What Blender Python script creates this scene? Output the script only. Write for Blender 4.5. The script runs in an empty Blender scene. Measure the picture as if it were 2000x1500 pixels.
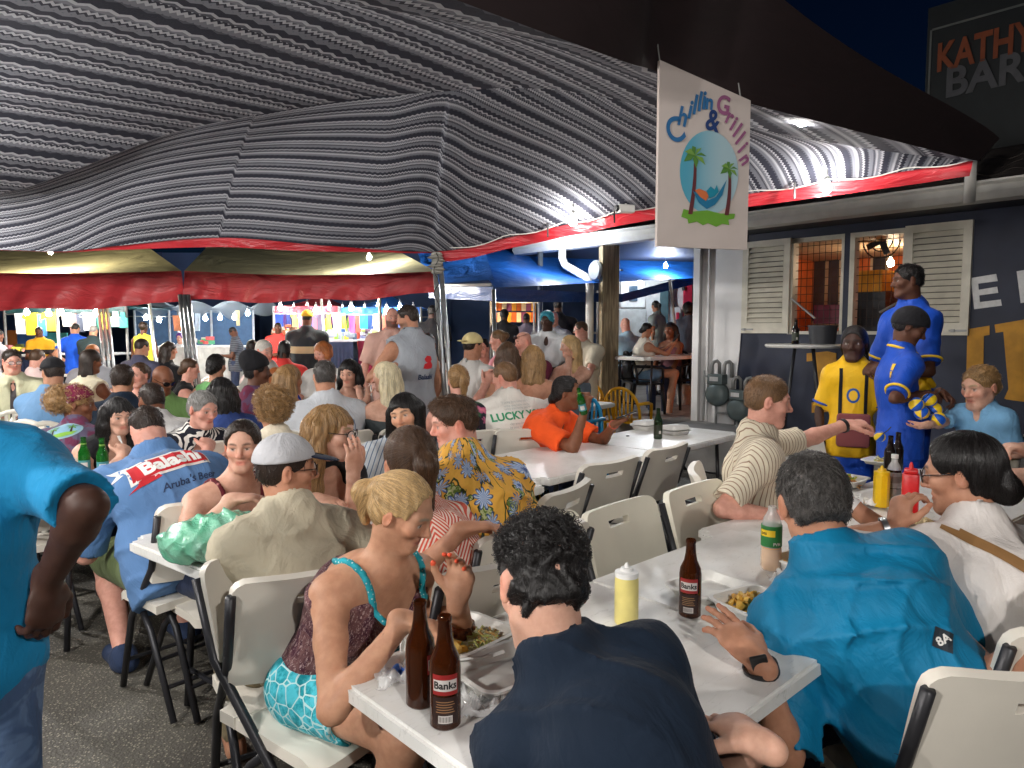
import bpy, bmesh, math, random
import numpy as np
from mathutils import Vector, Matrix
from mathutils.bvhtree import BVHTree
R = math.radians
rng = np.random.default_rng(7)
random.seed(7)
scene = bpy.context.scene
COL = scene.collection

# ---------------------------------------------------------------- camera
CAMZ, FPX, PIT = 1.55, 1387.0, R(4.33)
cam_data = bpy.data.cameras.new('camera')
cam_data.sensor_width = 36.0
cam_data.lens = FPX / 2000 * 36
cam_data.clip_start, cam_data.clip_end = 0.05, 500
cam = bpy.data.objects.new('camera', cam_data)
cam.location = (0, 0, CAMZ)
cam.rotation_euler = (R(90) - PIT, 0, 0)
COL.objects.link(cam)
scene.camera = cam

# ---------------------------------------------------------------- night sky, moon-weak sun, exposure
world = bpy.data.worlds.new('World')
scene.world = world
world.use_nodes = True
wn = world.node_tree
sky = wn.nodes.new('ShaderNodeTexSky')
sky.sky_type = 'NISHITA'
sky.sun_disc = False
sky.sun_elevation = R(25)
sky.sun_rotation = R(200)
sky.dust_density = 0.0
sky.ozone_density = 2.0
tint = wn.nodes.new('ShaderNodeMix'); tint.data_type = 'RGBA'; tint.blend_type = 'MULTIPLY'   # night: the same sky, deep blue and very weak
tint.inputs[0].default_value = 1.0; tint.inputs[7].default_value = (0.16, 0.40, 0.85, 1)
wn.links.new(sky.outputs[0], tint.inputs[6]); wn.links.new(tint.outputs[2], wn.nodes['Background'].inputs[0])
wn.nodes['Background'].inputs[1].default_value = 0.0016
sun_d = bpy.data.lights.new('sun', 'SUN')
sun_d.energy = 0.003
sun_d.angle = R(0.5)
sun_d.color = (0.8, 0.87, 1.0)
sun = bpy.data.objects.new('sun', sun_d)
sun.rotation_euler = (R(60), 0, R(-20))
COL.objects.link(sun)
scene.view_settings.view_transform = 'Standard'
scene.view_settings.look = 'None'
scene.view_settings.exposure = 0.5
scene.view_settings.gamma = 1.0
scene.view_settings.use_curve_mapping = False
scene.cycles.use_denoising = True
scene.cycles.max_bounces = 6
scene.cycles.diffuse_bounces = 3
scene.cycles.glossy_bounces = 2
scene.cycles.transmission_bounces = 5
scene.cycles.transparent_max_bounces = 8
scene.cycles.caustics_reflective = False
scene.cycles.caustics_refractive = False
scene.cycles.sample_clamp_indirect = 4.0
try:
    scene.cycles_curves.shape = 'RIBBONS'
except Exception:
    pass

# ---------------------------------------------------------------- helpers: places
CP, SP = math.cos(PIT), math.sin(PIT)
def _ray(px, py):
    a, b = (px - 1000) / FPX, (py - 750) / FPX
    return a, CP - b * SP, -(b * CP + SP)
def at(px, py, Y):                       # the point at distance Y ahead that stands at this place in the view
    x, y, z = _ray(px, py); t = Y / y
    return np.array([x * t, Y, CAMZ + z * t])
def onz(px, py, z):                      # the point at height z
    x, y, dz = _ray(px, py); t = (z - CAMZ) / dz
    return np.array([x * t, y * t, z])
def V(*a): return np.array(a, float)
def nrm(v):
    v = np.asarray(v, float); return v / (np.linalg.norm(v) + 1e-9)
def lin(r, g=None, b=None):              # sRGB 0-255 -> linear
    if g is None: r, g, b = r
    f = lambda c: (c / 255) / 12.92 if c / 255 <= 0.04045 else ((c / 255 + 0.055) / 1.055) ** 2.4
    return (f(r), f(g), f(b))

# ---------------------------------------------------------------- helpers: objects
def tag(o, label=None, cat=None, group=None, kind=None):
    if label: o['label'] = label
    if cat: o['category'] = cat
    if group: o['group'] = group
    if kind: o['kind'] = kind
    return o
def link(o, parent=None):
    COL.objects.link(o)
    if parent is not None: o.parent = parent; KIDS.setdefault(parent.name, []).append(o)
    return o
KIDS = {}
def empty(name, loc=(0, 0, 0), rz=0, label=None, cat=None, group=None):
    o = bpy.data.objects.new(name, None)
    o.empty_display_size = 0.1
    o.location = loc; o.rotation_euler = (0, 0, rz)
    link(o)
    return tag(o, label, cat, group)
def copy_tree(o, parent=None, loc=None, rz=None, label=None):
    c = o.copy(); COL.objects.link(c)
    if parent is not None: c.parent = parent; KIDS.setdefault(parent.name, []).append(c)
    if loc is not None: c.location = loc
    if rz is not None: c.rotation_euler = (0, 0, rz)
    if label: c['label'] = label
    for ch in list(KIDS.get(o.name, [])): copy_tree(ch, c)
    return c
class MB:                                # mesh builder
    def __init__(s): s.v, s.f, s.m = [], [], []; s.mi = 0
    def add(s, vs, fs):
        n = len(s.v); s.v += [tuple(map(float, q)) for q in vs]
        s.f += [tuple(i + n for i in f) for f in fs]; s.m += [s.mi] * len(fs); return s
    def box(s, c, d, rot=None, bev=0.0):
        c = np.asarray(c, float); h = np.asarray(d, float) / 2
        if bev > 0: return s.rbox(c, d, bev, rot)
        vs = [V(x * h[0], y * h[1], z * h[2]) for x in (-1, 1) for y in (-1, 1) for z in (-1, 1)]
        if rot is not None: vs = [rot @ q for q in vs]
        return s.add([q + c for q in vs], [(0, 1, 3, 2), (4, 6, 7, 5), (0, 4, 5, 1), (2, 3, 7, 6), (0, 2, 6, 4), (1, 5, 7, 3)])
    def rbox(s, c, d, bev, rot=None):    # box with bevelled edges
        bm = bmesh.new(); bmesh.ops.create_cube(bm, size=1)
        for q in bm.verts: q.co = Vector((q.co.x * d[0], q.co.y * d[1], q.co.z * d[2]))
        bmesh.ops.bevel(bm, geom=bm.edges[:], offset=min(bev, min(d) * 0.45), segments=2, affect='EDGES', profile=0.5)
        vs = [np.array(q.co) for q in bm.verts]
        for i, q in enumerate(bm.verts): q.index = i
        fs = [tuple(w.index for w in f.verts) for f in bm.faces]; bm.free()
        if rot is not None: vs = [rot @ q for q in vs]
        return s.add([q + np.asarray(c, float) for q in vs], fs)
    def tube(s, pts, r, n=10, cap=True):
        pts = [np.asarray(p, float) for p in pts]
        rs = r if hasattr(r, '__len__') else [r] * len(pts)
        vs, fs = [], []
        up = None
        for i, p in enumerate(pts):
            t = nrm((pts[min(i + 1, len(pts) - 1)] - pts[max(i - 1, 0)]))
            if up is None: up = V(0, 0, 1) if abs(t[2]) < 0.9 else V(1, 0, 0)
            a = nrm(np.cross(t, up)); up = np.cross(a, t)
            for k in range(n):
                w = 2 * math.pi * k / n
                vs.append(p + rs[i] * (math.cos(w) * a + math.sin(w) * up))
        for i in range(len(pts) - 1):
            for k in range(n):
                k2 = (k + 1) % n
                fs.append((i * n + k, i * n + k2, (i + 1) * n + k2, (i + 1) * n + k))
        if cap:
            fs.append(tuple(range(n))[::-1]); fs.append(tuple((len(pts) - 1) * n + k for k in range(n)))
        return s.add(vs, fs)
    def lathe(s, prof, n=20, c=(0, 0, 0), sq=(1, 1)):   # profile of (r, z)
        vs, fs = [], []
        for r, z in prof:
            for k in range(n):
                w = 2 * math.pi * k / n
                vs.append((c[0] + r * math.cos(w) * sq[0], c[1] + r * math.sin(w) * sq[1], c[2] + z))
        for i in range(len(prof) - 1):
            for k in range(n):
                k2 = (k + 1) % n
                fs.append((i * n + k, i * n + k2, (i + 1) * n + k2, (i + 1) * n + k))
        if prof[0][0] > 1e-4: fs.append(tuple(range(n))[::-1])
        if prof[-1][0] > 1e-4: fs.append(tuple((len(prof) - 1) * n + k for k in range(n)))
        return s.add(vs, fs)
    def prism(s, poly, z0, z1, fn=None):  # polygon (x,y) between z0 and z1; fn maps (x,y,z) to a place
        n = len(poly); fn = fn or (lambda x, y, z: (x, y, z))
        vs = [fn(x, y, z0) for x, y in poly] + [fn(x, y, z1) for x, y in poly]
        fs = [tuple(range(n))[::-1], tuple(range(n, 2 * n))] + [(i, (i + 1) % n, n + (i + 1) % n, n + i) for i in range(n)]
        return s.add(vs, fs)
    def grid(s, nu, nv, fn):
        vs = [fn(i / nu, j / nv) for j in range(nv + 1) for i in range(nu + 1)]
        fs = [(j * (nu + 1) + i, j * (nu + 1) + i + 1, (j + 1) * (nu + 1) + i + 1, (j + 1) * (nu + 1) + i) for j in range(nv) for i in range(nu)]
        return s.add(vs, fs)
    def build(s, name, mat, parent=None, loc=(0, 0, 0), rz=0, smooth=False, auto=None):
        me = bpy.data.meshes.new(name); me.from_pydata(s.v, [], s.f)
        mats = mat if isinstance(mat, (list, tuple)) else [mat]
        for m in mats: me.materials.append(m)
        if len(mats) > 1: me.polygons.foreach_set('material_index', s.m)
        me.validate()
        if smooth or auto: me.polygons.foreach_set('use_smooth', [True] * len(me.polygons))
        if auto:
            try: me.set_sharp_from_angle(angle=R(auto))
            except Exception: pass
        me.update()
        o = bpy.data.objects.new(name, me); o.location = loc; o.rotation_euler = (0, 0, rz)
        return link(o, parent)
def rotz(a): c, s = math.cos(a), math.sin(a); return np.array([[c, -s, 0], [s, c, 0], [0, 0, 1.0]])
def roty(a): c, s = math.cos(a), math.sin(a); return np.array([[c, 0, s], [0, 1, 0], [-s, 0, c]])
def rotx(a): c, s = math.cos(a), math.sin(a); return np.array([[1.0, 0, 0], [0, c, -s], [0, s, c]])
def mesh_np(name, v, f, mat, parent=None, loc=(0, 0, 0), smooth=True, attrs=None):
    me = bpy.data.meshes.new(name)
    v = np.ascontiguousarray(v, np.float32); f = np.ascontiguousarray(f, np.int32)
    me.vertices.add(len(v)); me.vertices.foreach_set('co', v.ravel())
    k = f.shape[1]
    me.loops.add(f.size); me.loops.foreach_set('vertex_index', f.ravel())
    me.polygons.add(len(f)); me.polygons.foreach_set('loop_start', np.arange(len(f), dtype=np.int32) * k)
    try: me.polygons.foreach_set('loop_total', np.full(len(f), k, np.int32))
    except Exception: pass
    me.update(calc_edges=True)
    if smooth: me.polygons.foreach_set('use_smooth', np.ones(len(f), bool))
    for an, ty, arr in (attrs or []):
        a = me.attributes.new(an, ty, 'POINT')
        a.data.foreach_set('color' if ty == 'FLOAT_COLOR' else ('vector' if ty == 'FLOAT_VECTOR' else 'value'), np.ascontiguousarray(arr, np.float32).ravel())
    for m in (mat if isinstance(mat, (list, tuple)) else [mat]): me.materials.append(m)
    o = bpy.data.objects.new(name, me); o.location = loc
    return link(o, parent)

# ---------------------------------------------------------------- helpers: materials
MATS = {}
class NT:
    def __init__(s, name):
        s.mat = bpy.data.materials.new(name); s.mat.use_nodes = True
        s.t = s.mat.node_tree; s.b = s.t.nodes['Principled BSDF']
    def n(s, typ, ins=None, **props):
        q = s.t.nodes.new(typ)
        for k, v in props.items(): setattr(q, k, v)
        for k, v in (ins or {}).items(): s.set(q.inputs[k], v)
        return q
    def set(s, sock, v):
        if isinstance(v, bpy.types.NodeSocket): s.t.links.new(v, sock)
        elif isinstance(v, bpy.types.Node): s.t.links.new(v.outputs[0], sock)
        else:
            if sock.type == 'RGBA' and len(v) == 3: v = (*v, 1)
            sock.default_value = v
    def m(s, op, a, b=None, c=None, clamp=False):
        q = s.t.nodes.new('ShaderNodeMath'); q.operation = op; q.use_clamp = clamp
        s.set(q.inputs[0], a)
        if b is not None: s.set(q.inputs[1], b)
        if c is not None: s.set(q.inputs[2], c)
        return q.outputs[0]
    def mix(s, f, a, b, bt='MIX'):
        q = s.t.nodes.new('ShaderNodeMix'); q.data_type = 'RGBA'; q.blend_type = bt
        s.set(q.inputs[0], f); s.set(q.inputs[6], a); s.set(q.inputs[7], b)
        return q.outputs[2]
    def attr(s, name): return s.n('ShaderNodeAttribute', attribute_name=name)
    def co(s, w='Object'): return s.n('ShaderNodeTexCoord').outputs[w]
    def xyz(s, v):
        q = s.n('ShaderNodeSeparateXYZ', {0: v}); return q.outputs[0], q.outputs[1], q.outputs[2]
    def comb(s, x=0, y=0, z=0): return s.n('ShaderNodeCombineXYZ', {0: x, 1: y, 2: z}).outputs[0]
    def noise(s, v=None, sc=5, det=3, ro=0.5, dist=0):
        q = s.n('ShaderNodeTexNoise', {'Scale': sc, 'Detail': det, 'Roughness': ro, 'Distortion': dist})
        if v is not None: s.set(q.inputs['Vector'], v)
        return q.outputs[0]
    def vor(s, v=None, sc=5, feature='F1', rnd=1.0, out=0):
        q = s.n('ShaderNodeTexVoronoi', {'Scale': sc, 'Randomness': rnd}, feature=feature)
        if v is not None: s.set(q.inputs['Vector'], v)
        return q if out is None else q.outputs[out]
    def scale(s, v, k): return s.n('ShaderNodeVectorMath', {0: v, 1: k}, operation='MULTIPLY').outputs[0]
    def step(s, a, t): return s.m('GREATER_THAN', a, t)
    def ss(s, a, lo, hi):                # smoothstep
        q = s.n('ShaderNodeMapRange', {0: a, 1: lo, 2: hi}, interpolation_type='SMOOTHSTEP'); return q.outputs[0]
    def bump(s, h, st=0.3, d=0.01):
        q = s.n('ShaderNodeBump', {'Strength': st, 'Distance': d, 'Height': h}); s.set(s.b.inputs['Normal'], q); return q
    def out(s, col=None, rough=None, **kw):
        if col is not None: s.set(s.b.inputs['Base Color'], col)
        if rough is not None: s.set(s.b.inputs['Roughness'], rough)
        for k, v in kw.items(): s.set(s.b.inputs[k.replace('_', ' ')], v)
        return s.mat
def plain(name, col, rough=0.5, metal=0.0, var=0.12, sc=8, bump=0.0, bsc=60, **kw):
    if name in MATS: return MATS[name]
    t = NT(name); c = t.co()
    nz = t.noise(c, sc, 4)
    f = t.ss(nz, 0.3, 0.7)
    a = tuple(x * (1 - var) for x in col); b = tuple(min(1, x * (1 + var)) for x in col)
    t.out(t.mix(f, a, b), rough, Metallic=metal, **kw)
    if bump: t.bump(t.noise(c, bsc, 3), bump, 0.004)
    MATS[name] = t.mat
    return t.mat
def glow(name, col, st):
    if name in MATS: return MATS[name]
    t = NT(name); t.out((0.8, 0.8, 0.8), 0.5, Emission_Color=col, Emission_Strength=st)
    MATS[name] = t.mat; return t.mat

# ================================================================ materials of the place
def ground_mat():
    t = NT('asphalt'); c = t.co()
    big = t.noise(c, 0.8, 5, 0.6); fine = t.noise(c, 90, 3)
    v = t.vor(c, 95, rnd=1.0, out=None)
    peb = t.m('LESS_THAN', v.outputs[0], 0.36)
    hue = t.xyz(v.outputs[1])[0]
    base = t.mix(t.ss(big, 0.35, 0.65), (0.050, 0.046, 0.038), (0.105, 0.097, 0.080))
    peb = t.m('MULTIPLY', peb, t.ss(hue, 0.30, 0.75))
    col = t.mix(peb, base, t.mix(hue, (0.11, 0.10, 0.08), (0.33, 0.30, 0.24)))
    t.out(col, t.m('MULTIPLY_ADD', fine, 0.3, 0.55))
    t.bump(t.m('ADD', t.m('MULTIPLY', v.outputs[0], -0.7), fine), 0.55, 0.006)
    return t.mat
def knit_mat():
    t = NT('knit_print_canvas'); q = t.attr('tc').outputs[1]; a, b, _ = t.xyz(q)
    wob = t.noise(t.scale(q, (3, 3, 3)), 1.0, 2)
    tri = t.m('PINGPONG', t.m('ADD', a, t.m('MULTIPLY', wob, 0.02)), 0.026)
    tri2 = t.m('PINGPONG', t.m('ADD', a, 0.012), 0.011)
    bb = t.m('ADD', b, t.m('MULTIPLY', wob, 0.010))
    f0 = t.m('DIVIDE', bb, 0.30)
    f1 = t.m('FRACT', t.m('ADD', f0, t.m('MULTIPLY', tri, 1.9)))
    f2 = t.m('FRACT', t.m('ADD', f0, t.m('MULTIPLY', tri2, 5.2)))
    dark, dim, mid, lite = (0.008, 0.010, 0.022), (0.075, 0.080, 0.100), (0.190, 0.197, 0.228), (0.48, 0.49, 0.53)
    def ramp(f, stops):
        r = t.n('ShaderNodeValToRGB', {0: f}); cr = r.color_ramp; cr.interpolation = 'CONSTANT'
        for i, (pos, c) in enumerate(stops):
            e = cr.elements[i] if i < 2 else cr.elements.new(pos)
            e.position = pos; e.color = (*c, 1)
        return r.outputs[0]
    A = ramp(f1, [(0.0, dark), (0.13, lite), (0.19, mid), (0.30, dim), (0.36, mid), (0.50, dark), (0.61, lite), (0.66, dim), (0.78, mid), (0.90, dim), (0.955, dark)])
    B = ramp(f2, [(0.0, mid), (0.12, lite), (0.20, dim), (0.27, lite), (0.33, dark), (0.38, mid), (0.46, dim), (0.60, lite), (0.70, dark), (0.76, lite), (0.83, mid), (0.93, dim)])
    g = t.m('FRACT', f0)
    sel = t.m('ADD', t.m('MULTIPLY', t.step(g, 0.22), t.m('LESS_THAN', g, 0.42)), t.m('MULTIPLY', t.step(g, 0.68), t.m('LESS_THAN', g, 0.90)))
    col = t.mix(sel, A, B)
    nz = t.noise(t.scale(q, (1, 1, 1)), 160, 3, 0.7)
    col = t.mix(t.m('MULTIPLY_ADD', nz, 0.9, 0.05), col, t.mix(0.5, col, (0.10, 0.10, 0.12)))
    t.out(col, 0.95, Specular_IOR_Level=0.15)
    t.bump(t.noise(q, 3.0, 3), 0.35, 0.05)
    return t.mat
def vinyl(name, col, rough=0.35, wr=0.5, trans=0.0):
    if name in MATS: return MATS[name]
    t = NT(name); c = t.co()
    n1 = t.noise(t.scale(c, (0.6, 0.6, 2.2)), 2.6, 4, 0.55, 1.2)
    t.out(t.mix(t.ss(n1, 0.3, 0.7), tuple(v * 0.85 for v in col), tuple(min(1, v * 1.1) for v in col)), rough, Specular_IOR_Level=0.5)
    t.bump(n1, wr, 0.10)
    MATS[name] = t.mat; return t.mat
MATS['clear'] = plain('clear_plastic', (0.9, 0.92, 0.92), 0.06, Alpha=0.40, Specular_IOR_Level=0.8)
M_ground = ground_mat()
M_knit = knit_mat()
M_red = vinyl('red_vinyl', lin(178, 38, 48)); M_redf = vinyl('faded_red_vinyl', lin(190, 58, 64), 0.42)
M_olive = vinyl('olive_canvas', lin(186, 180, 140), 0.6); M_blue = vinyl('blue_tarp', lin(22, 80, 156), 0.4)
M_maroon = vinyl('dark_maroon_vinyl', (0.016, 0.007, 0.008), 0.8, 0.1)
M_navy = plain('navy_paint', lin(36, 42, 62), 0.6, var=0.15, sc=3, bump=0.15)
M_white = plain('white_gutter_paint', lin(214, 212, 206), 0.4, var=0.06)
M_panel = plain('grey_white_wall_paint', lin(216, 214, 213), 0.6, var=0.08, sc=2, bump=0.1)
M_shut = plain('cream_shutter_paint', lin(206, 200, 184), 0.5, var=0.08)
M_letter = plain('white_letter_paint', lin(220, 220, 220), 0.7, var=0.08, sc=20)
M_ochre = plain('ochre_mural_paint', lin(196, 140, 40), 0.65, var=0.12, sc=10)
M_conc = plain('concrete', lin(150, 148, 146), 0.8, var=0.15, sc=4, bump=0.2)
M_steel = plain('galvanised_steel', lin(168, 172, 174), 0.35, 0.85, var=0.15, sc=15)
M_pipe = plain('pipe_grey', lin(150, 150, 148), 0.5, 0.3)
M_wood = None
def wood_mat():
    t = NT('weathered_timber'); c = t.co()
    g = t.noise(t.scale(c, (9, 9, 0.5)), 5, 5, 0.6, 0.6)
    t.out(t.mix(t.ss(g, 0.3, 0.7), lin(96, 84, 66), lin(158, 142, 112)), 0.75); t.bump(g, 0.3, 0.006); return t.mat
M_wood = wood_mat()
M_tile = plain('dark_roof_tile', lin(70, 62, 58), 0.7, var=0.35, sc=5, bump=0.4, bsc=30)
M_meter = plain('meter_grey_paint', lin(104, 116, 116), 0.45, 0.2, var=0.1)
M_black = plain('black_plastic', lin(30, 30, 32), 0.45)
M_dark = plain('dark_grey_paint', lin(44, 46, 52), 0.5)
M_glow = glow('bulb_glow', (1.0, 0.95, 0.86), 1.0)

def bulb_mat(w, col, r):
    key = ('bulb', round(w, 2), col, r)
    if key not in MATS:
        st = w / (math.pi * 4 * math.pi * r * r)
        MATS[key] = glow('lit_bulb_%d' % len(MATS), col, st)
    return MATS[key]
WARM, COOL = (1.0, 0.96, 0.91), (0.90, 0.96, 1.0)
def bulb(p, w, label, r=0.032, col=WARM, group=None, hook=0.05):
    o = empty('light_bulb', p, 0, label, 'light bulb', group)
    mb = MB().lathe([(r * 0.45, r * 1.5), (r * 0.6, r * 1.0), (r * 0.98, r * 0.2), (r * 0.9, -r * 0.5), (r * 0.5, -r * 0.92), (0.0, -r)], 14)
    mb.build('glass', bulb_mat(w, col, r), o, smooth=True)
    MB().lathe([(r * 0.5, r * 1.45), (r * 0.52, r * 2.4), (r * 0.2, r * 2.6)], 12).tube([(0, 0, r * 2.5), (0, 0, r * 2.5 + hook)], 0.004, 6).build('socket', plain('white_socket', lin(225, 225, 220), 0.4), o, smooth=True)
    return o

# ================================================================ ground
g = MB().grid(40, 40, lambda u, v: (-60 + 120 * u, -30 + 120 * v, 0)).build('ground', M_ground); tag(g, kind='structure')

# ================================================================ the big canopy with a knit print, red hem
def interp(pts, s):
    xs = [p[0] for p in pts]; P = np.array([p[1] for p in pts])
    # smooth (cosine/Catmull-like) interpolation
    i = int(np.clip(np.searchsorted(xs, s) - 1, 0, len(xs) - 2)); t = (s - xs[i]) / (xs[i + 1] - xs[i])
    p0, p1, p2, p3 = P[max(i - 1, 0)], P[i], P[i + 1], P[min(i + 2, len(P) - 1)]
    return 0.5 * ((2 * p1) + (-p0 + p2) * t + (2 * p0 - 5 * p1 + 4 * p2 - p3) * t * t + (-p0 + 3 * p1 - 3 * p2 + p3) * t ** 3)
HEM = [(0.0, at(-900, 470, 6.8)), (0.14, at(-300, 482, 6.4)), (0.22, at(0, 488, 6.25)), (0.27, at(120, 491, 6.2)), (0.33, at(230, 480, 6.1)), (0.40, at(430, 464, 6.05)), (0.47, at(640, 480, 5.95)), (0.55, at(852, 491, 5.9)),
       (0.62, at(1000, 462, 5.75)), (0.68, at(1120, 436, 5.6)), (0.76, at(1280, 404, 5.35)), (0.84, at(1480, 376, 5.1)), (0.92, at(1700, 345, 4.8)), (1.0, at(1906, 313, 4.5))]
FOLD = [(0.0, at(-900, 440, 6.3)), (0.14, at(-300, 420, 5.7)), (0.22, at(0, 378, 5.35)), (0.27, at(150, 330, 5.15)), (0.33, at(330, 262, 4.95)), (0.40, at(500, 225, 4.7)), (0.47, at(690, 194, 4.5)), (0.55, at(880, 178, 4.3)),
        (0.62, at(1010, 172, 4.2)), (0.68, at(1140, 182, 4.1)), (0.76, at(1282, 213, 4.05)), (0.84, at(1470, 250, 4.1)), (0.92, at(1700, 290, 4.25)), (1.0, at(1900, 311, 4.44))]
DV = [(0.0, V(-3.2, -0.92, 2.36)), (0.45, at(980, 2, 1.93)), (0.68, at(1283, 119, 2.9)), (0.84, at(1500, 196, 3.16)), (1.0, at(1912, 312, 4.36))]
PBR, PBL = V(-3.4, -1.0, 2.38), V(-11.0, -1.0, 2.4)
def canopy_far(u, v):                    # steep panel between ridge and hem
    f, h = interp(FOLD, u), interp(HEM, u)
    p = f * (1 - v) + h * v
    bulge = math.sin(math.pi * v) * 0.16 * (1 if u < 0.55 else 0.6)
    corner = math.exp(-((u - 0.55) / 0.09) ** 2)
    p = p + V(0, 0.35, 0.95) * bulge * (1 - 0.55 * corner)
    fan = math.exp(-((u - 0.55) / (0.012 + 0.055 * (1 - v))) ** 2) * v ** 2
    p = p + V(0.2, -1, 0.1) * 0.014 * fan * math.sin((u - 0.55) / (0.0035 + 0.010 * (1 - v)))
    p = p + V(0, -1, 0.2) * 0.10 * corner * math.sin(math.pi * v)
    return p
def canopy_near(u, v):                   # flatter ceiling panel from the ridge back over the rows
    f = interp(FOLD, u); b = PBL * (1 - u) + PBR * u
    p = f * (1 - v) + b * v
    sag = math.sin(math.pi * min(v * 1.0, 1)) * (0.10 + 0.05 * math.sin(u * 9)) * (1 - u ** 4)
    e = u ** 8
    p = p + V(0, 0, 1) * (1 - e) * (-sag * 0.4 + 0.18 * math.sin(math.pi * min(1, v * 2.2)) * math.exp(-((u - 0.78) / 0.22) ** 2))
    return p + e * (interp(DV, 1 - v) - V(0, 0, 0.01) - (FOLD[-1][1] * (1 - v) + PBR * v))
def sheet(name, fn, nu, nv, mat, parent, turn=None):
    v, tc = [], []
    acc = None
    G = [[np.asarray(fn(i / nu, j / nv)) for i in range(nu + 1)] for j in range(nv + 1)]
    A = np.array(G)
    du = np.concatenate([np.zeros((nv + 1, 1)), np.cumsum(np.linalg.norm(np.diff(A, axis=1), axis=2), 1)], 1)
    dv = np.concatenate([np.zeros((1, nu + 1)), np.cumsum(np.linalg.norm(np.diff(A, axis=0), axis=2), 0)], 0)
    vs = A.reshape(-1, 3); tcs = np.stack([du.ravel(), dv.ravel(), np.zeros(du.size)], 1)
    if turn == 'rows':                   # grain parallel to the table rows
        tcs = np.stack([vs[:, 0] * 0.62 + vs[:, 1] * 0.78, vs[:, 1] * 0.62 - vs[:, 0] * 0.78, 0 * vs[:, 0]], 1)
    elif turn:                             # the cloth's grain turns past the hip seam
        uu = np.tile(np.linspace(0, 1, nu + 1), nv + 1); k = np.clip((uu - turn[0]) / (turn[1] - turn[0]), 0, 1); k = k * k * (3 - 2 * k)
        j0 = int(turn[1] * nu); a0 = tcs[:, 0] - np.repeat(du[:, j0], nu + 1); w = k * turn[2]
        tcs[:, 1] += 0.055 * (uu < 0.398) + 0.03 * (uu < 0.18)
        tcs = np.stack([np.cos(w) * a0 + np.sin(w) * tcs[:, 1], np.cos(w) * tcs[:, 1] - np.sin(w) * a0, 0 * w], 1)
    i = np.arange(nu)[None, :] + (np.arange(nv) * (nu + 1))[:, None]
    fs = np.stack([i, i + 1, i + nu + 2, i + nu + 1], -1).reshape(-1, 4)
    return mesh_np(name, vs, fs, mat, parent, attrs=[('tc', 'FLOAT_VECTOR', tcs * (0.66 if turn == 'rows' else (1.22 if turn else 1.0)))])
cano = empty('party_tent', (0, 0, 0), 0, 'large tent with grey and black knit print canopy and red hem over the tables', 'tent')
sheet('side_panel', canopy_far, 480, 60, M_knit, cano, (0.50, 0.58, R(40)))
sheet('ceiling_panel', canopy_near, 160, 90, M_knit, cano, 'rows')
def hem_strip(u, v):
    h = interp(HEM, u); wd = 0.11 if u > 0.55 else 0.10 * (0.25 + 0.75 * math.exp(-((u - 0.41) / 0.08) ** 2))
    return h + V(0, 0.02 + 0.03 * v, 0.025) - V(0, 0, 1) * wd * v + V(0, 1, 0) * 0.008 * math.sin(u * 120) * v
o = sheet('hem', hem_strip, 260, 4, M_red, cano); o['label'] = 'glossy red vinyl hem'
# straps of the hem
for (x, y, Y) in ((1070, 449, 5.66), (1200, 421, 5.46), (1552, 372, 5.0), (1695, 250, 4.2)):
    p = at(x, y, Y - 0.06); MB().box(p, (0.012, 0.01, 0.11)).build('strap', M_black, cano)
# tent corner post: two tubes and the lashing
def post(name, x0, y0, x1, Y, r, label, n=1, cat='post', mat=None, z1=0.0, top=None):
    p0 = at(x0, y0, Y)
    p1 = onz(x1, 900, 0) ; t = Y / p1[1]; base = V((x1 - 1000) / FPX * (Y * CP + (CAMZ - z1) * SP), Y, z1)
    o = empty(name, base, 0, label, cat)
    for k in range(n):
        off = V(0.045 * k - 0.0225 * (n - 1), 0.02 * k, 0)
        m = MB().tube([p0 - base + off, off * 1.3 + V(0, 0, 0.012)], r, 12); m.build('tube', mat or M_steel, o, smooth=True)
        MB().lathe([(r * 2.2, 0.002), (r * 2.2, 0.010), (r * 1.05, 0.012)], 14, off * 1.3).build('foot_plate', mat or M_steel, o)
    return o, p0 - base
o, tp = post('tent_post', 853, 497, 893, 5.9, 0.021, 'pair of galvanised tubes holding up the corner of the knit canopy', 2)
mb = MB()
for k in range(7): mb.lathe([(0.03, 0), (0.05 + 0.01 * (k % 3), 0.012), (0.04, 0.03), (0.028, 0.034)], 10, tp + V(0.012 * math.sin(k * 2.1), 0.01 * math.cos(k * 1.7), -0.16 + k * 0.024))
tag(mb.build('lashing', plain('rope_grey', lin(160, 158, 150), 0.8), o), 'grey rope lashing')
post('tent_post', 358, 575, 392, 9.3, 0.026, 'three leaning steel tubes where the two red valance tents meet', 3)
post('tent_post', 198, 588, 226, 9.8, 0.022, 'trio of leaning steel tubes left of the meeting tents', 3)
post('tent_post', 292, 590, 318, 10.6, 0.024, 'single pale tube post in front of the netted stall', 1)
post('tent_post', 627, 577, 650, 10.3, 0.020, 'thin tube post beside the crowded clothes stall', 1)
post('tent_post', 741, 574, 752, 9.6, 0.022, 'white tube post left of the bearded man', 1)
post('tent_post', 110, 598, 128, 10.4, 0.022, 'grey tube post before the hanging yellow shirts', 1)
post('tent_post', 964, 565, 972, 7.6, 0.022, 'slim steel post under the blue tent corner', 1)

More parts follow.
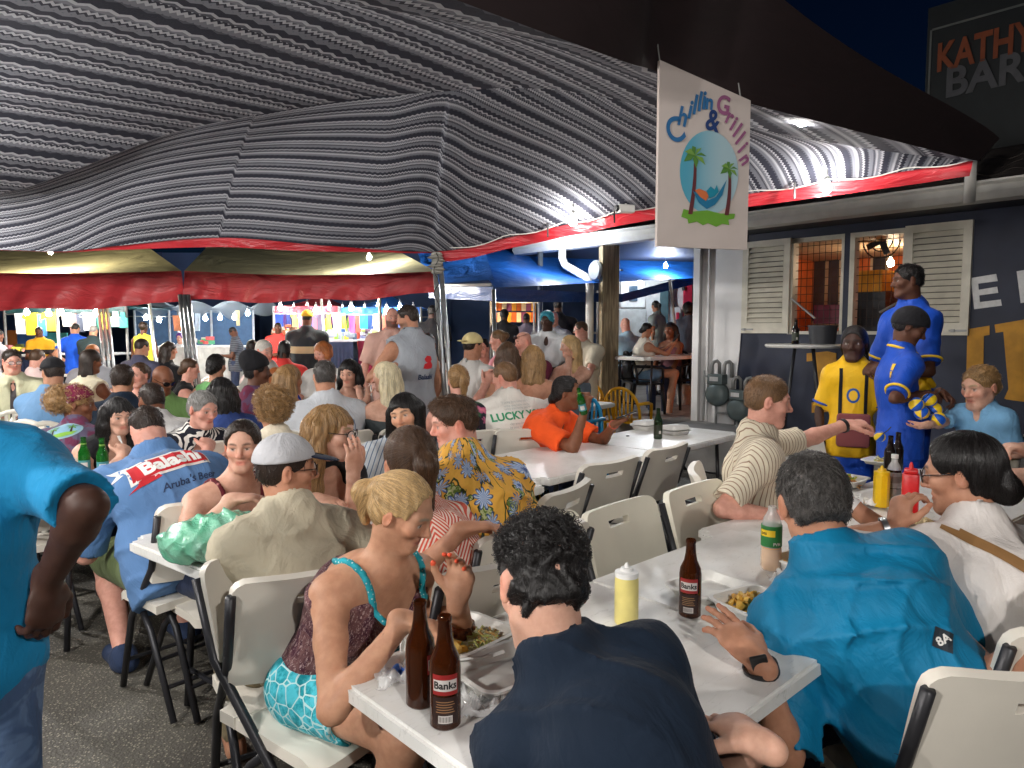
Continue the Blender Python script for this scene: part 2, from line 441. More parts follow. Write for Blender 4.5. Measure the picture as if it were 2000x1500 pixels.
# the neighbouring tent's dark valance, seen from below at the upper right
def dark_val(u, v):
    p = interp(DV, u); out = V(0.62, -0.70, 0)
    return p + V(0, 0, 1) * (0.46 * v - 0.04) * (1 - 0.75 * max(0, (u - 0.8) / 0.2)) + out * (0.10 * v) + out * 0.012 * math.sin(u * 40) * v
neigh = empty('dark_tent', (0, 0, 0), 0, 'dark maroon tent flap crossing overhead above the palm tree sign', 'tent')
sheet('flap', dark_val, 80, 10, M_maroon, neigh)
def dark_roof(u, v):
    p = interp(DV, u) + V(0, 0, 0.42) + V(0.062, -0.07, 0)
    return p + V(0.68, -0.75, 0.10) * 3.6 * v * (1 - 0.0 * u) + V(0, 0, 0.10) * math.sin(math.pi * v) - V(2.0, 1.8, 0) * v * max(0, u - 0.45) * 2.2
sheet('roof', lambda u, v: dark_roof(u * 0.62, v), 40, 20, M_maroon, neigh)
# small red corner of a further awning behind the canopy
def red_c(u, v):
    a, b = at(1628, 224, 5.3), at(1812, 284, 5.2); c, d = at(1690, 272, 5.0), at(1806, 290, 5.1)
    return (a * (1 - u) + b * u) * (1 - v) + (c * (1 - u) + d * u) * v + V(0, 0.05, 0) * math.sin(u * 9) * v
o = sheet('awning', red_c, 24, 6, M_red, None); tag(o, 'small red awning tip behind the canopy by the bright bulb', 'awning')

# ================================================================ red and olive tents in the middle distance
def tent_far(label, top, bot, ridge, mid=0.0):
    t = empty('market_tent', (0, 0, 0), 0, label, 'tent')
    a, b = top; c, d = bot; e, f = ridge
    def val(u, v):
        p = (a * (1 - u) + b * u) * (1 - v) + (c * (1 - u) + d * u) * v
        return p + V(0, -1, 0) * (0.05 * math.sin(u * 23 + 2 * v) + 0.03 * math.sin(u * 61 + 3 * v)) * v + V(0, 0, 1) * (0.022 * math.sin(u * 15) * v - 0.05 * math.sin(math.pi * u))
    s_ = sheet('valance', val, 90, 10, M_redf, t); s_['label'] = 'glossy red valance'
    def rf(u, v):
        p = (a * (1 - u) + b * u) * (1 - v) + (e * (1 - u) + f * u) * v
        return p - V(0, 0, 1) * (0.05 * math.sin(math.pi * u) * (1 - v) + 0.15 * math.sin(math.pi * v) * math.sin(math.pi * u))
    r_ = sheet('roof', rf, 40, 14, M_olive, t); r_['label'] = 'olive canvas roof'
    return t
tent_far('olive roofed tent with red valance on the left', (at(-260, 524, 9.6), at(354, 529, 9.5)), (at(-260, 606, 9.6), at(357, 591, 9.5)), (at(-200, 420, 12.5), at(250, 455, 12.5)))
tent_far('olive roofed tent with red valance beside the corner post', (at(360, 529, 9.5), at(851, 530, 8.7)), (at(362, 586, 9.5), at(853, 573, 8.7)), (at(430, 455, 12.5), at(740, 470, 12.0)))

# ================================================================ blue tents by the porch
def poly_sheet(name, quads, mat, parent, sag=0.0):
    for (a, b, c, d) in quads:
        def fn(u, v, a=a, b=b, c=c, d=d):
            p = (a * (1 - u) + b * u) * (1 - v) + (d * (1 - u) + c * u) * v
            return p - V(0, 0, 1) * sag * math.sin(math.pi * u) * math.sin(math.pi * v)
        o = sheet(name, fn, 30, 12, mat, parent)
    return o
bt = empty('blue_tent', (0, 0, 0), 0, 'small blue tarp tent directly behind the corner post', 'tent')
poly_sheet('roof_panel', [(at(800, 440, 11.5), at(930, 440, 11.0), at(965, 546, 8.2), at(835, 556, 9.6))], M_blue, bt, 0.1)
poly_sheet('valance', [(at(835, 560, 9.5), at(963, 560, 8.2), at(965, 588, 8.2), at(838, 582, 9.5))], M_blue, bt)
MB().tube([at(845, 558, 9.45), at(958, 556, 8.25)], 0.018, 10).build('edge_tube', M_white, bt, smooth=True)
bt2 = empty('blue_tent', (0, 0, 0), 0, 'wide sagging blue tarp tent behind the timber porch pillar', 'tent')
poly_sheet('roof_panel', [(at(880, 440, 12.5), at(1420, 420, 13), at(1420, 540, 12.0), at(966, 562, 8.2))], M_blue, bt2, 0.25)
poly_sheet('valance', [(at(966, 563, 8.15), at(1215, 574, 11.4), at(1215, 590, 11.4), at(968, 590, 8.15))], M_blue, bt2, 0.05)
poly_sheet('valance', [(at(1215, 574, 11.4), at(1368, 534, 12.2), at(1368, 552, 12.2), at(1215, 590, 11.4))], M_blue, bt2, 0.05)

# ================================================================ the bar building
WD, WN, W0 = V(0.6713, -0.7412, 0), V(-0.7412, -0.6713, 0), V(2.79, 8.6, 0)
def on_wall(px, py, off=0.0):            # place on the wall plane (moved out by off) -> (a, z)
    x, y, dz = _ray(px, py); d = V(x, y, 0); o = W0 + WN * off
    # t*d = o + a*WD  (2x2)
    m = np.array([[d[0], -WD[0]], [d[1], -WD[1]]]); t, a = np.linalg.solve(m, o[:2])
    return a, CAMZ + t * dz
def wp(a, n, z): return W0 + WD * a + WN * n + V(0, 0, z)
WROT = np.array([WD, WN, V(0, 0, 1)]).T
def wbox(mb, a0, a1, n0, n1, z0, z1, bev=0):
    return mb.box(wp((a0 + a1) / 2, (n0 + n1) / 2, (z0 + z1) / 2), (abs(a1 - a0), abs(n1 - n0), abs(z1 - z0)), WROT, bev)
bar = empty('bar_building', wp(2, -1, 0), 0, 'navy painted bar building with shuttered windows and white gutter', 'building')
def bpart(mb, name, mat, par=bar, **k):
    o = mb.build(name, mat, None, **k)
    r = par
    while r.parent: r = r.parent
    o.parent = par; o.matrix_parent_inverse = Matrix.Translation(-Vector(r.location)); return o
aL, _ = on_wall(1356, 700); aR = 6.2
w1a, w1t = on_wall(1543, 462); w1b, _ = on_wall(1649, 500); w2a, _ = on_wall(1660, 500); w2b, w2t = on_wall(1772, 450); sill = on_wall(1600, 653)[1]; wt = (w1t + w2t) / 2
mb = MB()
wbox(mb, aL, aR, -0.18, 0, wt, 2.75); wbox(mb, aL, aR, -0.18, 0, 0.0, sill); wbox(mb, aL, w1a, -0.18, 0, sill, wt); wbox(mb, w1b, w2a, -0.18, 0, sill, wt); wbox(mb, w2b, aR, -0.18, 0, sill, wt)
bpart(mb, 'wall', M_navy)
# white painted end of the wall and the door post
a1, _ = on_wall(1449, 600); a0, _ = on_wall(1388, 600)
poly = [(aL, 0.0), (a1 - 0.07, 0.0), (a1 - 0.05, 0.9), (a1 - 0.01, 1.3), (a1 + 0.02, 2.0), (a1 + 0.05, 2.7), (aL, 2.7)]
mb = MB().prism(poly, 0.002, 0.012, lambda x, y, z: wp(x, z, y)); o = bpart(mb, 'paint_field', M_panel); o['label'] = 'greyish white painted wall end'
b0, _ = on_wall(1360, 700); b1, _ = on_wall(1372, 700); b2, _ = on_wall(1386, 700)
mb = MB(); wbox(mb, b0, b1, 0.012, 0.10, 0.4, 2.62); bpart(mb, 'door_jamb', M_panel)
mb = MB(); wbox(mb, b1 + 0.01, b2, 0.012, 0.05, 0.4, 2.6); bpart(mb, 'door_jamb', M_panel)
# gutter, soffit
gz = 2.68; gl, _ = on_wall(1012, 495, 0.45)
mb = MB().prism([(0.45, gz), (0.53, gz + 0.01), (0.57, gz + 0.07), (0.56, gz + 0.13), (0.60, gz + 0.15), (0.60, gz + 0.17), (0.40, gz + 0.17), (0.40, gz)], gl, aR, lambda x, y, z: wp(z, x, y))
bpart(mb, 'gutter', M_white)
mb = MB(); wbox(mb, gl + 0.02, aR, 0.0, 0.40, gz + 0.0, gz + 0.05); wbox(mb, gl + 0.02, aL, -2.6, -0.002, gz, gz + 0.05); bpart(mb, 'soffit', M_dark)
# roof: sloped deck and separate tiles along the eave
pit = R(24)
mb = MB().prism([(0.40, gz + 0.10), (-4.0, gz + 0.10 + 4.4 * math.tan(pit)), (-4.0, gz + 0.0 + 4.4 * math.tan(pit)), (0.40, gz + 0.055)], gl, aR, lambda x, y, z: wp(z, x, y))
bpart(mb, 'roof', M_tile)
tl = MB(); n = 7
for i in range(n):
    x = -0.17 + 0.34 * i / (n - 1); hgt = 0.028 * (1 + math.cos(x / 0.17 * math.pi)) * 0.9
    tl.v += [(x, 0, hgt + 0.012), (x, 0.40, hgt + 0.004), (x, 0, hgt - 0.012), (x, 0.40, hgt - 0.014)]
for i in range(n - 1):
    k = i * 4; tl.f += [(k, k + 4, k + 5, k + 1), (k + 2, k + 3, k + 7, k + 6), (k, k + 2, k + 6, k + 4), (k + 1, k + 5, k + 7, k + 3)]
tl.f += [(0, 1, 3, 2), ((n - 1) * 4, (n - 1) * 4 + 2, (n - 1) * 4 + 3, (n - 1) * 4 + 1)]; tl.m = [0] * len(tl.f)
t0 = tl.build('roof_tile', M_tile, bar, auto=40)
first = True
xm = Vector(WD); ym = Vector(-WN * math.cos(pit) + V(0, 0, math.sin(pit))); zm = xm.cross(ym)
if zm.z < 0: zm = -zm
for r in range(4):
    for k in range(29):
        a = gl + 0.2 + k * 0.335 + (0.17 if r % 2 else 0) * 0
        if a > aR: break
        o = t0 if first else t0.copy()
        if not first: link(o, bar)
        first = False
        up = 0.02 + r * 0.30
        p = wp(a, 0.42, gz + 0.115 + 0.018 * (r > -1)) + (-WN * math.cos(pit) + V(0, 0, math.sin(pit))) * up
        m = Matrix.Identity(4); m.col[0][:3] = xm; m.col[1][:3] = ym; m.col[2][:3] = xm.cross(ym); m.translation = Vector(p) - Vector(bar.location)
        o.matrix_local = m @ Matrix.Rotation(rng.normal(0, 0.012), 4, 'Z') @ Matrix.Translation((0, 0, rng.normal(0.004, 0.004)))
# vent pipe on the gutter
pa, pz = on_wall(1895, 415, 0.62)
mb = MB().tube([wp(pa, 0.66, gz - 0.02), wp(pa, 0.66, gz + 0.33), wp(pa, 0.62, gz + 0.40), wp(pa, 0.45, gz + 0.42)], 0.045, 14); bpart(mb, 'downpipe', M_white, smooth=True)
# shutters
def shutter(x0, y0, x1, y1, n, label, latch_side):
    aa, za = on_wall(x0, y0, 0.03); ab, zb = on_wall(x1, y1, 0.03)
    s = empty('shutter', (0, 0, 0)); s.parent = bar; s['label'] = label; s.matrix_parent_inverse = Matrix.Translation(-Vector(bar.location))
    fw = 0.075
    def sp(mb, nm, mat=M_shut):
        return mb.build(nm, mat, s)
    mb = MB()
    wbox(mb, aa, aa + fw, 0.004, 0.05, zb, za); wbox(mb, ab - fw, ab, 0.004, 0.05, zb, za)
    wbox(mb, aa + fw, ab - fw, 0.004, 0.049, za - fw, za); wbox(mb, aa + fw, ab - fw, 0.004, 0.049, zb, zb + fw * 1.6)
    sp(mb, 'frame')
    mb = MB(); wbox(mb, aa + fw, ab - fw, 0.003, 0.006, zb + fw, za - fw); sp(mb, 'backing', M_dark)
    z0, z1 = zb + fw * 1.6, za - fw; st = (z1 - z0) / n
    tilt = np.array([WD, WN * math.cos(R(35)) - V(0, 0, 1) * math.sin(R(35)), WN * math.sin(R(35)) + V(0, 0, 1) * math.cos(R(35))]).T
    for i in range(n):
        mb = MB().box(wp((aa + ab) / 2, 0.030, z0 + st * (i + 0.5)), (ab - aa - 2 * fw, 0.010, st * 1.02), np.array([WD, WN * 0.80 + V(0, 0, 0.60), V(0, 0, 0.80) - WN * 0.60]).T)
        sp(mb, 'slat')
    mb = MB(); la = aa + 0.01 if latch_side < 0 else ab - 0.16
    wbox(mb, la, la + 0.15, 0.051, 0.062, zb + 0.035, zb + 0.055); wbox(mb, la + 0.02, la + 0.05, 0.051, 0.075, zb + 0.03, zb + 0.06); sp(mb, 'latch', M_pipe)
    return s
shutter(1453, 474, 1540, 651, 15, 'narrow cream louvred shutter beside the white wall end', -1)
shutter(1770, 442, 1891, 655, 15, 'wide cream louvred shutter beside the letter E', 1)
# window frames with wire grids
M_wire = plain('rusty_wire', lin(60, 52, 48), 0.6, 0.5)
for (aa, ab) in ((w1a, w1b), (w2a, w2b)):
    wf = empty('window'); wf.parent = bar; wf.matrix_parent_inverse = Matrix.Translation(-Vector(bar.location))
    mb = MB(); wbox(mb, aa, aa + 0.05, -0.12, 0.004, sill, wt); wbox(mb, ab - 0.03, ab, -0.12, 0.004, sill, wt); wbox(mb, aa + 0.05, ab - 0.03, -0.12, 0.003, wt - 0.05, wt); wbox(mb, aa + 0.05, ab - 0.03, -0.12, 0.02, sill, sill + 0.035)
    mb.build('frame', M_shut, wf)
    for i in range(1, 8):
        a = aa + 0.05 + (ab - aa - 0.08) * i / 8; MB().tube([wp(a, -0.06, sill), wp(a, -0.06, wt)], 0.0035, 5).build('bar', M_wire, wf)
    nh = int((wt - sill) / 0.085)
    for i in range(1, nh):
        z = sill + (wt - sill) * i / nh; MB().tube([wp(aa + 0.05, -0.064, z), wp(ab - 0.03, -0.064, z)], 0.0035, 5).build('bar', M_wire, wf)
p0, p1 = on_wall(1546, 583, 0.05), on_wall(1592, 622, 0.25)
mb = MB().tube([wp(p0[0], 0.05, p0[1]), wp(p1[0], 0.25, p1[1])], 0.012, 8); bpart(mb, 'stay_bar', M_pipe)
p0, p1 = on_wall(1718, 610, 0.25), on_wall(1768, 583, 0.05)
mb = MB().tube([wp(p0[0], 0.25, p0[1]), wp(p1[0], 0.05, p1[1])], 0.012, 8); bpart(mb, 'stay_bar', M_pipe)
# the room behind the windows
M_or = plain('orange_room_wall', lin(226, 120, 62), 0.7); M_room = plain('pale_room_trim', lin(214, 196, 168), 0.6)
ra, rb = w1a - 0.9, w2b + 0.9
mb = MB(); wbox(mb, ra, rb, -2.65, -2.6, 0, 2.62); wbox(mb, ra - 0.05, ra, -2.6, -0.2, 0, 2.62); wbox(mb, rb, rb + 0.05, -2.6, -0.2, 0, 2.62); bpart(mb, 'room_wall', M_or)
mb = MB(); wbox(mb, ra, rb, -2.6, -0.19, 2.56, 2.6); bpart(mb, 'room_ceiling', M_room); mb = MB(); wbox(mb, ra, rb, -2.6, -0.19, 0.38, 0.4); bpart(mb, 'room_floor', M_room)
def through(px, py, n): return on_wall(px, py, n)
def room_box(name, x0, y0, x1, y1, n0, n1, mat, label, cat):
    a0, z1 = through(x0, y0, n1); a1, z0 = through(x1, y1, n1)
    o = wbox(MB(), a0, a1, n0, n1, z0, z1).build(name, mat); tag(o, label, cat); return o
for (x0, x1) in ((1582, 1612), (1614, 1640), (1700, 1730)):
    a0, z1 = through(x0, 492, -2.55); a1, z0 = through(x1, 640, -2.55)
    mb = MB(); wbox(mb, a0, a1, -2.59, -2.56, z0, z1); bpart(mb, 'inner_door', M_room)
    mb = MB(); wbox(mb, a0 + 0.04, a1 - 0.04, -2.559, -2.55, z0 + 0.1, z1 - 0.06); bpart(mb, 'inner_pane', plain('dim_pane', lin(70, 70, 80), 0.15))
room_box('yellow_cabinet', 1664, 530, 1722, 570, -1.6, -1.0, plain('yellow_box', lin(226, 160, 44), 0.6), 'yellow orange box above the dark fridge inside the bar', 'cabinet')
room_box('dark_fridge', 1664, 571, 1724, 720, -1.6, -1.02, M_dark, 'dark fridge below the yellow box inside the bar', 'fridge')
room_box('drink_crate', 1590, 596, 1642, 632, -0.9, -0.5, plain('burgundy_crate', lin(120, 36, 58), 0.5), 'burgundy drink crate standing inside the left window', 'crate')
fa, fz = through(1722, 470, -0.8)
mb = MB()
fo = empty('wall_fan', wp(fa, -0.8, fz), 0, 'dark round fan hanging inside the right window', 'fan')
for r in (0.20, 0.12): mb.tube([tuple(WD * r * math.cos(t) + V(0, 0, 1) * r * math.sin(t)) for t in np.linspace(0, 2 * math.pi, 25)], 0.008, 6, False)
mb.build('cage', M_black, fo)
for k in range(4):
    t = k * math.pi / 2 + 0.4
    MB().box(WD * 0.09 * math.cos(t) + V(0, 0, 0.09 * math.sin(t)), (0.16, 0.01, 0.07), WROT @ roty(-t)).build('blade', M_dark, fo)
MB().tube([(0, 0, 0.2), (0, 0, 0.5)], 0.015, 8).build('mount', M_black, fo)
bulb(wp((w1a + w2b) / 2, -1.3, 2.35), 14, 'bulb lighting the orange room behind the windows', 0.04, (1.0, 0.74, 0.48))
# painted letters
def stroke(mb, pts, n=0.003, n2=0.008):
    q = [on_wall(x, y) for x, y in pts]
    return mb.prism(q, n, n2, lambda x, y, z: wp(x, z, y))
mb = stroke(MB(), [(1897, 543), (1946, 535), (1949, 549), (1911, 554), (1912, 566), (1948, 560), (1950, 572), (1913, 577), (1914, 590), (1955, 585), (1957, 597), (1903, 604)])
bpart(mb, 'letter', M_letter)['label'] = 'white letter E'
mb = stroke(MB(), [(1986, 530), (2052, 519), (2054, 533), (2003, 541), (2007, 590), (1994, 592)])
bpart(mb, 'letter', M_letter)['label'] = 'white letter at the edge of the wall'
for pts in ([(1576, 690), (1616, 686), (1634, 690), (1632, 776), (1652, 778), (1650, 803), (1586, 806), (1586, 786), (1604, 782), (1594, 704), (1576, 706)],
            [(1890, 643), (1933, 636), (1933, 654), (1922, 656), (1920, 790), (1886, 796)],
            [(1943, 634), (2060, 614), (2060, 632), (2045, 636), (2040, 790), (1966, 780), (1962, 778), (1970, 760), (1960, 648), (1945, 650)]):
    bpart(stroke(MB(), pts), 'letter', M_ochre)['label'] = 'ochre mural letter'
# the upper storey with the bar name
ub = empty('upper_storey', wp(4, -4.5, 0), 0, 'unlit dark facade above the roof carrying the bar name', 'building')
sc0 = on_wall(1640, 200, -1.2)[0]
mb = MB(); wbox(mb, 2.2, 9.5, -2.2, -1.25, 3.0, 7.2); o = mb.build('facade', M_dark); o.parent = ub; o.matrix_parent_inverse = Matrix.Translation(-Vector(ub.location))
sa0, sz1 = on_wall(1812, 62, -1.2); sa1, sz0 = on_wall(2230, 262, -1.2)
sg = empty('bar_sign', wp((sa0 + sa1) / 2, -1.2, (sz0 + sz1) / 2), 0, "dark KATHY'S BAR sign high on the unlit facade", 'sign')
def spart(mb, nm, mat):
    o = mb.build(nm, mat, sg); o.matrix_parent_inverse = Matrix.Translation(-Vector(sg.location)); return o
mb = MB(); wbox(mb, sa0, sa1, -1.25, -1.19, sz0 - 0.1, sz1 + 0.25); spart(mb, 'board', plain('sign_black', lin(26, 30, 32), 0.6))
mb = MB(); wbox(mb, sa0 + 0.03, sa0 + 0.05, -1.189, -1.184, sz0 + 0.55, sz1); wbox(mb, sa0 + 0.05, sa1, -1.189, -1.184, sz1 - 0.01, sz1 + 0.012); spart(mb, 'border', plain('dim_border', lin(92, 94, 92), 0.7))
def wtext(body, px, py, h, mat, n, par, off=0.0, sx=1.0, ext=0.004):
    a, z = on_wall(px, py, n)
    cu = bpy.data.curves.new('lettering', 'FONT'); cu.body = body; cu.size = h; cu.offset = off; cu.extrude = ext
    tmp = bpy.data.objects.new('lettering', cu); COL.objects.link(tmp)
    me = bpy.data.meshes.new_from_object(tmp.evaluated_get(bpy.context.evaluated_depsgraph_get())); bpy.data.objects.remove(tmp)
    o = bpy.data.objects.new('lettering', me); me.materials.append(mat)
    m = Matrix.Identity(4); m.col[0][:3] = WD * sx; m.col[1][:3] = (0, 0, 1); m.col[2][:3] = WN; m.translation = Vector(wp(a, n + 0.006, z)) - Vector(par.location)
    link(o, par); o.matrix_local = m; return o
wtext("KATHY'S", 1828, 140, 0.42, plain('orange_sign_paint', lin(126, 62, 32), 0.6), -1.19, sg, 0.012, 0.66)
wtext("BAR", 1844, 190, 0.44, plain('grey_sign_paint', lin(76, 76, 80), 0.6), -1.19, sg, 0.012, 0.92)
# porch
mb = MB(); wbox(mb, gl - 6.0, aL, -4.5, 0.62, 0.0, 0.4); o = mb.build('porch_floor', M_conc); tag(o, kind='structure')
mb = MB(); wbox(mb, aL + 0.002, 3.2, 0.0, 1.1, 0.0, 0.395); o = mb.build('pavement', M_conc); tag(o, kind='structure')
pa, _ = on_wall(1184, 700, 0.42)
pil = empty('porch_pillar', wp(pa, 0.38, 0.4), 0, 'square weathered timber pillar holding the porch roof', 'pillar')
MB().rbox((0, 0, 1.139), (0.235, 0.235, 2.278), 0.012, rotz(math.atan2(WD[1], WD[0]) + R(52))).build('shaft', M_wood, pil)
MB().tube([(0.17, -0.10, 1.95), (0.13, -0.125, 1.95)], 0.01, 8).build('bracket', M_pipe, pil)
MB().lathe([(0.001, 0), (0.13, 0.0), (0.14, 0.02), (0.12, 0.05), (0.0, 0.055)], 22).build('disc', M_pipe, pil, loc=(-0.17, -0.03, 1.95)).rotation_euler = (0, R(-90), R(30))
da, _ = on_wall(1098, 520, 0.5); db, _ = on_wall(1152, 560, 0.5)
dp = empty('drain_pipe', wp(db, 0.5, 0.4), 0, 'white drain pipe bending under the porch gutter beside the timber pillar', 'pipe')
rel = lambda *q: wp(*q) - wp(db, 0.5, 0.4)
mb = MB().tube([rel(da, 0.5, gz + 0.02), rel(da, 0.5, gz - 0.12), rel(da + 0.06, 0.5, gz - 0.22), rel(db - 0.08, 0.5, gz - 0.40), rel(db, 0.5, gz - 0.5), rel(db, 0.5, 0.41)], 0.055, 12)
mb.build('pipe', M_white, dp, smooth=True)
ma, _ = on_wall(1055, 600, 0.5)
mo = empty('porch_post', wp(ma, 0.5, 0), 0, 'thin grey steel post under the end of the porch gutter', 'post')
MB().tube([(0, 0, 0.005), (0, 0, gz - 0.002)], 0.038, 12).build('tube', plain('dull_steel', lin(110, 116, 124), 0.45, 0.5), mo, smooth=True)
MB().box((0, 0, 0.004), (0.16, 0.16, 0.008)).build('foot_plate', M_steel, mo)

# gas meters on the white wall end
def meter(px, py, label, s=1.0):
    a, z = on_wall(px, py, 0.16); o = empty('gas_meter', wp(a, 0.14, z), math.atan2(WD[1], WD[0]), label, 'gas meter')
    # local x along wall, local -y = away from the wall (WN is -y here)
    mb = MB().lathe([(0.0, -0.085), (0.10, -0.08), (0.135, -0.05), (0.135, -0.004), (0.143, 0.0), (0.135, 0.004), (0.135, 0.04), (0.09, 0.075), (0.0, 0.08)], 24)
    ob = mb.build('drum', M_meter, o, smooth=True); ob.rotation_euler = (R(90), 0, 0); ob.scale = (s, s, s)
    MB().rbox((0, 0, 0.175 * s), (0.19 * s, 0.13 * s, 0.12 * s), 0.012).build('head', M_meter, o)
    MB().box((-0.01, -0.0665 * s, 0.18 * s), (0.11 * s, 0.004, 0.05 * s)).build('dial_plate', M_letter, o)
    for x in (-0.075, 0.085):
        MB().tube([(x * s, 0, 0.23 * s), (x * s, 0, 0.34 * s), (x * s + 0.015, 0.01, 0.375 * s), (x * s + 0.05, 0.03, 0.385 * s), (x * s + 0.07, 0.05, 0.36 * s), (x * s + 0.07, 0.06, 0.20 * s)], 0.021 * s, 10).build('pipe', M_pipe, o, smooth=True)
    MB().tube([(-0.03, 0.03, -0.13 * s), (-0.03, 0.03, -0.42 * s)], 0.016, 8).tube([(-0.03, 0.03, -0.22 * s), (0.2, 0.05, -0.22 * s)], 0.014, 8).build('drop_pipe', M_pipe, o, smooth=True)
    MB().lathe([(0.0, 0), (0.03, 0.004), (0.035, 0.03), (0.02, 0.05), (0, 0.052)], 12, (-0.03, 0.03, -0.46 * s)).build('valve', M_pipe, o)
    return o
meter(1399, 770, 'grey gas meter nearest the door post', 1.05)
meter(1440, 800, 'grey gas meter lower down behind the man in stripes', 1.0)
pj, _ = on_wall(1376, 700, 0.12)
o = MB().tube([wp(pj, 0.115, 0.42), wp(pj, 0.115, 1.05)], 0.014, 8).tube([wp(pj, 0.115, 0.98), wp(pj + 0.14, 0.115, 0.98)], 0.012, 8).build('thin_pipe', M_pipe); tag(o, 'thin grey pipe with a side branch left of the meters', 'pipe')

# ================================================================ hanging sign
sgY = 2.80
c00, c10 = at(1284, 481, sgY), at(1460, 486, sgY + 0.12); zt = at(1284, 100, sgY)[2]
sx = nrm(V(c10[0] - c00[0], c10[1] - c00[1], 0)); sn = nrm(np.cross(sx, V(0, 0, 1)))
sw_, sh_ = float((c10 - c00) @ sx), zt - c00[2]
hs_o = empty('hanging_sign', c00, math.atan2(sx[1], sx[0]), 'white board painted with two palm trees and a hammock, Chillin and Grillin', 'sign')
K = sw_ / 176.0                          # metres per source pixel on the board
KZ = sh_ / 381.0
MB().prism([(0, 0), (sw_, 0), (sw_, (486 - 180) * KZ), (0, (481 - 116) * KZ)], 0.003, 0.021, lambda x, z, y: (x, y, z)).build('board', plain('sign_white', lin(206, 194, 188), 0.35, var=0.03), hs_o)
def sp2(px, py): return ((px - 1284) * K, (481 - py) * KZ)
def art(pts, mat, name, lvl):
    mb = MB(); mb.v = [(x, 0.0, z) for x, z in pts]; mb.f = [tuple(range(len(pts)))]; mb.m = [0]
    o = mb.build(name, mat, hs_o); o.location = (0, 0.0015 - 0.0011 * lvl, 0); return o
def ring(cx, cy, rx, ry, n=40): return [sp2(cx + rx * math.cos(t), cy + ry * math.sin(t)) for t in np.linspace(0, 2 * math.pi, n, endpoint=False)]
P_ = lambda n, c: plain('sign_' + n, lin(c), 0.4, var=0.05)
tsky = NT('sign_sky'); cc = tsky.co(); zx = tsky.xyz(cc)
tsky.out(tsky.mix(tsky.ss(zx[0], sp2(1330, 0)[0], sp2(1412, 0)[0]), lin(84, 164, 190), lin(168, 196, 206)), 0.4)
art(ring(1381, 328, 57, 84), tsky.mat, 'sky_disc', 1)
art([sp2(*p) for p in [(1328, 420), (1332, 404), (1350, 408), (1378, 404), (1404, 409), (1433, 408), (1431, 418), (1420, 421), (1422, 432), (1408, 430), (1396, 437), (1380, 430), (1370, 435), (1358, 428), (1342, 433), (1340, 424)]][::-1], P_('grass', (112, 166, 62)), 'grass_patch', 2)
for (x0, y0, x1, y1) in ((1345, 414, 1352, 296), (1416, 412, 1419, 318)):
    n = 8; L_, R_ = [], []
    for i in range(n + 1):
        t = i / n; x = x0 + (x1 - x0) * t + 3 * math.sin(t * 3); y = y0 + (y1 - y0) * t; w = 4.2 - 1.8 * t
        L_.append(sp2(x - w, y)); R_.append(sp2(x + w, y))
    art(L_ + R_[::-1], P_('trunk', (104, 54, 58)), 'palm_trunk', 3)
    for k, (dx, dy) in enumerate(((-22, 14), (-20, -6), (-6, -18), (12, -16), (22, 0), (20, 18), (2, 26))):
        e = 0.8 if x0 > 1400 else 1.0
        dx, dy = dx * e, dy * e; nx, ny = -dy * 0.22, dx * 0.22
        art([sp2(x1, y1), sp2(x1 + dx * 0.5 + nx, y1 - 6 + dy * 0.5 + ny), sp2(x1 + dx, y1 + dy), sp2(x1 + dx * 0.5 - nx, y1 - 2 + dy * 0.5 - ny)], P_('frond%d' % (k % 2), (120, 160, 78) if k % 2 else (86, 132, 62)), 'palm_frond', 4)
art([sp2(*p) for p in [(1348, 366), (1362, 378), (1378, 384), (1394, 376), (1414, 340), (1406, 372), (1392, 392), (1376, 402), (1360, 390)]], P_('hammock', (44, 120, 160)), 'hammock', 5)
art([sp2(*p) for p in [(1352, 366), (1360, 362), (1372, 366), (1380, 372), (1374, 386), (1362, 378)]], P_('orange', (214, 118, 72)), 'hammock_cushion', 6)
art([sp2(*p) for p in [(1374, 366), (1382, 356), (1390, 362), (1394, 352), (1398, 366), (1390, 376), (1380, 380)]], P_('teal', (40, 140, 166)), 'hammock_sitter', 7)
def sign_text(chars, mat, lvl=6):
    for ch, px, py, t, size in chars:
        cu = bpy.data.curves.new('lettering', 'FONT'); cu.body = ch; cu.size = size * K * 0.86; cu.offset = 0.0025; cu.align_x = 'CENTER'; cu.align_y = 'CENTER'
        tmp = bpy.data.objects.new('lettering', cu); COL.objects.link(tmp)
        me = bpy.data.meshes.new_from_object(tmp.evaluated_get(bpy.context.evaluated_depsgraph_get())); bpy.data.objects.remove(tmp)
        me.materials.append(mat); o = bpy.data.objects.new('lettering', me); link(o, hs_o)
        x, z = sp2(px, py)
        o.location = (x, 0.0015 - 0.0011 * lvl, z); o.rotation_euler = (R(90), R(t), 0); o.scale = (0.92, 1.1, 1)
sign_text([('C', 1313, 252, -24, 60), ('h', 1327, 224, 12, 46), ('i', 1341, 208, 12, 46), ('l', 1350, 198, 10, 48), ('l', 1359, 191, 8, 48), ('i', 1367, 187, 6, 46), ('n', 1377, 189, 4, 38)], P_('letter_blue', (52, 108, 158)))
sign_text([('G', 1404, 193, 8, 46), ('r', 1417, 214, 26, 40), ('i', 1425, 227, 32, 40), ('l', 1432, 240, 36, 42), ('l', 1438, 255, 40, 42), ('i', 1444, 273, 46, 40), ('n', 1450, 296, 54, 38)], P_('letter_plum', (150, 92, 130)))
sign_text([('&', 1384, 226, 10, 52)], P_('letter_navy', (44, 66, 116)))
for x, z in ((0.02, 355 * KZ), (sw_ - 0.02, 298 * KZ)): MB().tube([(x, 0.024, z - 0.03), (x, 0.06, z + 0.10)], 0.003, 6).build('hanger', M_pipe, hs_o)

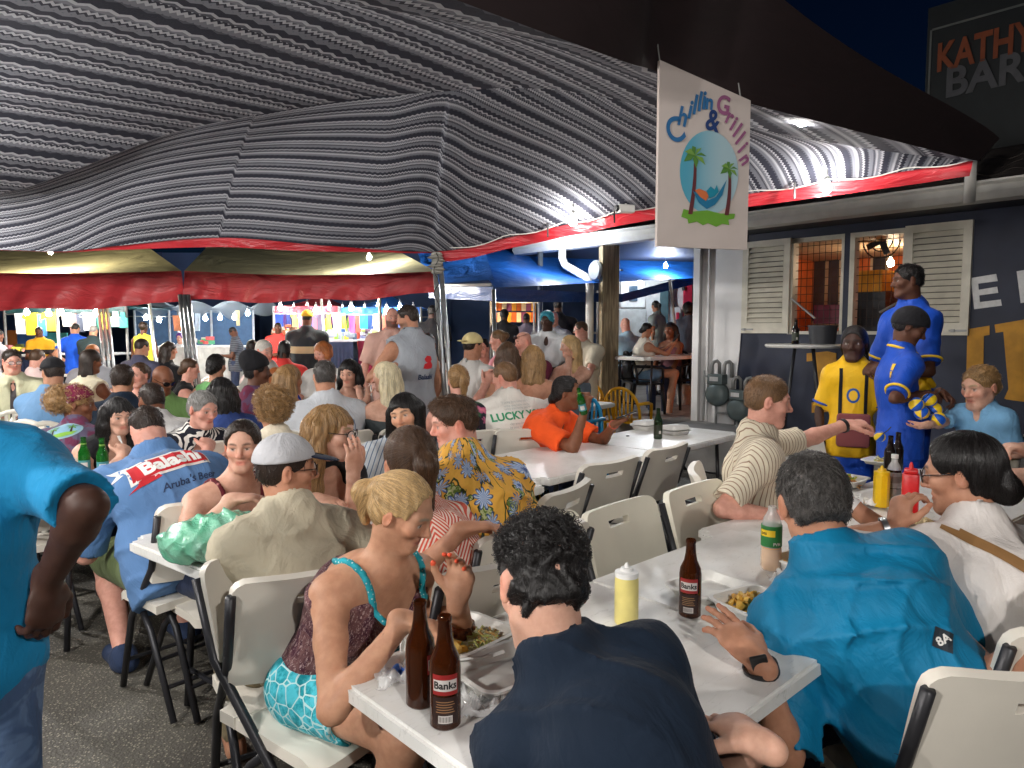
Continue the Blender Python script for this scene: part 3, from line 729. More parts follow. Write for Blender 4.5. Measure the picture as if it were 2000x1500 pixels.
# ================================================================ bulbs under and near the canopy, with added fill bulbs out of view
BP = 2.9
for p, w, label, r, c in (
    (at(1567, 232, 3.7), 26, 'brightest bare bulb hanging under the canopy right of the palm sign', 0.036, WARM),
    (at(1615, 368, 4.72), 4, 'bare bulb on the red hem above the gutter', 0.030, WARM),
    (at(1119, 433, 5.40), 3.2, 'bare bulb on the red hem left of the palm sign', 0.032, WARM),
    (at(721, 503, 9.55), 22, 'bare bulb hanging before the olive tent roof near the corner post', 0.03, WARM),
    (at(99, 492, 9.7), 22, 'bare bulb at the far left below the canopy hem', 0.03, (1.0, 0.88, 0.66)),
    (V(-1.75, -0.35, 2.22), 27, 'bare bulb on the tent edge behind the viewer', 0.035, WARM),
    (V(0.9, -0.9, 2.40), 33, 'bare bulb on the neighbouring tent behind the viewer', 0.035, WARM),
    (V(-3.2, -0.9, 2.3), 40, 'added fill bulb farther along the tent edge behind the viewer', 0.035, WARM),  # fill lamp, added to lift the faces of the middle crowd
    (V(-2.4, 1.2, 2.34), 26, 'added fill bulb on the canopy edge left of the viewer', 0.035, WARM),  # added fill lamp, kept outside the frame
    (V(-5.6, 5.4, 2.30), 60, 'added fill bulb at the far side of the canopy left of the view', 0.035, WARM),  # strong fill lamp added off frame to brighten the middle rows
    (V(-3.6, 3.2, 2.32), 34, 'added fill bulb under the middle of the canopy out of view', 0.035, WARM),  # another added fill lamp, unseen from the camera
    (at(1090, 480, 9.5), 16, 'bare bulb under the blue tarp', 0.03, COOL),
    (at(1300, 520, 11.0), 22, 'bare bulb above the porch tables', 0.03, COOL),
    (at(450, 560, 10.4), 58, 'bare bulb inside the second red valance tent', 0.03, WARM),
    (at(700, 545, 10.0), 44, 'bare bulb at the right end of the second red valance tent', 0.03, WARM),
    (at(180, 560, 10.6), 58, 'bare bulb inside the left red valance tent', 0.03, WARM),
    (at(-120, 560, 9.9), 30, 'bare bulb inside the left tent outside the view', 0.03, WARM)):
    bulb(p, w * BP, label, r, c)
# security camera on the hem
sc_ = empty('security_camera', at(1222, 408, 5.35), R(200), 'small white security camera clipped on the red hem', 'camera')
MB().rbox((0, 0, 0), (0.13, 0.065, 0.06), 0.012).build('housing', M_white, sc_)
MB().lathe([(0.024, 0), (0.022, 0.02), (0, 0.022)], 14).build('lens', M_black, sc_, loc=(0.066, 0, 0)).rotation_euler = (0, R(90), 0)
MB().tube([(0, 0, 0.03), (0, 0.0, 0.09)], 0.01, 8).build('bracket', M_white, sc_)

# cable that feeds the bulbs along the hem
pts = [interp(HEM, 0.56 + 0.44 * k / 60) + V(0, -0.03, 0.02 - 0.03 * abs(math.sin(k * 0.42))) for k in range(61)]
o = MB().tube(pts, 0.0045, 6).build('light_cable', M_white, None, smooth=True); tag(o, 'thin white cable looping along the red hem between the bulbs', 'cable')
pts = [at(852, 494, 5.86) + V(0.02 * math.sin(k), -0.02, -0.03 * k) for k in range(22)]
o = MB().tube(pts, 0.004, 6).build('hanging_cable', M_black, None, smooth=True); tag(o, 'dark cable hanging down the corner tent tubes', 'cable')

# ---------------------------------------------------------------- figures: smooth-blended implicit surfaces meshed as ONE skin
def cone(a, b, r1, r2=None, k=0.02, op=1): return ('c', np.asarray(a, float), np.asarray(b, float), r1, r1 if r2 is None else r2, k, op)
def ell(c, M, rad, k=0.02, op=1): return ('e', np.asarray(c, float), np.asarray(M, float), np.asarray(rad, float), k, op)   # M rows = axes
def plane(p, n, k=0.004): return ('p', np.asarray(p, float), nrm(n), k)                   # removes the side n points to
I3 = np.eye(3)
def _dot(a, b): return np.einsum('...i,...i->...', a, b)
def _pd(q, P):
    if q[0] == 'c':
        a, b, r1, r2 = q[1:5]; ba = (b - a).astype(np.float32); L = float(ba @ ba) + 1e-12
        pa = P - a.astype(np.float32)
        h = pa @ ba; t = np.clip(h * (1 / L), 0, 1)
        return np.sqrt(np.maximum(_dot(pa, pa) - t * (2 * h - t * L), 0)) - (r1 + (r2 - r1) * t)
    if q[0] == 'e':
        l = (P - q[1].astype(np.float32)) @ (q[2].T / q[3]).astype(np.float32)
        k0 = np.sqrt(_dot(l, l)); l *= (1 / q[3]).astype(np.float32); k1 = np.sqrt(_dot(l, l)) + 1e-6
        return k0 * (k0 - 1) / k1
    return (P - q[1].astype(np.float32)) @ q[2].astype(np.float32)
def _bound(q):
    if q[0] == 'c': c = (q[1] + q[2]) / 2; return c, np.linalg.norm(q[1] - q[2]) / 2 + max(q[3], q[4])
    return q[1], float(max(q[3]))
def _eval(prims, P, C, hr, big):
    D = np.full(P.shape[:-1], big, np.float32)
    for q in prims:
        if q[0] == 'd':
            D = D + q[1](P); continue
        if q[0] == 'p':
            d = _pd(q, P); k = q[3]; h = np.maximum(k - np.abs(D - d), 0) / k
            D = np.maximum(D, d) + h * h * k * 0.25; continue
        c, r = _bound(q); k, op = q[-2], q[-1]
        m = ((C - c) ** 2).sum(-1) < (r + hr + k + big) ** 2
        if not m.any(): continue
        d = _pd(q, P[m]); o = D[m]
        if op > 0:
            h = np.maximum(k - np.abs(o - d), 0) / k; D[m] = np.minimum(o, d) - h * h * k * 0.25
        else:
            d = -d; h = np.maximum(k - np.abs(o - d), 0) / k; D[m] = np.maximum(o, d) + h * h * k * 0.25
    return D
_OFF = np.array([(i, j, k) for i in (0, 1) for j in (0, 1) for k in (0, 1)])
_EDG = [(a, b) for a in range(8) for b in range(a + 1, 8) if bin(a ^ b).count('1') == 1]
def net(prims, vox, disp=None, box=None, N=5):
    bs = [_bound(q) for q in prims if q[0] not in 'pd' and q[-1] > 0]
    lo = np.min([c - r for c, r in bs], 0) - 2 * vox; hi = np.max([c + r for c, r in bs], 0) + 2 * vox
    if box is not None: lo = np.maximum(lo, box[0]); hi = np.minimum(hi, box[1])
    if (hi <= lo).any(): return np.zeros((0, 3), np.float32), np.zeros((0, 4), np.int32)
    S = vox * N
    nb = np.ceil((hi - lo) / S).astype(int)
    I = np.stack(np.meshgrid(*[np.arange(k) for k in nb], indexing='ij'), -1).reshape(-1, 3)
    C = (lo + (I + 0.5) * S).astype(np.float32)
    hr = S * 0.87
    dc = _eval(prims, C[:, None, :], C, hr, 0.05)[:, 0]
    keep = np.abs(dc) < hr * 1.2 + 0.010
    I, C = I[keep], C[keep]
    if len(I) == 0: return np.zeros((0, 3), np.float32), np.zeros((0, 4), np.int32)
    g = np.arange(N + 1)
    O = np.stack(np.meshgrid(g, g, g, indexing='ij'), -1)
    P = (lo + (I[:, None, None, None, :] * N + O[None]) * vox).astype(np.float32).reshape(len(I), -1, 3)
    D = _eval(prims, P, C, hr, 0.03)
    if disp is not None: D = D + disp(P)
    D = D.reshape(len(I), N + 1, N + 1, N + 1)
    neg = D < 0
    cnt = sum(neg[:, a:a + N, b:b + N, c:c + N].astype(np.uint8) for a, b, c in _OFF)
    w = np.argwhere((cnt > 0) & (cnt < 8))
    if len(w) == 0: return np.zeros((0, 3), np.float32), np.zeros((0, 4), np.int32)
    vals = np.stack([D[w[:, 0], w[:, 1] + a, w[:, 2] + b, w[:, 3] + c] for a, b, c in _OFF], 1)
    acc = np.zeros((len(w), 3), np.float32); num = np.zeros(len(w), np.float32)
    for a, b in _EDG:
        va, vb = vals[:, a], vals[:, b]; m = (va < 0) != (vb < 0)
        t = np.where(m, va / np.where(m, va - vb, 1), 0)[:, None]
        acc += np.where(m[:, None], _OFF[a] + t * (_OFF[b] - _OFF[a]), 0); num += m
    gi = I[w[:, 0]] * N + w[:, 1:]
    vs = lo + (gi + acc / num[:, None]) * vox
    dims = nb * N
    idx = np.full(int(np.prod(dims)) + 1, -1, np.int32)
    flat = (gi[:, 0] * dims[1] + gi[:, 1]) * dims[2] + gi[:, 2]
    idx[flat] = np.arange(len(w))
    fs = []
    st = np.array([dims[1] * dims[2], dims[2], 1])
    for ax in range(3):
        o1, o2 = [(1, 2), (2, 0), (0, 1)][ax]
        c2 = {0: 4, 1: 2, 2: 1}[ax]
        s0, s1 = vals[:, 0] < 0, vals[:, c2] < 0
        m = (s0 != s1) & (gi[:, o1] > 0) & (gi[:, o2] > 0)
        f0 = flat[m]
        q = np.stack([idx[f0], idx[f0 - st[o1]], idx[f0 - st[o1] - st[o2]], idx[f0 - st[o2]]], 1)
        fl = s0[m]; q = np.where(fl[:, None], q, q[:, ::-1])
        fs.append(q[(q >= 0).all(1)])
    return vs.astype(np.float32), np.concatenate(fs).astype(np.int32)
def joined(parts):
    vs, fs, n = [], [], 0
    for v, f in parts:
        vs.append(v); fs.append(f + n); n += len(v)
    return np.concatenate(vs), np.concatenate(fs)
def outside(v, f, boxes, pad):           # drops faces that a finer piece covers
    if len(f) == 0: return v, f
    c = v[f].mean(1); k = np.ones(len(f), bool)
    for lo, hi in boxes: k &= ~((c > lo + pad) & (c < hi - pad)).all(1)
    f = f[k]; u = np.unique(f); mp = np.full(len(v), -1, np.int32); mp[u] = np.arange(len(u))
    return v[u], mp[f]

def frame(yaw, pitch=0, roll=0):         # rows: right, forward, up
    cy, sy = math.cos(yaw), math.sin(yaw)
    r, f, u = V(sy, -cy, 0), V(cy, sy, 0), V(0, 0, 1)
    c, s = math.cos(pitch), math.sin(pitch); f, u = c * f - s * u, c * u + s * f
    c, s = math.cos(roll), math.sin(roll); r, u = c * r + s * u, c * u - s * r
    return np.array([r, f, u])

def ik(a, b, l1, l2, hint):
    d = b - a; L = np.linalg.norm(d)
    if L > (l1 + l2) * 0.995: b = a + d / L * (l1 + l2) * 0.995; d = b - a; L = np.linalg.norm(d)
    x = (l1 * l1 - l2 * l2 + L * L) / (2 * L); h = math.sqrt(max(l1 * l1 - x * x, 0))
    n = d / L; p = np.asarray(hint, float); p = nrm(p - (p @ n) * n)
    return a + n * x + p * h, b

def hand_prims(w, d, pn, s, curl=0.35, thumb=1, spread=0.12, flex=None):
    """w wrist, d direction of the fingers, pn palm normal, thumb +1/-1 = side of cross(d, pn)."""
    d = nrm(d); pn = nrm(pn - (pn @ d) * d); sd = np.cross(d, pn) * thumb
    P = []
    M = np.array([sd, d, pn])
    P.append(ell(w + d * 0.045 * s, M, V(0.043, 0.055, 0.0165) * s, 0.012))
    P.append(ell(w + d * 0.072 * s - sd * 0.006 * s, M, V(0.041, 0.026, 0.0135) * s, 0.012))
    P.append(cone(w - d * 0.02 * s, w + d * 0.03 * s, 0.026 * s, 0.024 * s, 0.015))
    tips = []
    for i, (off, L) in enumerate(((0.030, 0.072), (0.010, 0.080), (-0.011, 0.074), (-0.031, 0.058))):
        b = w + d * (0.090 - abs(off - 0.005) * 0.28) * s + sd * off * s
        a0 = nrm(d + sd * off * spread * 30 * 0.22)
        ang = (curl if flex is None else flex[i]) * (0.9 + 0.12 * i)
        p, dr = b, a0
        for j, (fr, r) in enumerate(((0.45, 0.0084), (0.30, 0.0076), (0.25, 0.0068))):
            c, sn = math.cos(ang), math.sin(ang)
            up = np.cross(np.cross(dr, pn), dr); up = nrm(up)
            dr = c * dr + sn * up
            e = p + dr * L * fr * s
            P.append(cone(p, e, r * s * 1.02, r * s * 0.94, 0.006)); p = e
        tips.append((p, dr))
    t0 = w + d * 0.025 * s + sd * 0.028 * s
    t1 = t0 + nrm(sd * 0.8 + d * 0.75 + pn * 0.35) * 0.038 * s
    t2 = t1 + nrm(sd * 0.35 + d * 0.95 + pn * 0.4) * 0.032 * s
    t3 = t2 + nrm(sd * 0.1 + d + pn * 0.45) * 0.025 * s
    P += [cone(t0, t1, 0.0155 * s, 0.0118 * s, 0.012), cone(t1, t2, 0.0112 * s, 0.010 * s, 0.005), cone(t2, t3, 0.0098 * s, 0.0078 * s, 0.004)]
    tips.append((t3, nrm(t3 - t2)))
    return P, tips

def head_prims(c, M, s, fem=0, jaw=1.0, nose=1.0, cheek=0.0):
    L = lambda *v: c + (V(*v) * s) @ M
    j = (0.87 if fem else 1.0) * jaw; n = (0.88 if fem else 1.0) * nose
    E = lambda v, r, k=0.02, op=1: ell(L(*v), M, V(*r) * s, k * s, op)
    P = [E((0, -0.012, 0.035), (0.0765, 0.097, 0.087)),
         E((0, 0.022, -0.030), (0.060 * j, 0.066, 0.083), 0.03),
         cone(L(-0.014 * j, 0.072, -0.098), L(0.014 * j, 0.072, -0.098), 0.019 * s, 0.019 * s, 0.035 * s),
         cone(L(-0.047 * j, -0.002, -0.056), L(-0.022 * j, 0.058, -0.094), 0.018 * s, 0.016 * s, 0.035 * s),
         cone(L(0.047 * j, -0.002, -0.056), L(0.022 * j, 0.058, -0.094), 0.018 * s, 0.016 * s, 0.035 * s)]
    for x in (-1, 1):
        P.append(E((x * 0.040, 0.060, -0.016), (0.027 + cheek * 0.012, 0.024 + cheek * 0.01, 0.024 + cheek * 0.01), 0.03))
        P.append(cone(L(x * 0.013, 0.084, 0.030), L(x * 0.047, 0.068, 0.030), 0.0115 * s, 0.010 * s, 0.02 * s))
    for x in (-1, 1):
        P.append(E((x * 0.032, 0.099, 0.008), (0.020, 0.020, 0.014), 0.014, -1))
        P.append(E((x * 0.032, 0.0705, 0.008), (0.0145, 0.0145, 0.0135), 0.004))
        P.append(cone(L(x * 0.019, 0.0815, 0.016), L(x * 0.045, 0.0755, 0.0155), 0.0042 * s, 0.004 * s, 0.006 * s))
        P.append(cone(L(x * 0.020, 0.0800, -0.002), L(x * 0.044, 0.0740, -0.001), 0.0036 * s, 0.0036 * s, 0.008 * s))
    P += [cone(L(0, 0.086, 0.018), L(0, 0.106 + 0.004 * n, -0.020), 0.0085 * s * n, 0.0115 * s * n, 0.014 * s),
          E((0, 0.106 + 0.004 * n, -0.024), (0.0125 * n, 0.0115, 0.010), 0.008)]
    for x in (-1, 1): P.append(E((x * 0.0135 * n, 0.095, -0.028), (0.0085, 0.011, 0.008), 0.008))
    P += [cone(L(-0.016, 0.083, -0.0535), L(0.016, 0.083, -0.0535), 0.0085 * s, 0.0085 * s, 0.012 * s),
          cone(L(-0.014, 0.083, -0.0665), L(0.014, 0.083, -0.0665), 0.0085 * s, 0.0085 * s, 0.010 * s),
          cone(L(-0.025, 0.0905, -0.0590), L(0, 0.0925, -0.0608), 0.0020 * s, 0.0022 * s, 0.006 * s, -1), cone(L(0.025, 0.0905, -0.0590), L(0, 0.0925, -0.0608), 0.0020 * s, 0.0022 * s, 0.006 * s, -1)]
    for x in (-1, 1):
        A = np.array([nrm(M[0] * x + M[1] * -0.35), nrm(M[1] + M[0] * x * 0.35), M[2]])
        P.append(ell(L(x * 0.080, -0.012, -0.004), A, V(0.0085, 0.019, 0.031) * s, 0.010 * s))
        P.append(ell(L(x * 0.089, -0.006, -0.002), A, V(0.006, 0.010, 0.018) * s, 0.004 * s, -1))
    return P
def head_colors(v, c, M, s, skin, lip, brow, eye, rosy=0.25, beard=None, gaze=(0, 0), lidc=None):
    q = (v - c) @ M.T / s
    x, y, z = q[:, 0], q[:, 1], q[:, 2]; ax = np.abs(x)
    skin = np.array(skin); col = np.tile(skin, (len(v), 1))
    def mixin(m, cc): 
        nonlocal col
        col = col * (1 - m[:, None]) + np.array(cc) * m[:, None]
    g = lambda dx, dy, dz: np.exp(-(dx ** 2 + dy ** 2 + dz ** 2))
    red = skin * np.array([1.08, 0.70, 0.66])
    mixin(rosy * g((ax - 0.042) / 0.025, (y - 0.06) / 0.05, (z + 0.02) / 0.025), red)
    mixin(rosy * 1.3 * g(x / 0.018, (y - 0.108) / 0.03, (z + 0.022) / 0.02), red)
    mixin(rosy * 1.2 * g((ax - 0.085) / 0.012, (y + 0.012) / 0.04, z / 0.05), red)
    if beard is not None:
        m = np.clip((-0.028 - z + 0.35 * np.maximum(0.055 - y, 0) * 0 ) / 0.014, 0, 1) * np.clip((y + 0.01) / 0.02, 0, 1) * np.clip((0.13 + z) / 0.02, 0, 1)
        mixin(m * beard[3], beard[:3])
    lm = np.exp(-((z + 0.060) / 0.0115) ** 4 - (x / 0.0245) ** 4) * (y > 0.074)
    mixin(lm * 0.85, lip)
    mixin(np.exp(-((z + 0.060) / 0.0022) ** 2 - (x / 0.025) ** 6) * (y > 0.07) * 0.7, np.array(lip) * 0.35)
    bz = 0.031 + 0.004 * np.sin((ax - 0.012) / 0.04 * 3.0)
    mixin(np.exp(-((z - bz) / 0.0048) ** 4 - ((ax - 0.032) / 0.0195) ** 6) * (y > 0.055) * 0.8, brow)
    ed = np.sqrt((ax - 0.032) ** 2 + (y - 0.0705) ** 2 + (z - 0.008) ** 2)
    op = np.exp(-((z - 0.0072) / 0.0058) ** 6 - ((ax - 0.032) / 0.0135) ** 6) * (y > 0.06) * (ed < 0.0165)
    mixin(op * 0.95, (0.62, 0.58, 0.54))
    sx = np.sign(x)
    ir = np.exp(-(((x - sx * 0.032 - gaze[0] * 0.008) ** 2 + (z - 0.0075 - gaze[1] * 0.006) ** 2) / 0.0062 ** 2) ** 3) * op
    mixin(np.clip(ir * 1.2, 0, 1), eye)
    mixin(np.exp(-((z - 0.0138) / 0.0026) ** 2 - ((ax - 0.033) / 0.0150) ** 6) * (y > 0.055) * (ed < 0.022) * 0.75, skin * 0.22 if lidc is None else lidc)
    return col

SKIN = {'light': lin(216, 170, 148), 'tan': lin(194, 142, 114), 'pink': lin(220, 164, 146), 'olive': lin(184, 136, 108), 'asian': lin(220, 172, 140),
        'brown': lin(128, 82, 58), 'dark': lin(98, 64, 48), 'deep': lin(70, 46, 37), 'gold': lin(206, 156, 126)}
def skin_mat():
    if 'skin' in MATS: return MATS['skin']
    t = NT('skin'); a = t.attr('Col'); c = t.co()
    nz = t.noise(c, 35, 5, 0.6)
    col = t.mix(0.5, a.outputs[0], t.mix(t.ss(nz, 0.3, 0.7), (0.72, 0.60, 0.56), (1.0, 1.0, 1.0)), 'MULTIPLY')
    t.out(col, t.m('MULTIPLY_ADD', nz, 0.2, 0.44), Specular_IOR_Level=0.32, Subsurface_Weight=0.12, Subsurface_Radius=(0.012, 0.005, 0.003), Subsurface_Scale=0.5)
    t.bump(t.noise(c, 220, 3), 0.10, 0.002)
    MATS['skin'] = t.mat; return t.mat

def cloth(name, col, pat=None, col2=None, rough=0.85, fold=0.6, weave=500, sc=1.0, trans=None):
    """woven cloth; the pattern lies in the garment's own coordinates 'tc' (x across, y front, z up)."""
    if name in MATS: return MATS[name]
    t = NT(name); tc = t.attr('tc').outputs[1]; x, y, z = t.xyz(tc)
    col2 = col2 or tuple(v * 0.5 for v in col)
    nz = t.noise(tc, 7 * sc, 4)
    base = t.mix(t.ss(nz, 0.3, 0.7), tuple(v * 0.90 for v in col), tuple(min(v * 1.06, 1) for v in col))
    ang = t.m('ADD', t.m('MULTIPLY', t.m('ARCTAN2', x, t.m('ADD', y, 0.03)), 0.17), t.m('MULTIPLY', t.noise(tc, 5, 2), 0.012))
    if pat == 'vstripe':
        f = t.m('FRACT', t.m('MULTIPLY', t.m('ADD', t.m('SUBTRACT', t.m('MULTIPLY', x, 0.85), t.m('MULTIPLY', y, 0.65)), t.m('MULTIPLY', t.noise(tc, 5, 2), 0.012)), 42 * sc)); m = t.m('LESS_THAN', f, 0.22)
        base = t.mix(m, base, col2)
    elif pat == 'hstripe':
        f = t.m('FRACT', t.m('MULTIPLY', t.m('ADD', z, t.m('MULTIPLY', x, 0.15)), 22 * sc)); base = t.mix(t.step(f, 0.5), base, col2)
    elif pat == 'band':
        base = t.mix(t.m('MULTIPLY', t.step(z, 0.24), t.m('LESS_THAN', z, 0.33)), base, col2)
    elif pat == 'chevron':
        f = t.m('FRACT', t.m('MULTIPLY', t.m('ADD', z, t.m('MULTIPLY', t.m('ABSOLUTE', t.m('SUBTRACT', t.m('FRACT', t.m('MULTIPLY', ang, 5.5)), 0.5)), 0.19)), 48 * sc))
        base = t.mix(t.step(f, 0.52), base, col2)
    elif pat == 'zebra':
        w = t.n('ShaderNodeTexWave', {'Vector': t.scale(tc, (1, 0.6, 1.2)), 'Scale': 16 * sc, 'Distortion': 9, 'Detail': 2, 'Detail Scale': 0.7}, bands_direction='DIAGONAL')
        m = t.m('MULTIPLY', t.step(w.outputs[1], 0.5), t.step(t.noise(tc, 11, 1), 0.42)); base = t.mix(m, base, col2)
    elif pat == 'tie':
        m = t.ss(t.noise(tc, 14 * sc, 6, 0.7, 2.0), 0.40, 0.60); base = t.mix(m, base, col2)
        m2 = t.ss(t.noise(t.scale(tc, (9, 9, 2.5)), 22, 4, 0.7, 1.0), 0.54, 0.62); base = t.mix(t.m('MULTIPLY', m2, 0.75), base, lin(206, 180, 178))
    elif pat == 'net':                                       # pale irregular lines over a ground colour
        d = t.vor(tc, 24 * sc, 'DISTANCE_TO_EDGE'); nn = t.noise(tc, 40, 4)
        m = t.m('LESS_THAN', d, t.m('MULTIPLY', nn, 0.10)); base = t.mix(m, t.mix(t.ss(t.noise(tc, 18, 5, 0.7), 0.42, 0.6), base, tuple(min(1, v * 1.7 + 0.08) for v in col)), col2)
    elif pat == 'blot':
        m = t.ss(t.noise(tc, 9 * sc, 3, 0.6, 0.8), 0.46, 0.56); base = t.mix(m, base, col2)
    elif pat == 'dots':
        m = t.m('LESS_THAN', t.vor(tc, 30 * sc, rnd=0.6), 0.22); base = t.mix(m, base, col2)
    elif pat in ('floral', 'roses'):
        hw = t.comb(ang, 0, z)
        def blooms(scl, seed, rad, petals):
            v = t.vor(t.n('ShaderNodeVectorMath', {0: hw, 1: (seed, 0, seed * 0.7)}, operation='ADD').outputs[0], scl, rnd=0.75, out=None)
            pos = t.n('ShaderNodeVectorMath', {0: t.n('ShaderNodeVectorMath', {0: hw, 1: (seed, 0, seed * 0.7)}, operation='ADD').outputs[0], 1: v.outputs['Position']}, operation='SUBTRACT').outputs[0]
            px, _, pz = t.xyz(pos)
            a = t.m('ARCTAN2', pz, px)
            pet = t.m('MULTIPLY_ADD', t.m('ABSOLUTE', t.m('SINE', t.m('MULTIPLY', a, petals / 2))), 0.42, 0.58)
            return t.m('DIVIDE', v.outputs[0], t.m('MULTIPLY', pet, rad)), v.outputs[1], a
        if pat == 'floral':
            stem = t.vor(t.n('ShaderNodeVectorMath', {0: t.scale(hw, (1, 1, 0.35)), 1: t.scale(t.n('ShaderNodeTexNoise', {'Vector': hw, 'Scale': 9.0}).outputs[1], (0.05, 0, 0.05))}, operation='ADD').outputs[0], 15, 'DISTANCE_TO_EDGE')
            base = t.mix(t.m('MULTIPLY', t.m('LESS_THAN', stem, 0.022), t.step(t.noise(hw, 16, 1), 0.47)), base, lin(52, 62, 30))
            lf, _, la = blooms(13, 0.37, 0.45, 3)
            lf = t.m('ADD', lf, t.m('MULTIPLY', t.m('SUBTRACT', t.noise(hw, 60, 2), 0.5), 0.7))
            base = t.mix(t.m('LESS_THAN', lf, 1.0), base, lin(46, 58, 30))
            base = t.mix(t.m('LESS_THAN', lf, 0.86), base, t.mix(t.step(t.noise(hw, 70, 2, 0.5, 1.5), 0.5), lin(104, 128, 52), lin(186, 192, 140)))
            for sd, rr in ((0.0, 0.50), (0.61, 0.40)):
                fl, _, fa = blooms(11.5 if sd == 0 else 14, sd, rr, 9)
                base = t.mix(t.m('LESS_THAN', fl, 1.0), base, lin(70, 88, 130))
                base = t.mix(t.m('LESS_THAN', fl, 0.88), base, t.mix(t.step(t.m('SINE', t.m('MULTIPLY', fa, 18)), 0.1), lin(206, 220, 238), lin(112, 148, 208)))
                base = t.mix(t.m('LESS_THAN', fl, 0.30), base, lin(70, 100, 170))
        else:
            lf, _, _ = blooms(17, 0.37, 0.42, 3); base = t.mix(t.m('LESS_THAN', lf, 1.0), base, lin(44, 92, 62))
            fl, _, fa = blooms(13, 0.0, 0.45, 5)
            base = t.mix(t.m('LESS_THAN', fl, 1.0), base, t.mix(t.ss(fl, 0.1, 0.9), lin(214, 120, 140), lin(170, 84, 120)))
    t.out(base, rough, Sheen_Weight=0.03, Specular_IOR_Level=0.3)
    fn = t.noise(t.scale(tc, (1.0, 1.0, 0.55)), 11, 3, 0.55, 0.9)
    cr = t.noise(t.scale(tc, (1.6, 1.6, 0.8)), 24, 3, 0.6, 1.6)
    t.bump(t.m('ADD', fn, t.m('MULTIPLY', cr, 0.16)), fold * 0.75, 0.030)
    MATS[name] = t.mat; return t.mat

def hair_mat(name, col, col2=None, rough=0.42):
    if name in MATS: return MATS[name]
    t = NT(name); tc = t.attr('tc').outputs[1]
    col2 = col2 or tuple(v * 0.45 for v in col)
    s1 = t.noise(t.scale(tc, (1, 1, 0.10)), 130, 4, 0.65, 0.2)
    s2 = t.noise(tc, 14, 2)
    f = t.ss(t.m('MULTIPLY_ADD', s2, 0.5, t.m('MULTIPLY', s1, 0.6)), 0.38, 0.70)
    t.out(t.mix(f, col2, col), rough, Specular_IOR_Level=0.35)
    t.bump(s1, 0.7, 0.006)
    MATS[name] = t.mat; return t.mat
def strand_mat(name, col, col2=None, rough=0.35):
    if name in MATS: return MATS[name]
    t = NT(name); hi = t.n('ShaderNodeHairInfo')
    col2 = col2 or tuple(v * 0.5 for v in col)
    t.out(t.mix(hi.outputs['Random'], col2, col), rough, Specular_IOR_Level=0.5)
    MATS[name] = t.mat; return t.mat
def strands(name, paths, rad, mat, parent, loc):
    n, k, _ = paths.shape
    cu = bpy.data.hair_curves.new(name); cu.add_curves([k] * n)
    cu.attributes['position'].data.foreach_set('vector', np.ascontiguousarray(paths - np.asarray(loc), np.float32).ravel())
    ra = cu.attributes.get('radius') or cu.attributes.new('radius', 'FLOAT', 'POINT')
    ra.data.foreach_set('value', np.tile(np.linspace(rad, rad * 0.45, k), n).astype(np.float32))
    cu.materials.append(mat)
    o = bpy.data.objects.new(name, cu)
    return link(o, parent)
def folds(c, M, amp, seed=0.0):          # soft creases running across a garment
    c = np.asarray(c, np.float32); Mt = M.T.astype(np.float32)
    def f(P):
        q = (P - c) @ Mt
        x, y, z = q[..., 0], q[..., 1], q[..., 2]
        w = 2.4 * np.sin(5 * x + 4 * z + seed) + 1.6 * np.sin(8 * z - 7 * y + 1.7 * seed)
        r1 = 1 - np.abs(np.sin(15 * z + 11 * x + 4 * y + w)); r2 = 1 - np.abs(np.sin(13 * z - 17 * x - 6 * y + 1.3 * w + seed))
        return -amp * 1.5 * (r1 ** 3 * (0.5 + 0.5 * np.sin(6 * x - 5 * z + seed)) + 0.8 * r2 ** 3 * (0.5 + 0.5 * np.sin(7 * z + 5 * x + 2 * seed)) - 0.25)
    return f

BV = {3: 0.0135, 2: 0.021, 1: 0.028, 0: 0.03}
HV = {3: 0.0038, 2: 0.0068, 1: 0.0106, 0: 0.014}
NV = {3: 0.0042, 2: 0.0068}
CV = {3: 0.0100, 2: 0.0160, 1: 0.025, 0: 0.025}
HAIRC = {'black': lin(30, 27, 27), 'dark': lin(52, 40, 33), 'brown': lin(88, 64, 46), 'lbrown': lin(128, 96, 66), 'blond': lin(206, 172, 122), 'plat': lin(228, 214, 180),
         'grey': lin(150, 148, 145), 'white': lin(214, 210, 202), 'ginger': lin(196, 118, 66), 'turq': lin(60, 170, 196), 'purple': lin(110, 60, 150), 'salt': lin(84, 80, 78), 'dblond': lin(166, 130, 86)}
def hm(c): return hair_mat('hair_' + c, HAIRC[c], None if c not in ('plat', 'white', 'blond') else tuple(v * 0.62 for v in HAIRC[c]))
FIG = {}
SKIN_DARK = ('dark', 'deep', 'brown')

def dome(c, M, s, e, cut, tilt=0.0):
    L = lambda *v: c + (V(*v) * s) @ M
    return [ell(L(0, -0.012, 0.035), M, V(0.0765 + e, 0.097 + e, 0.087 + e) * s, 0.01 * s), plane(L(0, 0, cut), -(M[2] + M[1] * tilt), 0.006)]

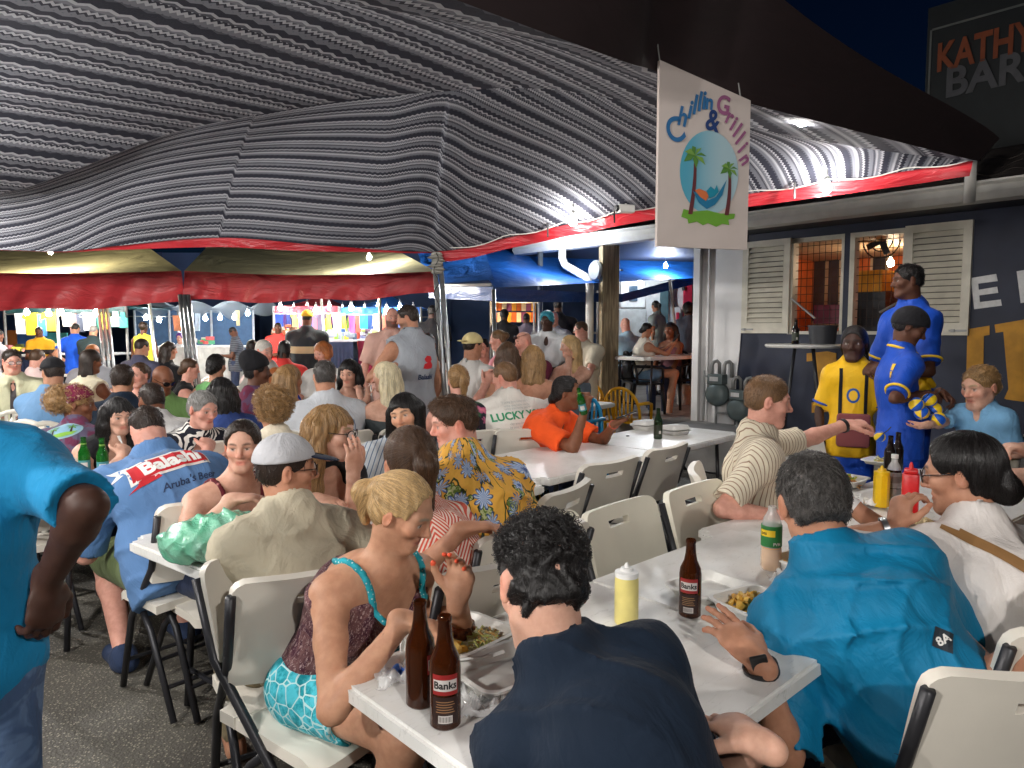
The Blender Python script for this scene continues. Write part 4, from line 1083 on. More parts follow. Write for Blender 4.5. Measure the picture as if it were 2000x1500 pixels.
def hair_prims(style, c, M, s, F, T, length=0.25):
    L = lambda *v: c + (V(*v) * s) @ M
    E = lambda v, r, k=0.02, op=1: ell(L(*v), M, V(*r) * s, k * s, op)
    up = V(0, 0, 1)
    def cap(e, front=0.060, nape=-0.055, side=0.0, pull=0.0):
        P = [E((0, -0.014, 0.036), (0.0765 + e, 0.098 + e, 0.087 + e)), E((0, -0.045, -0.01), (0.066 + e, 0.058 + e, 0.062 + e), 0.02),
             E((0, 0.125 - pull, front - 0.100), (0.086 - side + pull * 0.3, 0.104, 0.128 + pull * 0.5), 0.006, -1),
             cone(L(-0.12, 0.040 - pull * 0.9, -0.050 + pull), L(0.12, 0.040 - pull * 0.9, -0.050 + pull), 0.052 * s, 0.052 * s, 0.008 * s, -1),
             plane(L(0, -0.05, nape), -(M[2] * 0.96 - M[1] * -0.28), 0.006)]
        return P
    ears = [E((x * 0.090, -0.006, -0.008), (0.022, 0.027, 0.037), 0.005, -1) for x in (-1, 1)]
    if style in ('short', 'side', 'curlytop'):
        P = cap({'short': 0.0062, 'side': 0.0075, 'curlytop': 0.0055}[style])
        if style == 'side': P.append(E((0.012, 0.035, 0.098), (0.060, 0.055, 0.024), 0.03))
        if style == 'curlytop': P += [E((0, 0.010, 0.088), (0.078, 0.094, 0.050), 0.02)]
        return P + ears
    if style == 'buzz': return cap(0.0045, 0.064) + ears
    if style == 'balding':
        P = cap(0.008); P.insert(2, E((0, 0.030, 0.125), (0.045, 0.085, 0.050), 0.02, -1)); return P
    if style == 'bun': return cap(0.009, 0.074, -0.065, 0, 0.014) + [E((0, -0.125, 0.035), (0.045, 0.040, 0.045), 0.02)]
    if style == 'lowbun': return cap(0.011, 0.074, -0.075, 0, 0.014) + [E((0, -0.105, -0.055), (0.045, 0.042, 0.045), 0.03)]
    if style == 'topbun': return cap(0.009, 0.068, -0.06) + [E((0, -0.060, 0.145), (0.040, 0.040, 0.036), 0.02)]
    if style == 'ponytail':
        b = L(0, -0.115, 0.045); d = nrm(-M[1] * 0.7 - up * 0.7)
        return cap(0.009, 0.078, -0.062, 0, 0.016) + [cone(b, b + d * 0.07 * s, 0.020 * s, 0.034 * s, 0.02 * s), cone(b + d * 0.06 * s, b + d * 0.06 * s - up * length * s, 0.035 * s, 0.016 * s, 0.02 * s)]
    if style == 'curly':
        P = cap(0.022, 0.070, -0.075); return P
    if style == 'puff':
        P = cap(0.010, 0.068, -0.06)
        return P + [E((0.02, -0.120, 0.025), (0.090, 0.080, 0.095), 0.02)]
    if style in ('long', 'longwave', 'straight'):
        P = [E((0, -0.016, 0.036), (0.084, 0.106, 0.093)), E((0, 0.135, -0.045), (0.075, 0.104, 0.112), 0.008, -1)]
        back = -nrm(F - up * (F @ up))
        rr = 0.036
        for i, a in enumerate(np.linspace(-1.45, 1.45, 9)):
            st = L(0.074 * math.sin(a), -0.020 - 0.075 * math.cos(a), 0.020)
            hd = nrm((st - c) - ((st - c) @ up) * up)
            n1 = st + hd * 0.016 * s - up * 0.10 * s
            n2 = n1 + back * 0.022 * s + hd * 0.010 * s - up * (length * 0.55) * s
            n3 = n2 - up * (length * 0.45) * s + back * 0.004
            w = 0.012 * math.sin(i * 2.1) if style == 'longwave' else 0
            P += [cone(st, n1, rr * s, rr * s, 0.03 * s), cone(n1, n2 + hd * w, rr * s, 0.031 * s, 0.03 * s), cone(n2 + hd * w, n3, 0.031 * s, 0.013 * s, 0.03 * s)]
        return P
    if style == 'bob':
        P = [E((0, -0.016, 0.036), (0.085, 0.106, 0.094)), E((0, 0.130, -0.040), (0.070, 0.104, 0.112), 0.008, -1)]
        for a in np.linspace(-1.75, 1.75, 9):
            st = L(0.076 * math.sin(a), -0.012 - 0.080 * math.cos(a), 0.02)
            P.append(cone(st, st + (st - c) * 0.12 - up * length * s, 0.036 * s, 0.030 * s, 0.03 * s))
        return P
    if style in ('braids', 'dreads'):
        P = cap(0.010, 0.068, -0.06)
        for i, a in enumerate(np.linspace(-1.3, 1.3, 11)):
            st = L(0.076 * math.sin(a), -0.018 - 0.085 * math.cos(a), 0.01 + 0.02 * math.cos(i * 2))
            e1 = st + (st - c) * 0.25 - up * length * (0.8 + 0.25 * math.sin(i * 1.7)) * s
            P.append(cone(st, e1, 0.016 * s, 0.010 * s, 0.012 * s))
        return P
    return []

def person(label, px, py, Y, yaw, q=1, hyaw=None, pitch=10, roll=0, pose='sit', skin='light', hair=('short', 'dark'), top=None, bot=None,
           hands='table', hR=None, hL=None, b=1.0, fem=0, belly=0.0, s=None, lean=None, seat=0.45, shoes=None, jaw=1.0, nose=1.0, cheek=0.0, lip=None,
           beard=None, gaze=(0, 0), rosy=0.25, hat=None, glasses=None, group=None, nails=None, round_=0.035, legs=None, fold=None, ground=0.0, sho=1.0, knee=0.0, hs=1.0, twist=0.0):
    yaw = R(yaw); F0 = V(math.cos(yaw), math.sin(yaw), 0); U = V(0, 0, 1); R0 = np.cross(F0, U)
    if Y > 4.6 and px < 1700: q = min(q, 1)
    hs *= 0.77 if Y > 4.0 and px < 1300 else (0.83 if Y > 2.6 and px < 1300 else 1.0)
    H = at(px, py, Y)
    hM = frame(R(hyaw) if hyaw is not None else yaw, R(pitch), R(roll))
    far_ = 1.28 if q == 3 and Y > 2.6 else 1.0
    bv, hv = BV[q], HV[q] * far_
    if pose == 'sit':
        pz = seat + 0.095 * (s or 1); dz = H[2] - pz
        if s is None: s = float(np.clip(dz / 0.60, 0.94, 1.16))
        L = 0.60 * s; dz = min(dz, L * 0.998)
        h = math.sqrt(max(L * L - dz * dz, 0)); h = min(h, 0.50 * s)
        ld = F0 if lean is None else nrm(V(math.cos(R(lean)), math.sin(R(lean)), 0))
        P0 = V(H[0] - ld[0] * h, H[1] - ld[1] * h, pz)
    else:
        if s is None: s = (H[2] - ground) / 1.63
        P0 = V(H[0], H[1], ground + 0.95 * s) - F0 * 0.03 if lean is None else V(lean[0], lean[1], lean[2])
        h = 0.0
    hs_ = (0.985 if fem else 1.02) * min(max(s, 0.93), 1.06) * hs if s > 0.85 else s * 1.12 * hs
    ax = nrm(H - P0); bk = nrm(-F0 - (-F0 @ ax) * ax)
    Ln = np.linalg.norm(H - P0)
    N = H - nrm(0.62 * U + 0.38 * ax) * 0.178 * s + bk * (0.022 + round_ * 0.35) * s - F0 * 0.012 * s
    up = nrm(N - P0); tF = nrm(F0 - (F0 @ up) * up); tR = np.cross(tF, up); T = np.array([tR, tF, up])
    nl = np.linalg.norm(N - P0)
    mid = P0 + (N - P0) * 0.30 + bk * round_ * 0.5 * s; Cc = P0 + (N - P0) * 0.66 + bk * (round_ - 0.012) * s
    if twist: tRs = nrm(tR * math.cos(R(twist)) + tF * math.sin(R(twist)))
    else: tRs = tR
    sw = 0.172 * s * b * (0.9 if fem else 1.0) * sho
    Sh = {1: N - up * 0.062 * s + tRs * sw + tF * 0.012 * s, -1: N - up * 0.062 * s - tRs * sw + tF * 0.012 * s}
    fb = 0.86 if fem else 1.0
    bb = 0.5 + 0.5 * b
    def torso(e, skinfit=False):
        B = [ell(P0 + up * 0.01, T, V(0.165 * b + e, 0.118 * bb + e, 0.115 + e) * s, 0.05),
             ell(mid + tF * (0.012 + belly * 0.5) * s, T, V(0.142 * b * (0.93 if fem else 1) + e + belly * 0.3, 0.102 * bb + e + belly * 0.6, nl / s * 0.30) * s, 0.07),
             ell(Cc, T, V(0.156 * b * fb + e, 0.108 * bb + e, nl / s * 0.34) * s, 0.07),
             cone(Sh[-1] * 0.86 + Sh[1] * 0.14 - up * 0.012 * s, Sh[1] * 0.86 + Sh[-1] * 0.14 - up * 0.012 * s, (0.058 + e) * s, (0.058 + e) * s, 0.05)]
        for x in (1, -1):
            B.append(cone(N + up * 0.012 * s + tF * 0.012 * s, Sh[x] + up * 0.004 * s, (0.036 + e * 0.8) * s, (0.044 + e) * s, 0.05))
            if fem: B.append(ell(Cc + tF * (0.082 * bb) * s + x * tR * 0.072 * s * b - up * 0.01, T, V(0.066 + e, 0.062 + e, 0.066 + e) * s, 0.04))
        return B
    # arms
    l1, l2 = 0.292 * s, 0.250 * s
    arm = {}
    for x in (1, -1):
        tg = hR if x > 0 else hL
        if tg is None:
            hd = hands if isinstance(hands, str) else hands[0 if x > 0 else 1]
            if hd == 'table': tg = (P0 + F0 * 0.40 * s + x * R0 * (0.11 + 0.04 * ((px * 7) % 5) / 5) + U * (0.80 - P0[2]), F0 * 0.85 - x * R0 * 0.5 - U * 0.05, -U, 0.35)
            elif hd == 'lap': tg = (P0 + F0 * 0.26 * s + x * R0 * 0.09 + U * 0.10, F0 * 0.9 - x * R0 * 0.5 - U * 0.25, -U, 0.3)
            elif hd == 'chin': tg = (H + F0 * 0.13 * s - U * 0.19 * s + x * R0 * 0.05, U * 0.9 - F0 * 0.25 - x * R0 * 0.2, -F0, 0.9)
            elif hd == 'face': tg = (H + F0 * 0.10 * s - U * 0.16 * s + x * R0 * 0.09, U * 0.95 - F0 * 0.1, -x * R0 - F0 * 0.3, 0.3)
            elif hd == 'eat': tg = (H + F0 * 0.20 * s - U * 0.20 * s + x * R0 * 0.09, U * 0.5 - F0 * 0.65 - x * R0 * 0.4, -U * 0.4 - F0 * 0.6, 0.7)
            elif hd == 'phone': tg = (P0 + F0 * 0.42 * s + x * R0 * 0.06 + U * 0.42 * s, U * 0.6 + F0 * 0.6 - x * R0 * 0.3, -F0 * 0.6 + U * 0.6, 0.7)
            elif hd == 'down': tg = (Sh[x] - U * 0.515 * s + x * R0 * 0.07 * s + F0 * 0.05 * s, -U + F0 * 0.1, -x * R0, 0.5)
            elif hd == 'front': tg = (P0 + F0 * 0.26 * s + x * R0 * 0.06 * s + U * 0.18 * s, F0 * 0.5 - x * R0 * 0.8, -U * 0.3 - F0 * 0.3, 0.7)
            elif hd == 'hip': tg = (P0 + x * R0 * 0.16 * s + U * 0.06 * s, -U * 0.6 + F0 * 0.5 - x * R0 * 0.3, -x * R0, 0.5)
            elif hd == 'lean': tg = (P0 + F0 * 0.46 * s + x * R0 * 0.16 - U * 0.06, F0 * 0.8 - U * 0.5, -U, 0.3)
        w, d, pn, cu = [np.asarray(tg[0], float), np.asarray(tg[1], float), np.asarray(tg[2], float), tg[3]]
        hint = np.asarray(tg[4], float) if len(tg) > 4 and tg[4] is not None else -U * 0.7 + x * R0 * 0.55 - F0 * 0.35
        E, w = ik(Sh[x], w, l1, l2, hint)
        fl = tg[5] if len(tg) > 5 else None
        arm[x] = (Sh[x], E, w, d, pn, cu, fl)
    # legs
    Hip = {x: P0 + x * R0 * 0.092 * s * b - U * 0.01 for x in (1, -1)}
    Kn, An = {}, {}
    for x in (1, -1):
        if legs and x in legs: Kn[x], An[x] = [np.asarray(k, float) for k in legs[x]]
        elif pose == 'sit':
            Kn[x] = Hip[x] + F0 * 0.42 * s + x * R0 * 0.035 * s + U * (0.015 + knee); An[x] = V(Kn[x][0], Kn[x][1], 0.085) - F0 * (0.06 + 0.05 * x * math.sin(px))
        else:
            Kn[x] = V(Hip[x][0], Hip[x][1], ground + 0.50 * s) + F0 * 0.02 + x * R0 * 0.01; An[x] = V(Hip[x][0], Hip[x][1], ground + 0.085 * s) - F0 * 0.03 + x * R0 * 0.015
    def legp(e, a=1.0, c=1.0, both=True):
        B = []
        for x in (1, -1):
            K = Hip[x] + (Kn[x] - Hip[x]) * a
            B.append(cone(Hip[x], K, (0.084 * bb + e) * s, (0.084 * bb + (0.058 - 0.084 * bb) * a + e) * s, 0.04))
            if c > 0 and a == 1.0:
                A = Kn[x] + (An[x] - Kn[x]) * c; m = Kn[x] + (An[x] - Kn[x]) * 0.32 - F0 * 0.018 * s
                B += [cone(Kn[x], m, (0.056 + e) * s, (0.056 + e) * s, 0.03), cone(m, A, (0.055 + e) * s, (0.055 + (0.036 - 0.055) * c + e) * s, 0.03)]
        return B
    o0 = V(P0[0], P0[1], ground)
    ow = np.array(o0, float)
    nb = H - hM[1] * 0.022 * hs_ - hM[2] * 0.055 * hs_
    hp = head_prims(H, hM, hs_, fem, jaw, nose, cheek)
    nr = (0.047 if fem else 0.056) * s * (0.6 + 0.4 * b)
    P = torso(0) + hp + [cone(N + up * 0.0 * s + tF * 0.01, nb, nr * 1.08, nr * 0.97, 0.03)]
    hboxes, tips = [], []
    for x in (1, -1):
        S, E, w, d, pn, cu, fl = arm[x]
        am = 0.9 if fem else 1.0
        ab = (0.55 + 0.45 * b) * am
        m1 = S + (E - S) * 0.42; m2 = E + (w - E) * 0.25
        P += [cone(S, m1, 0.049 * s * ab, 0.046 * s * ab, 0.03), cone(m1, E, 0.046 * s * ab, 0.037 * s * ab, 0.015),
              cone(E, m2, 0.0375 * s * ab, 0.0395 * s * ab, 0.02), cone(m2, w, 0.0395 * s * ab, 0.026 * s * ab, 0.02)]
        hpm, tp = hand_prims(w, d, pn, s * (0.93 if fem else 1.03), cu, thumb=x, flex=fl)
        P += hpm; tips += tp
        if q in NV:
            c0 = w + nrm(d) * 0.09 * s; hboxes.append((c0 - 0.135 * s, c0 + 0.135 * s))
    P += legp(0)
    for x in (1, -1):
        P += [cone(An[x] - F0 * 0.03 * s - U * 0.04 * s, An[x] + F0 * 0.13 * s - U * 0.055 * s, 0.038 * s, 0.028 * s, 0.03)]
    Hb = (H - 0.135 * hs_, H + 0.150 * hs_)
    if q == 3:
        cv, cf = outside(*net(P, bv), [Hb] + hboxes, bv * 0.5)
    else:
        cv, cf = outside(*net(P, bv), [Hb] + hboxes, bv * 0.5)
    pieces = [(cv, cf), net(P, hv, box=Hb)]
    for bx in hboxes: pieces.append(net(P, NV[q] * far_, box=bx))
    v, f = joined(pieces)
    sk = np.array(SKIN[skin]); dark = skin in SKIN_DARK
    lipc = lip or (tuple(sk * np.array([0.92, 0.50, 0.50])) if not dark else tuple(sk * np.array([1.0, 0.66, 0.64])))
    hc = HAIRC.get(hair[1], (0.05, 0.04, 0.03)) if hair else (0.05, 0.04, 0.03)
    br = tuple(min(v_, 0.25) for v_ in hc)
    col = np.tile(sk, (len(v), 1))
    nearh = ((v - H) ** 2).sum(1) < (0.17 * hs_) ** 2
    col[nearh] = head_colors(v[nearh], H, hM, hs_, sk, lipc, br, (0.03, 0.02, 0.012), rosy * (0.4 if dark else 1), beard, gaze)
    for tpt, td in tips:
        dd = v - tpt; m = (dd ** 2).sum(1) < (0.016 * s) ** 2
        if nails is not None:
            m2 = m & ((dd @ td) > -0.004 * s); col[m2] = np.array(nails)
        else: col[m] *= np.array([1.0, 0.86, 0.84])
    cola = np.concatenate([col, np.ones((len(v), 1))], 1)
    body = mesh_np('person', v - ow, f, skin_mat(), None, ow, attrs=[('Col', 'FLOAT_COLOR', cola)])
    tag(body, label, 'person', group)
    z0 = (0, 0, 0)
    def garment(name, prims, mat, vox, disp=None, tcf=None, par=body):
        gv, gf = net(prims, vox, disp)
        if len(gf) == 0: return None
        tc = ((gv - P0) @ T.T) / s if tcf is None else tcf(gv)
        return mesh_np(name, gv - ow, gf, mat, par, z0, attrs=[('tc', 'FLOAT_VECTOR', tc)])
    e = max(0.013, 0.55 * CV[q] + 0.003)
    sv = CV[q]
    info = dict(Y=Y, hairstyle=hair, H=H, M=hM, hs=hs_, P=P0, T=T, N=N, s=s, Sh=Sh, arm=arm, body=body, Kn=Kn, An=An, F=F0, ow=ow, U=up, R0=R0, Cc=Cc, tips=tips)
    if top:
        kind, mat = top[0], top[1]; o = top[2] if len(top) > 2 else {}
        sl = o.get('sl', {'tee': 0.62, 'shirt': 0.72, 'jersey': 0.66, 'tank': 0, 'strap': 0, 'long': 1.9, 'strapless': 0, 'sleeveless': 0}[kind])
        ee = e + o.get('loose', 0.004)
        B = torso(ee)
        nd = nrm(nb - N); B.append(cone(N - up * 0.02 * s, N + nd * 0.045 * s, nr * 1.1 + ee, nr * 1.0 + ee, 0.04))
        hem = o.get('hem', -0.10 if pose == 'sit' else -0.16)
        if hem < -0.12: B.append(cone(P0 + tR * 0.06 * b * s, P0 + tR * 0.06 * b * s + up * hem * s, (0.105 * bb + ee) * s, (0.112 * bb + ee) * s, 0.05)); B.append(cone(P0 - tR * 0.06 * b * s, P0 - tR * 0.06 * b * s + up * hem * s, (0.105 * bb + ee) * s, (0.112 * bb + ee) * s, 0.05))
        cuts = []
        for x in (1, -1):
            S, E, w = arm[x][:3]
            if sl > 0:
                a = min(sl, 1.0); se = S + (E - S) * a; dv = nrm(E - S)
                re = (0.053 + e) * s * (0.6 + 0.4 * b)
                B.append(cone(S, se + (dv * 0.03 if sl <= 1 else 0), (0.052 + e) * s, re, 0.045))
                if sl > 1:
                    fe = E + (w - E) * (sl - 1); B.append(cone(E, fe, re * 0.98, 0.036 * s + e, 0.02)); dv = nrm(w - E); se, re = fe, 0.038 * s + e
                cuts.append(cone(se + dv * (re * 1.5), se + dv * (re * 1.5 + 0.08), re * 1.5, re * 1.6, 0.003, -1))
        am = (0.0042 if q >= 2 else 0.0) if fold is None else fold
        if am: B.append(('d', folds(P0, T, am * s, px * 0.01)))
        B.append(plane(P0 + up * hem * s, -up))
        B += cuts
        nk = o.get('neck', 'crew')
        nd = nrm(nb - N)
        if kind in ('tee', 'shirt', 'jersey', 'long'):
            r0 = nr * 1.0
            B.append(cone(N + nd * 0.105 * s + tF * 0.008 * s, N + nd * 0.26 * s + tF * 0.03 * s, r0 + 0.006, r0 + 0.035, 0.006, -1))
            if nk == 'v': B.append(ell(N + tF * 0.115 * s - up * 0.05 * s, T, V(0.050, 0.07, 0.12) * s, 0.004, -1))
            if nk == 'scoop': B.append(ell(N + tF * 0.115 * s - up * 0.02 * s, T, V(0.085, 0.09, 0.10) * s, 0.004, -1))
        if kind in ('tank', 'sleeveless'):
            B.append(ell(N + tF * 0.10 * s + up * 0.0 * s, T, V(0.072, 0.10, 0.125) * s, 0.006, -1))
            B.append(cone(N + nd * 0.06 * s, N + nd * 0.2 * s, 0.062 * s, 0.09 * s, 0.006, -1))
            for x in (1, -1):
                B.append(ell(Sh[x] + x * tR * (0.030 if kind == 'tank' else 0.045) * s - up * 0.02 * s, T, V(0.050, 0.12, 0.092) * s, 0.006, -1))
        if kind in ('strap', 'strapless'):
            cutp = Cc + up * o.get('cut', 0.055) * s
            B = torso(ee * 0.75)
            if am: B.append(('d', folds(P0, T, am * s * 0.6, px * 0.01)))
            B += [plane(P0 + up * hem * s, -up), plane(cutp, up - tF * o.get('tilt', 0.15))]
            if 'scoop' in o: B.append(ell(cutp + tF * 0.13 * s + up * 0.02 * s, T, V(0.078, 0.10, o['scoop']) * s, 0.006, -1))
            TB = B if 'trim' not in o else []
            kbv = None
            if kind == 'strap':
                wS = o.get('sw', 0.006)
                for x in (1, -1):
                    pts = [cutp + x * tR * 0.075 * s + tF * (0.122 * bb + (0.03 if fem else 0)) * s, N - up * 0.010 * s + x * tR * 0.092 * s + tF * 0.092 * s, N + up * 0.016 * s + x * tR * 0.098 * s + tF * 0.018 * s,
                           N - up * 0.025 * s + x * tR * 0.09 * s - tF * 0.062 * s, cutp + x * tR * 0.06 * s - tF * 0.105 * bb * s]
                    
                    kb = kbv or BVHTree.FromPolygons((v - ow).tolist(), f.tolist()); kbv = kb
                    fine = []
                    for i in range(4):
                        for u_ in (0, 0.25, 0.5, 0.75):
                            p_ = pts[i] * (1 - u_) + pts[i + 1] * u_; h_ = kb.find_nearest(Vector(p_ - ow))
                            nn = h_[1]
                            fine.append(np.array(h_[0]) + ow + np.array(nn) * 0.004 if 0 < i + u_ < 3.8 and h_[0] is not None else p_)
                    for i in range(len(fine) - 1): TB.append(cone(fine[i], fine[i + 1], wS, wS, 0.006))
                if 'trim' in o: info['trim'] = garment('strap', TB, o['trim'], max(0.004, sv * 0.5))
        if nk == 'collar' or kind == 'shirt' and nk != 'none':
            cc = N + nd * 0.030 * s + tF * 0.012 * s
            cx, cy = nr + 0.017, nr + 0.022
            an = np.linspace(R(-245), R(65), 15)
            for lvl, (ro, hz) in enumerate(((1.0, 0.030), (1.10, 0.012), (1.24, -0.008))):
                ps = [cc + tR * math.cos(t) * cx * ro + tF * math.sin(t) * cy * ro * (1.0) + up * (hz - 0.020 * math.sin(t) - (0.03 * max(0, math.sin(t)) if lvl else 0)) * s for t in an]
                for i in range(len(ps) - 1): B.append(cone(ps[i], ps[i + 1], 0.0085, 0.0085, 0.010))
            if nk == 'open' or nk == 'collar' or True: B.append(ell(N + tF * 0.12 * s - up * 0.035 * s, T, V(0.028, 0.06, 0.075) * s, 0.004, -1))
        info['shirt'] = garment(o.get('name', 'shirt'), B, mat, sv)
    if bot:
        kind, mat = bot[0], bot[1]
        e2 = e + 0.004 - 0.003
        B = [ell(P0 - U * 0.0, np.array([R0, F0, U]), V(0.168 * b + e2, 0.122 * bb + e2, 0.112 + e2) * s, 0.05)]
        if kind == 'jeans': B += legp(e2, 1.0, 0.94)
        elif kind == 'shorts': B += legp(e2 + 0.012, 0.88, 0)
        elif kind == 'short': B += legp(e2 + 0.006, 0.5, 0)
        elif kind == 'skirt': B += legp(e2 + 0.012, 0.95, 0) + [cone(P0 + F0 * 0.05, P0 + (Kn[1] + Kn[-1] - 2 * P0) * 0.45, 0.10 * s, 0.09 * s, 0.06)]
        if kind in ('shorts', 'short'):
            for x in (1, -1):
                a = 0.88 if kind == 'shorts' else 0.5
                dv = nrm(Kn[x] - Hip[x]); K = Hip[x] + (Kn[x] - Hip[x]) * a
                B.append(cone(K + dv * 0.05, K + dv * 0.2, 0.088 * s, 0.11 * s, 0.003, -1))
        info['trousers'] = garment('trousers' if kind == 'jeans' else ('skirt' if kind == 'skirt' else 'shorts'), B, mat, CV[q] * 1.9, folds(P0, T, 0.005 * s, px * 0.02) if q >= 2 else None)
    if shoes is not None or q <= 2:
        B = []
        sm = shoes or plain('shoe_dark', lin(40, 40, 44), 0.6)
        for x in (1, -1):
            a = An[x]
            B += [cone(a - F0 * 0.035 * s - U * 0.036 * s, a + F0 * 0.125 * s - U * 0.044 * s, 0.046 * s, 0.040 * s, 0.03), cone(a - U * 0.01, a - U * 0.05, 0.046 * s, 0.046 * s, 0.03)]
        B.append(plane(V(0, 0, ground + 0.006), -U))
        garment('shoes', B, sm, max(CV[q] * 1.1, 0.012))
    hcM = lambda gv: ((gv - H) @ hM.T) / hs_
    if hair and hair[0] not in ('bald', None):
        st, cn = hair[0], hair[1]; ln = hair[2] if len(hair) > 2 else 0.25
        hv2 = hv * (1.5 if q == 3 else 1.2)
        dsp = None
        if st in ('curly', 'curlytop', 'puff') or st in ('short', 'side') and q >= 2:
            a_, fq = (0.0026, 120) if st in ('short', 'side') else (0.007, 105)
            dsp = lambda Pq: a_ * hs_ * (np.sin(Pq[..., 0] * fq + 2 * np.sin(Pq[..., 2] * 70)) * np.sin(Pq[..., 1] * fq + 2 * np.sin(Pq[..., 0] * 60)) + 0.6 * np.sin(Pq[..., 2] * fq * 0.9 + 2 * np.sin(Pq[..., 1] * 80)))
        elif st in ('long', 'longwave', 'straight', 'bob', 'ponytail', 'bun', 'lowbun') and q >= 1:
            def dsp(Pq):
                l = (Pq - H.astype(np.float32)); th = np.arctan2(l[..., 0], l[..., 1] - 0.001)
                w = 2.2 * np.sin(l[..., 2] * 42 + th * 2) if st == 'longwave' else 0.5 * np.sin(l[..., 2] * 20)
                g_ = 0.4 if q == 3 and st != 'longwave' else 1.0
                return g_ * (0.0035 * np.sin(th * 17 + w) + 0.0022 * np.sin(th * 39 + 1.7 * w))
        info['hair'] = garment('hair', hair_prims(st, H, hM, hs_, F0, T, ln), hm(cn), hv2, dsp, hcM)
    if hat:
        hk, hmat = hat[0], hat[1]
        L = lambda *v_: H + (V(*v_) * hs_) @ hM
        if hk in ('cap', 'backcap'):
            B = dome(H, hM, hs_, 0.020, 0.042 if hk == 'cap' else 0.03, -0.12)
            hv2 = max(hv, 0.0045)
            cp = garment('cap', B, hmat, hv2, None, hcM)
            sg = 1 if hk == 'cap' else -1
            nb_, nf_ = net([ell(L(0, sg * 0.115, 0.052), frame(math.atan2(hM[1][1], hM[1][0]), math.asin(max(-1, min(1, -hM[1][2]))) + 0.18 * sg), V(0.072, 0.085, 0.007) * hs_, 0.005)], hv2)
            mesh_np('brim', nb_ - ow, nf_, hat[2] if len(hat) > 2 else hmat, cp, z0)
        elif hk == 'beanie':
            garment('hat', dome(H, hM, hs_, 0.024, 0.015, -0.35) + [] if len(hat) < 3 else [ell(L(0, -0.02, 0.075), hM, V(0.098, 0.115, 0.10) * hs_, 0.02), ell(L(0, -0.07, 0.12), hM, V(0.08, 0.08, 0.08) * hs_, 0.04), plane(L(0, 0, 0.03), -(hM[2] - hM[1] * 0.4), 0.006)], hmat, max(hv, 0.006), None, hcM)
        elif hk == 'bandana':
            garment('bandana', dome(H, hM, hs_, 0.018, 0.030, -0.45) + [ell(L(0, -0.115, -0.03), hM, V(0.03, 0.03, 0.04) * hs_, 0.02)], hmat, max(hv, 0.006), None, hcM)
    if glasses:
        mb = MB(); L = lambda *v_: H + (V(*v_) * hs_) @ hM - ow
        dark_lens = glasses == 'sun' or glasses == 'head'
        oz, oy = (0.075, -0.008) if glasses == 'head' else (0.0, 0.0)
        for x in (-1, 1):
            ring = [L(x * 0.032 + 0.025 * math.cos(t) * (1.05), 0.106 + oy - 0.006 * math.cos(t) * x * 1.0, 0.006 + oz + 0.0195 * math.sin(t)) for t in np.linspace(0, 2 * math.pi, 17)]
            mb.tube(ring, 0.0022 * hs_, 6, False)
            mb.tube([L(x * 0.058, 0.100 + oy, 0.012 + oz), L(x * 0.082, 0.050 + oy, 0.013 + oz), L(x * 0.084, -0.015 + oy, 0.012 + oz)], 0.0020 * hs_, 6)
        mb.tube([L(-0.008, 0.111 + oy, 0.010 + oz), L(0.008, 0.111 + oy, 0.010 + oz)], 0.002 * hs_, 6)
        go = mb.build('glasses', plain('glasses_frame', lin(35, 28, 28), 0.25), body, smooth=True)
        mb = MB()
        for x in (-1, 1):
            c0 = [L(x * 0.032 + 0.024 * math.cos(t), 0.106 + oy - 0.006 * math.cos(t) * x, 0.006 + oz + 0.0185 * math.sin(t)) for t in np.linspace(0, 2 * math.pi, 16, endpoint=False)]
            mb.add(c0 + [L(x * 0.032, 0.109 + oy, 0.006 + oz)], [(i, (i + 1) % 16, 16) for i in range(16)])
        mb.build('lens', plain('lens_dark', lin(30, 26, 30), 0.05) if dark_lens else MATS['clear'], go, smooth=True)
    FIG[label] = info
    return info

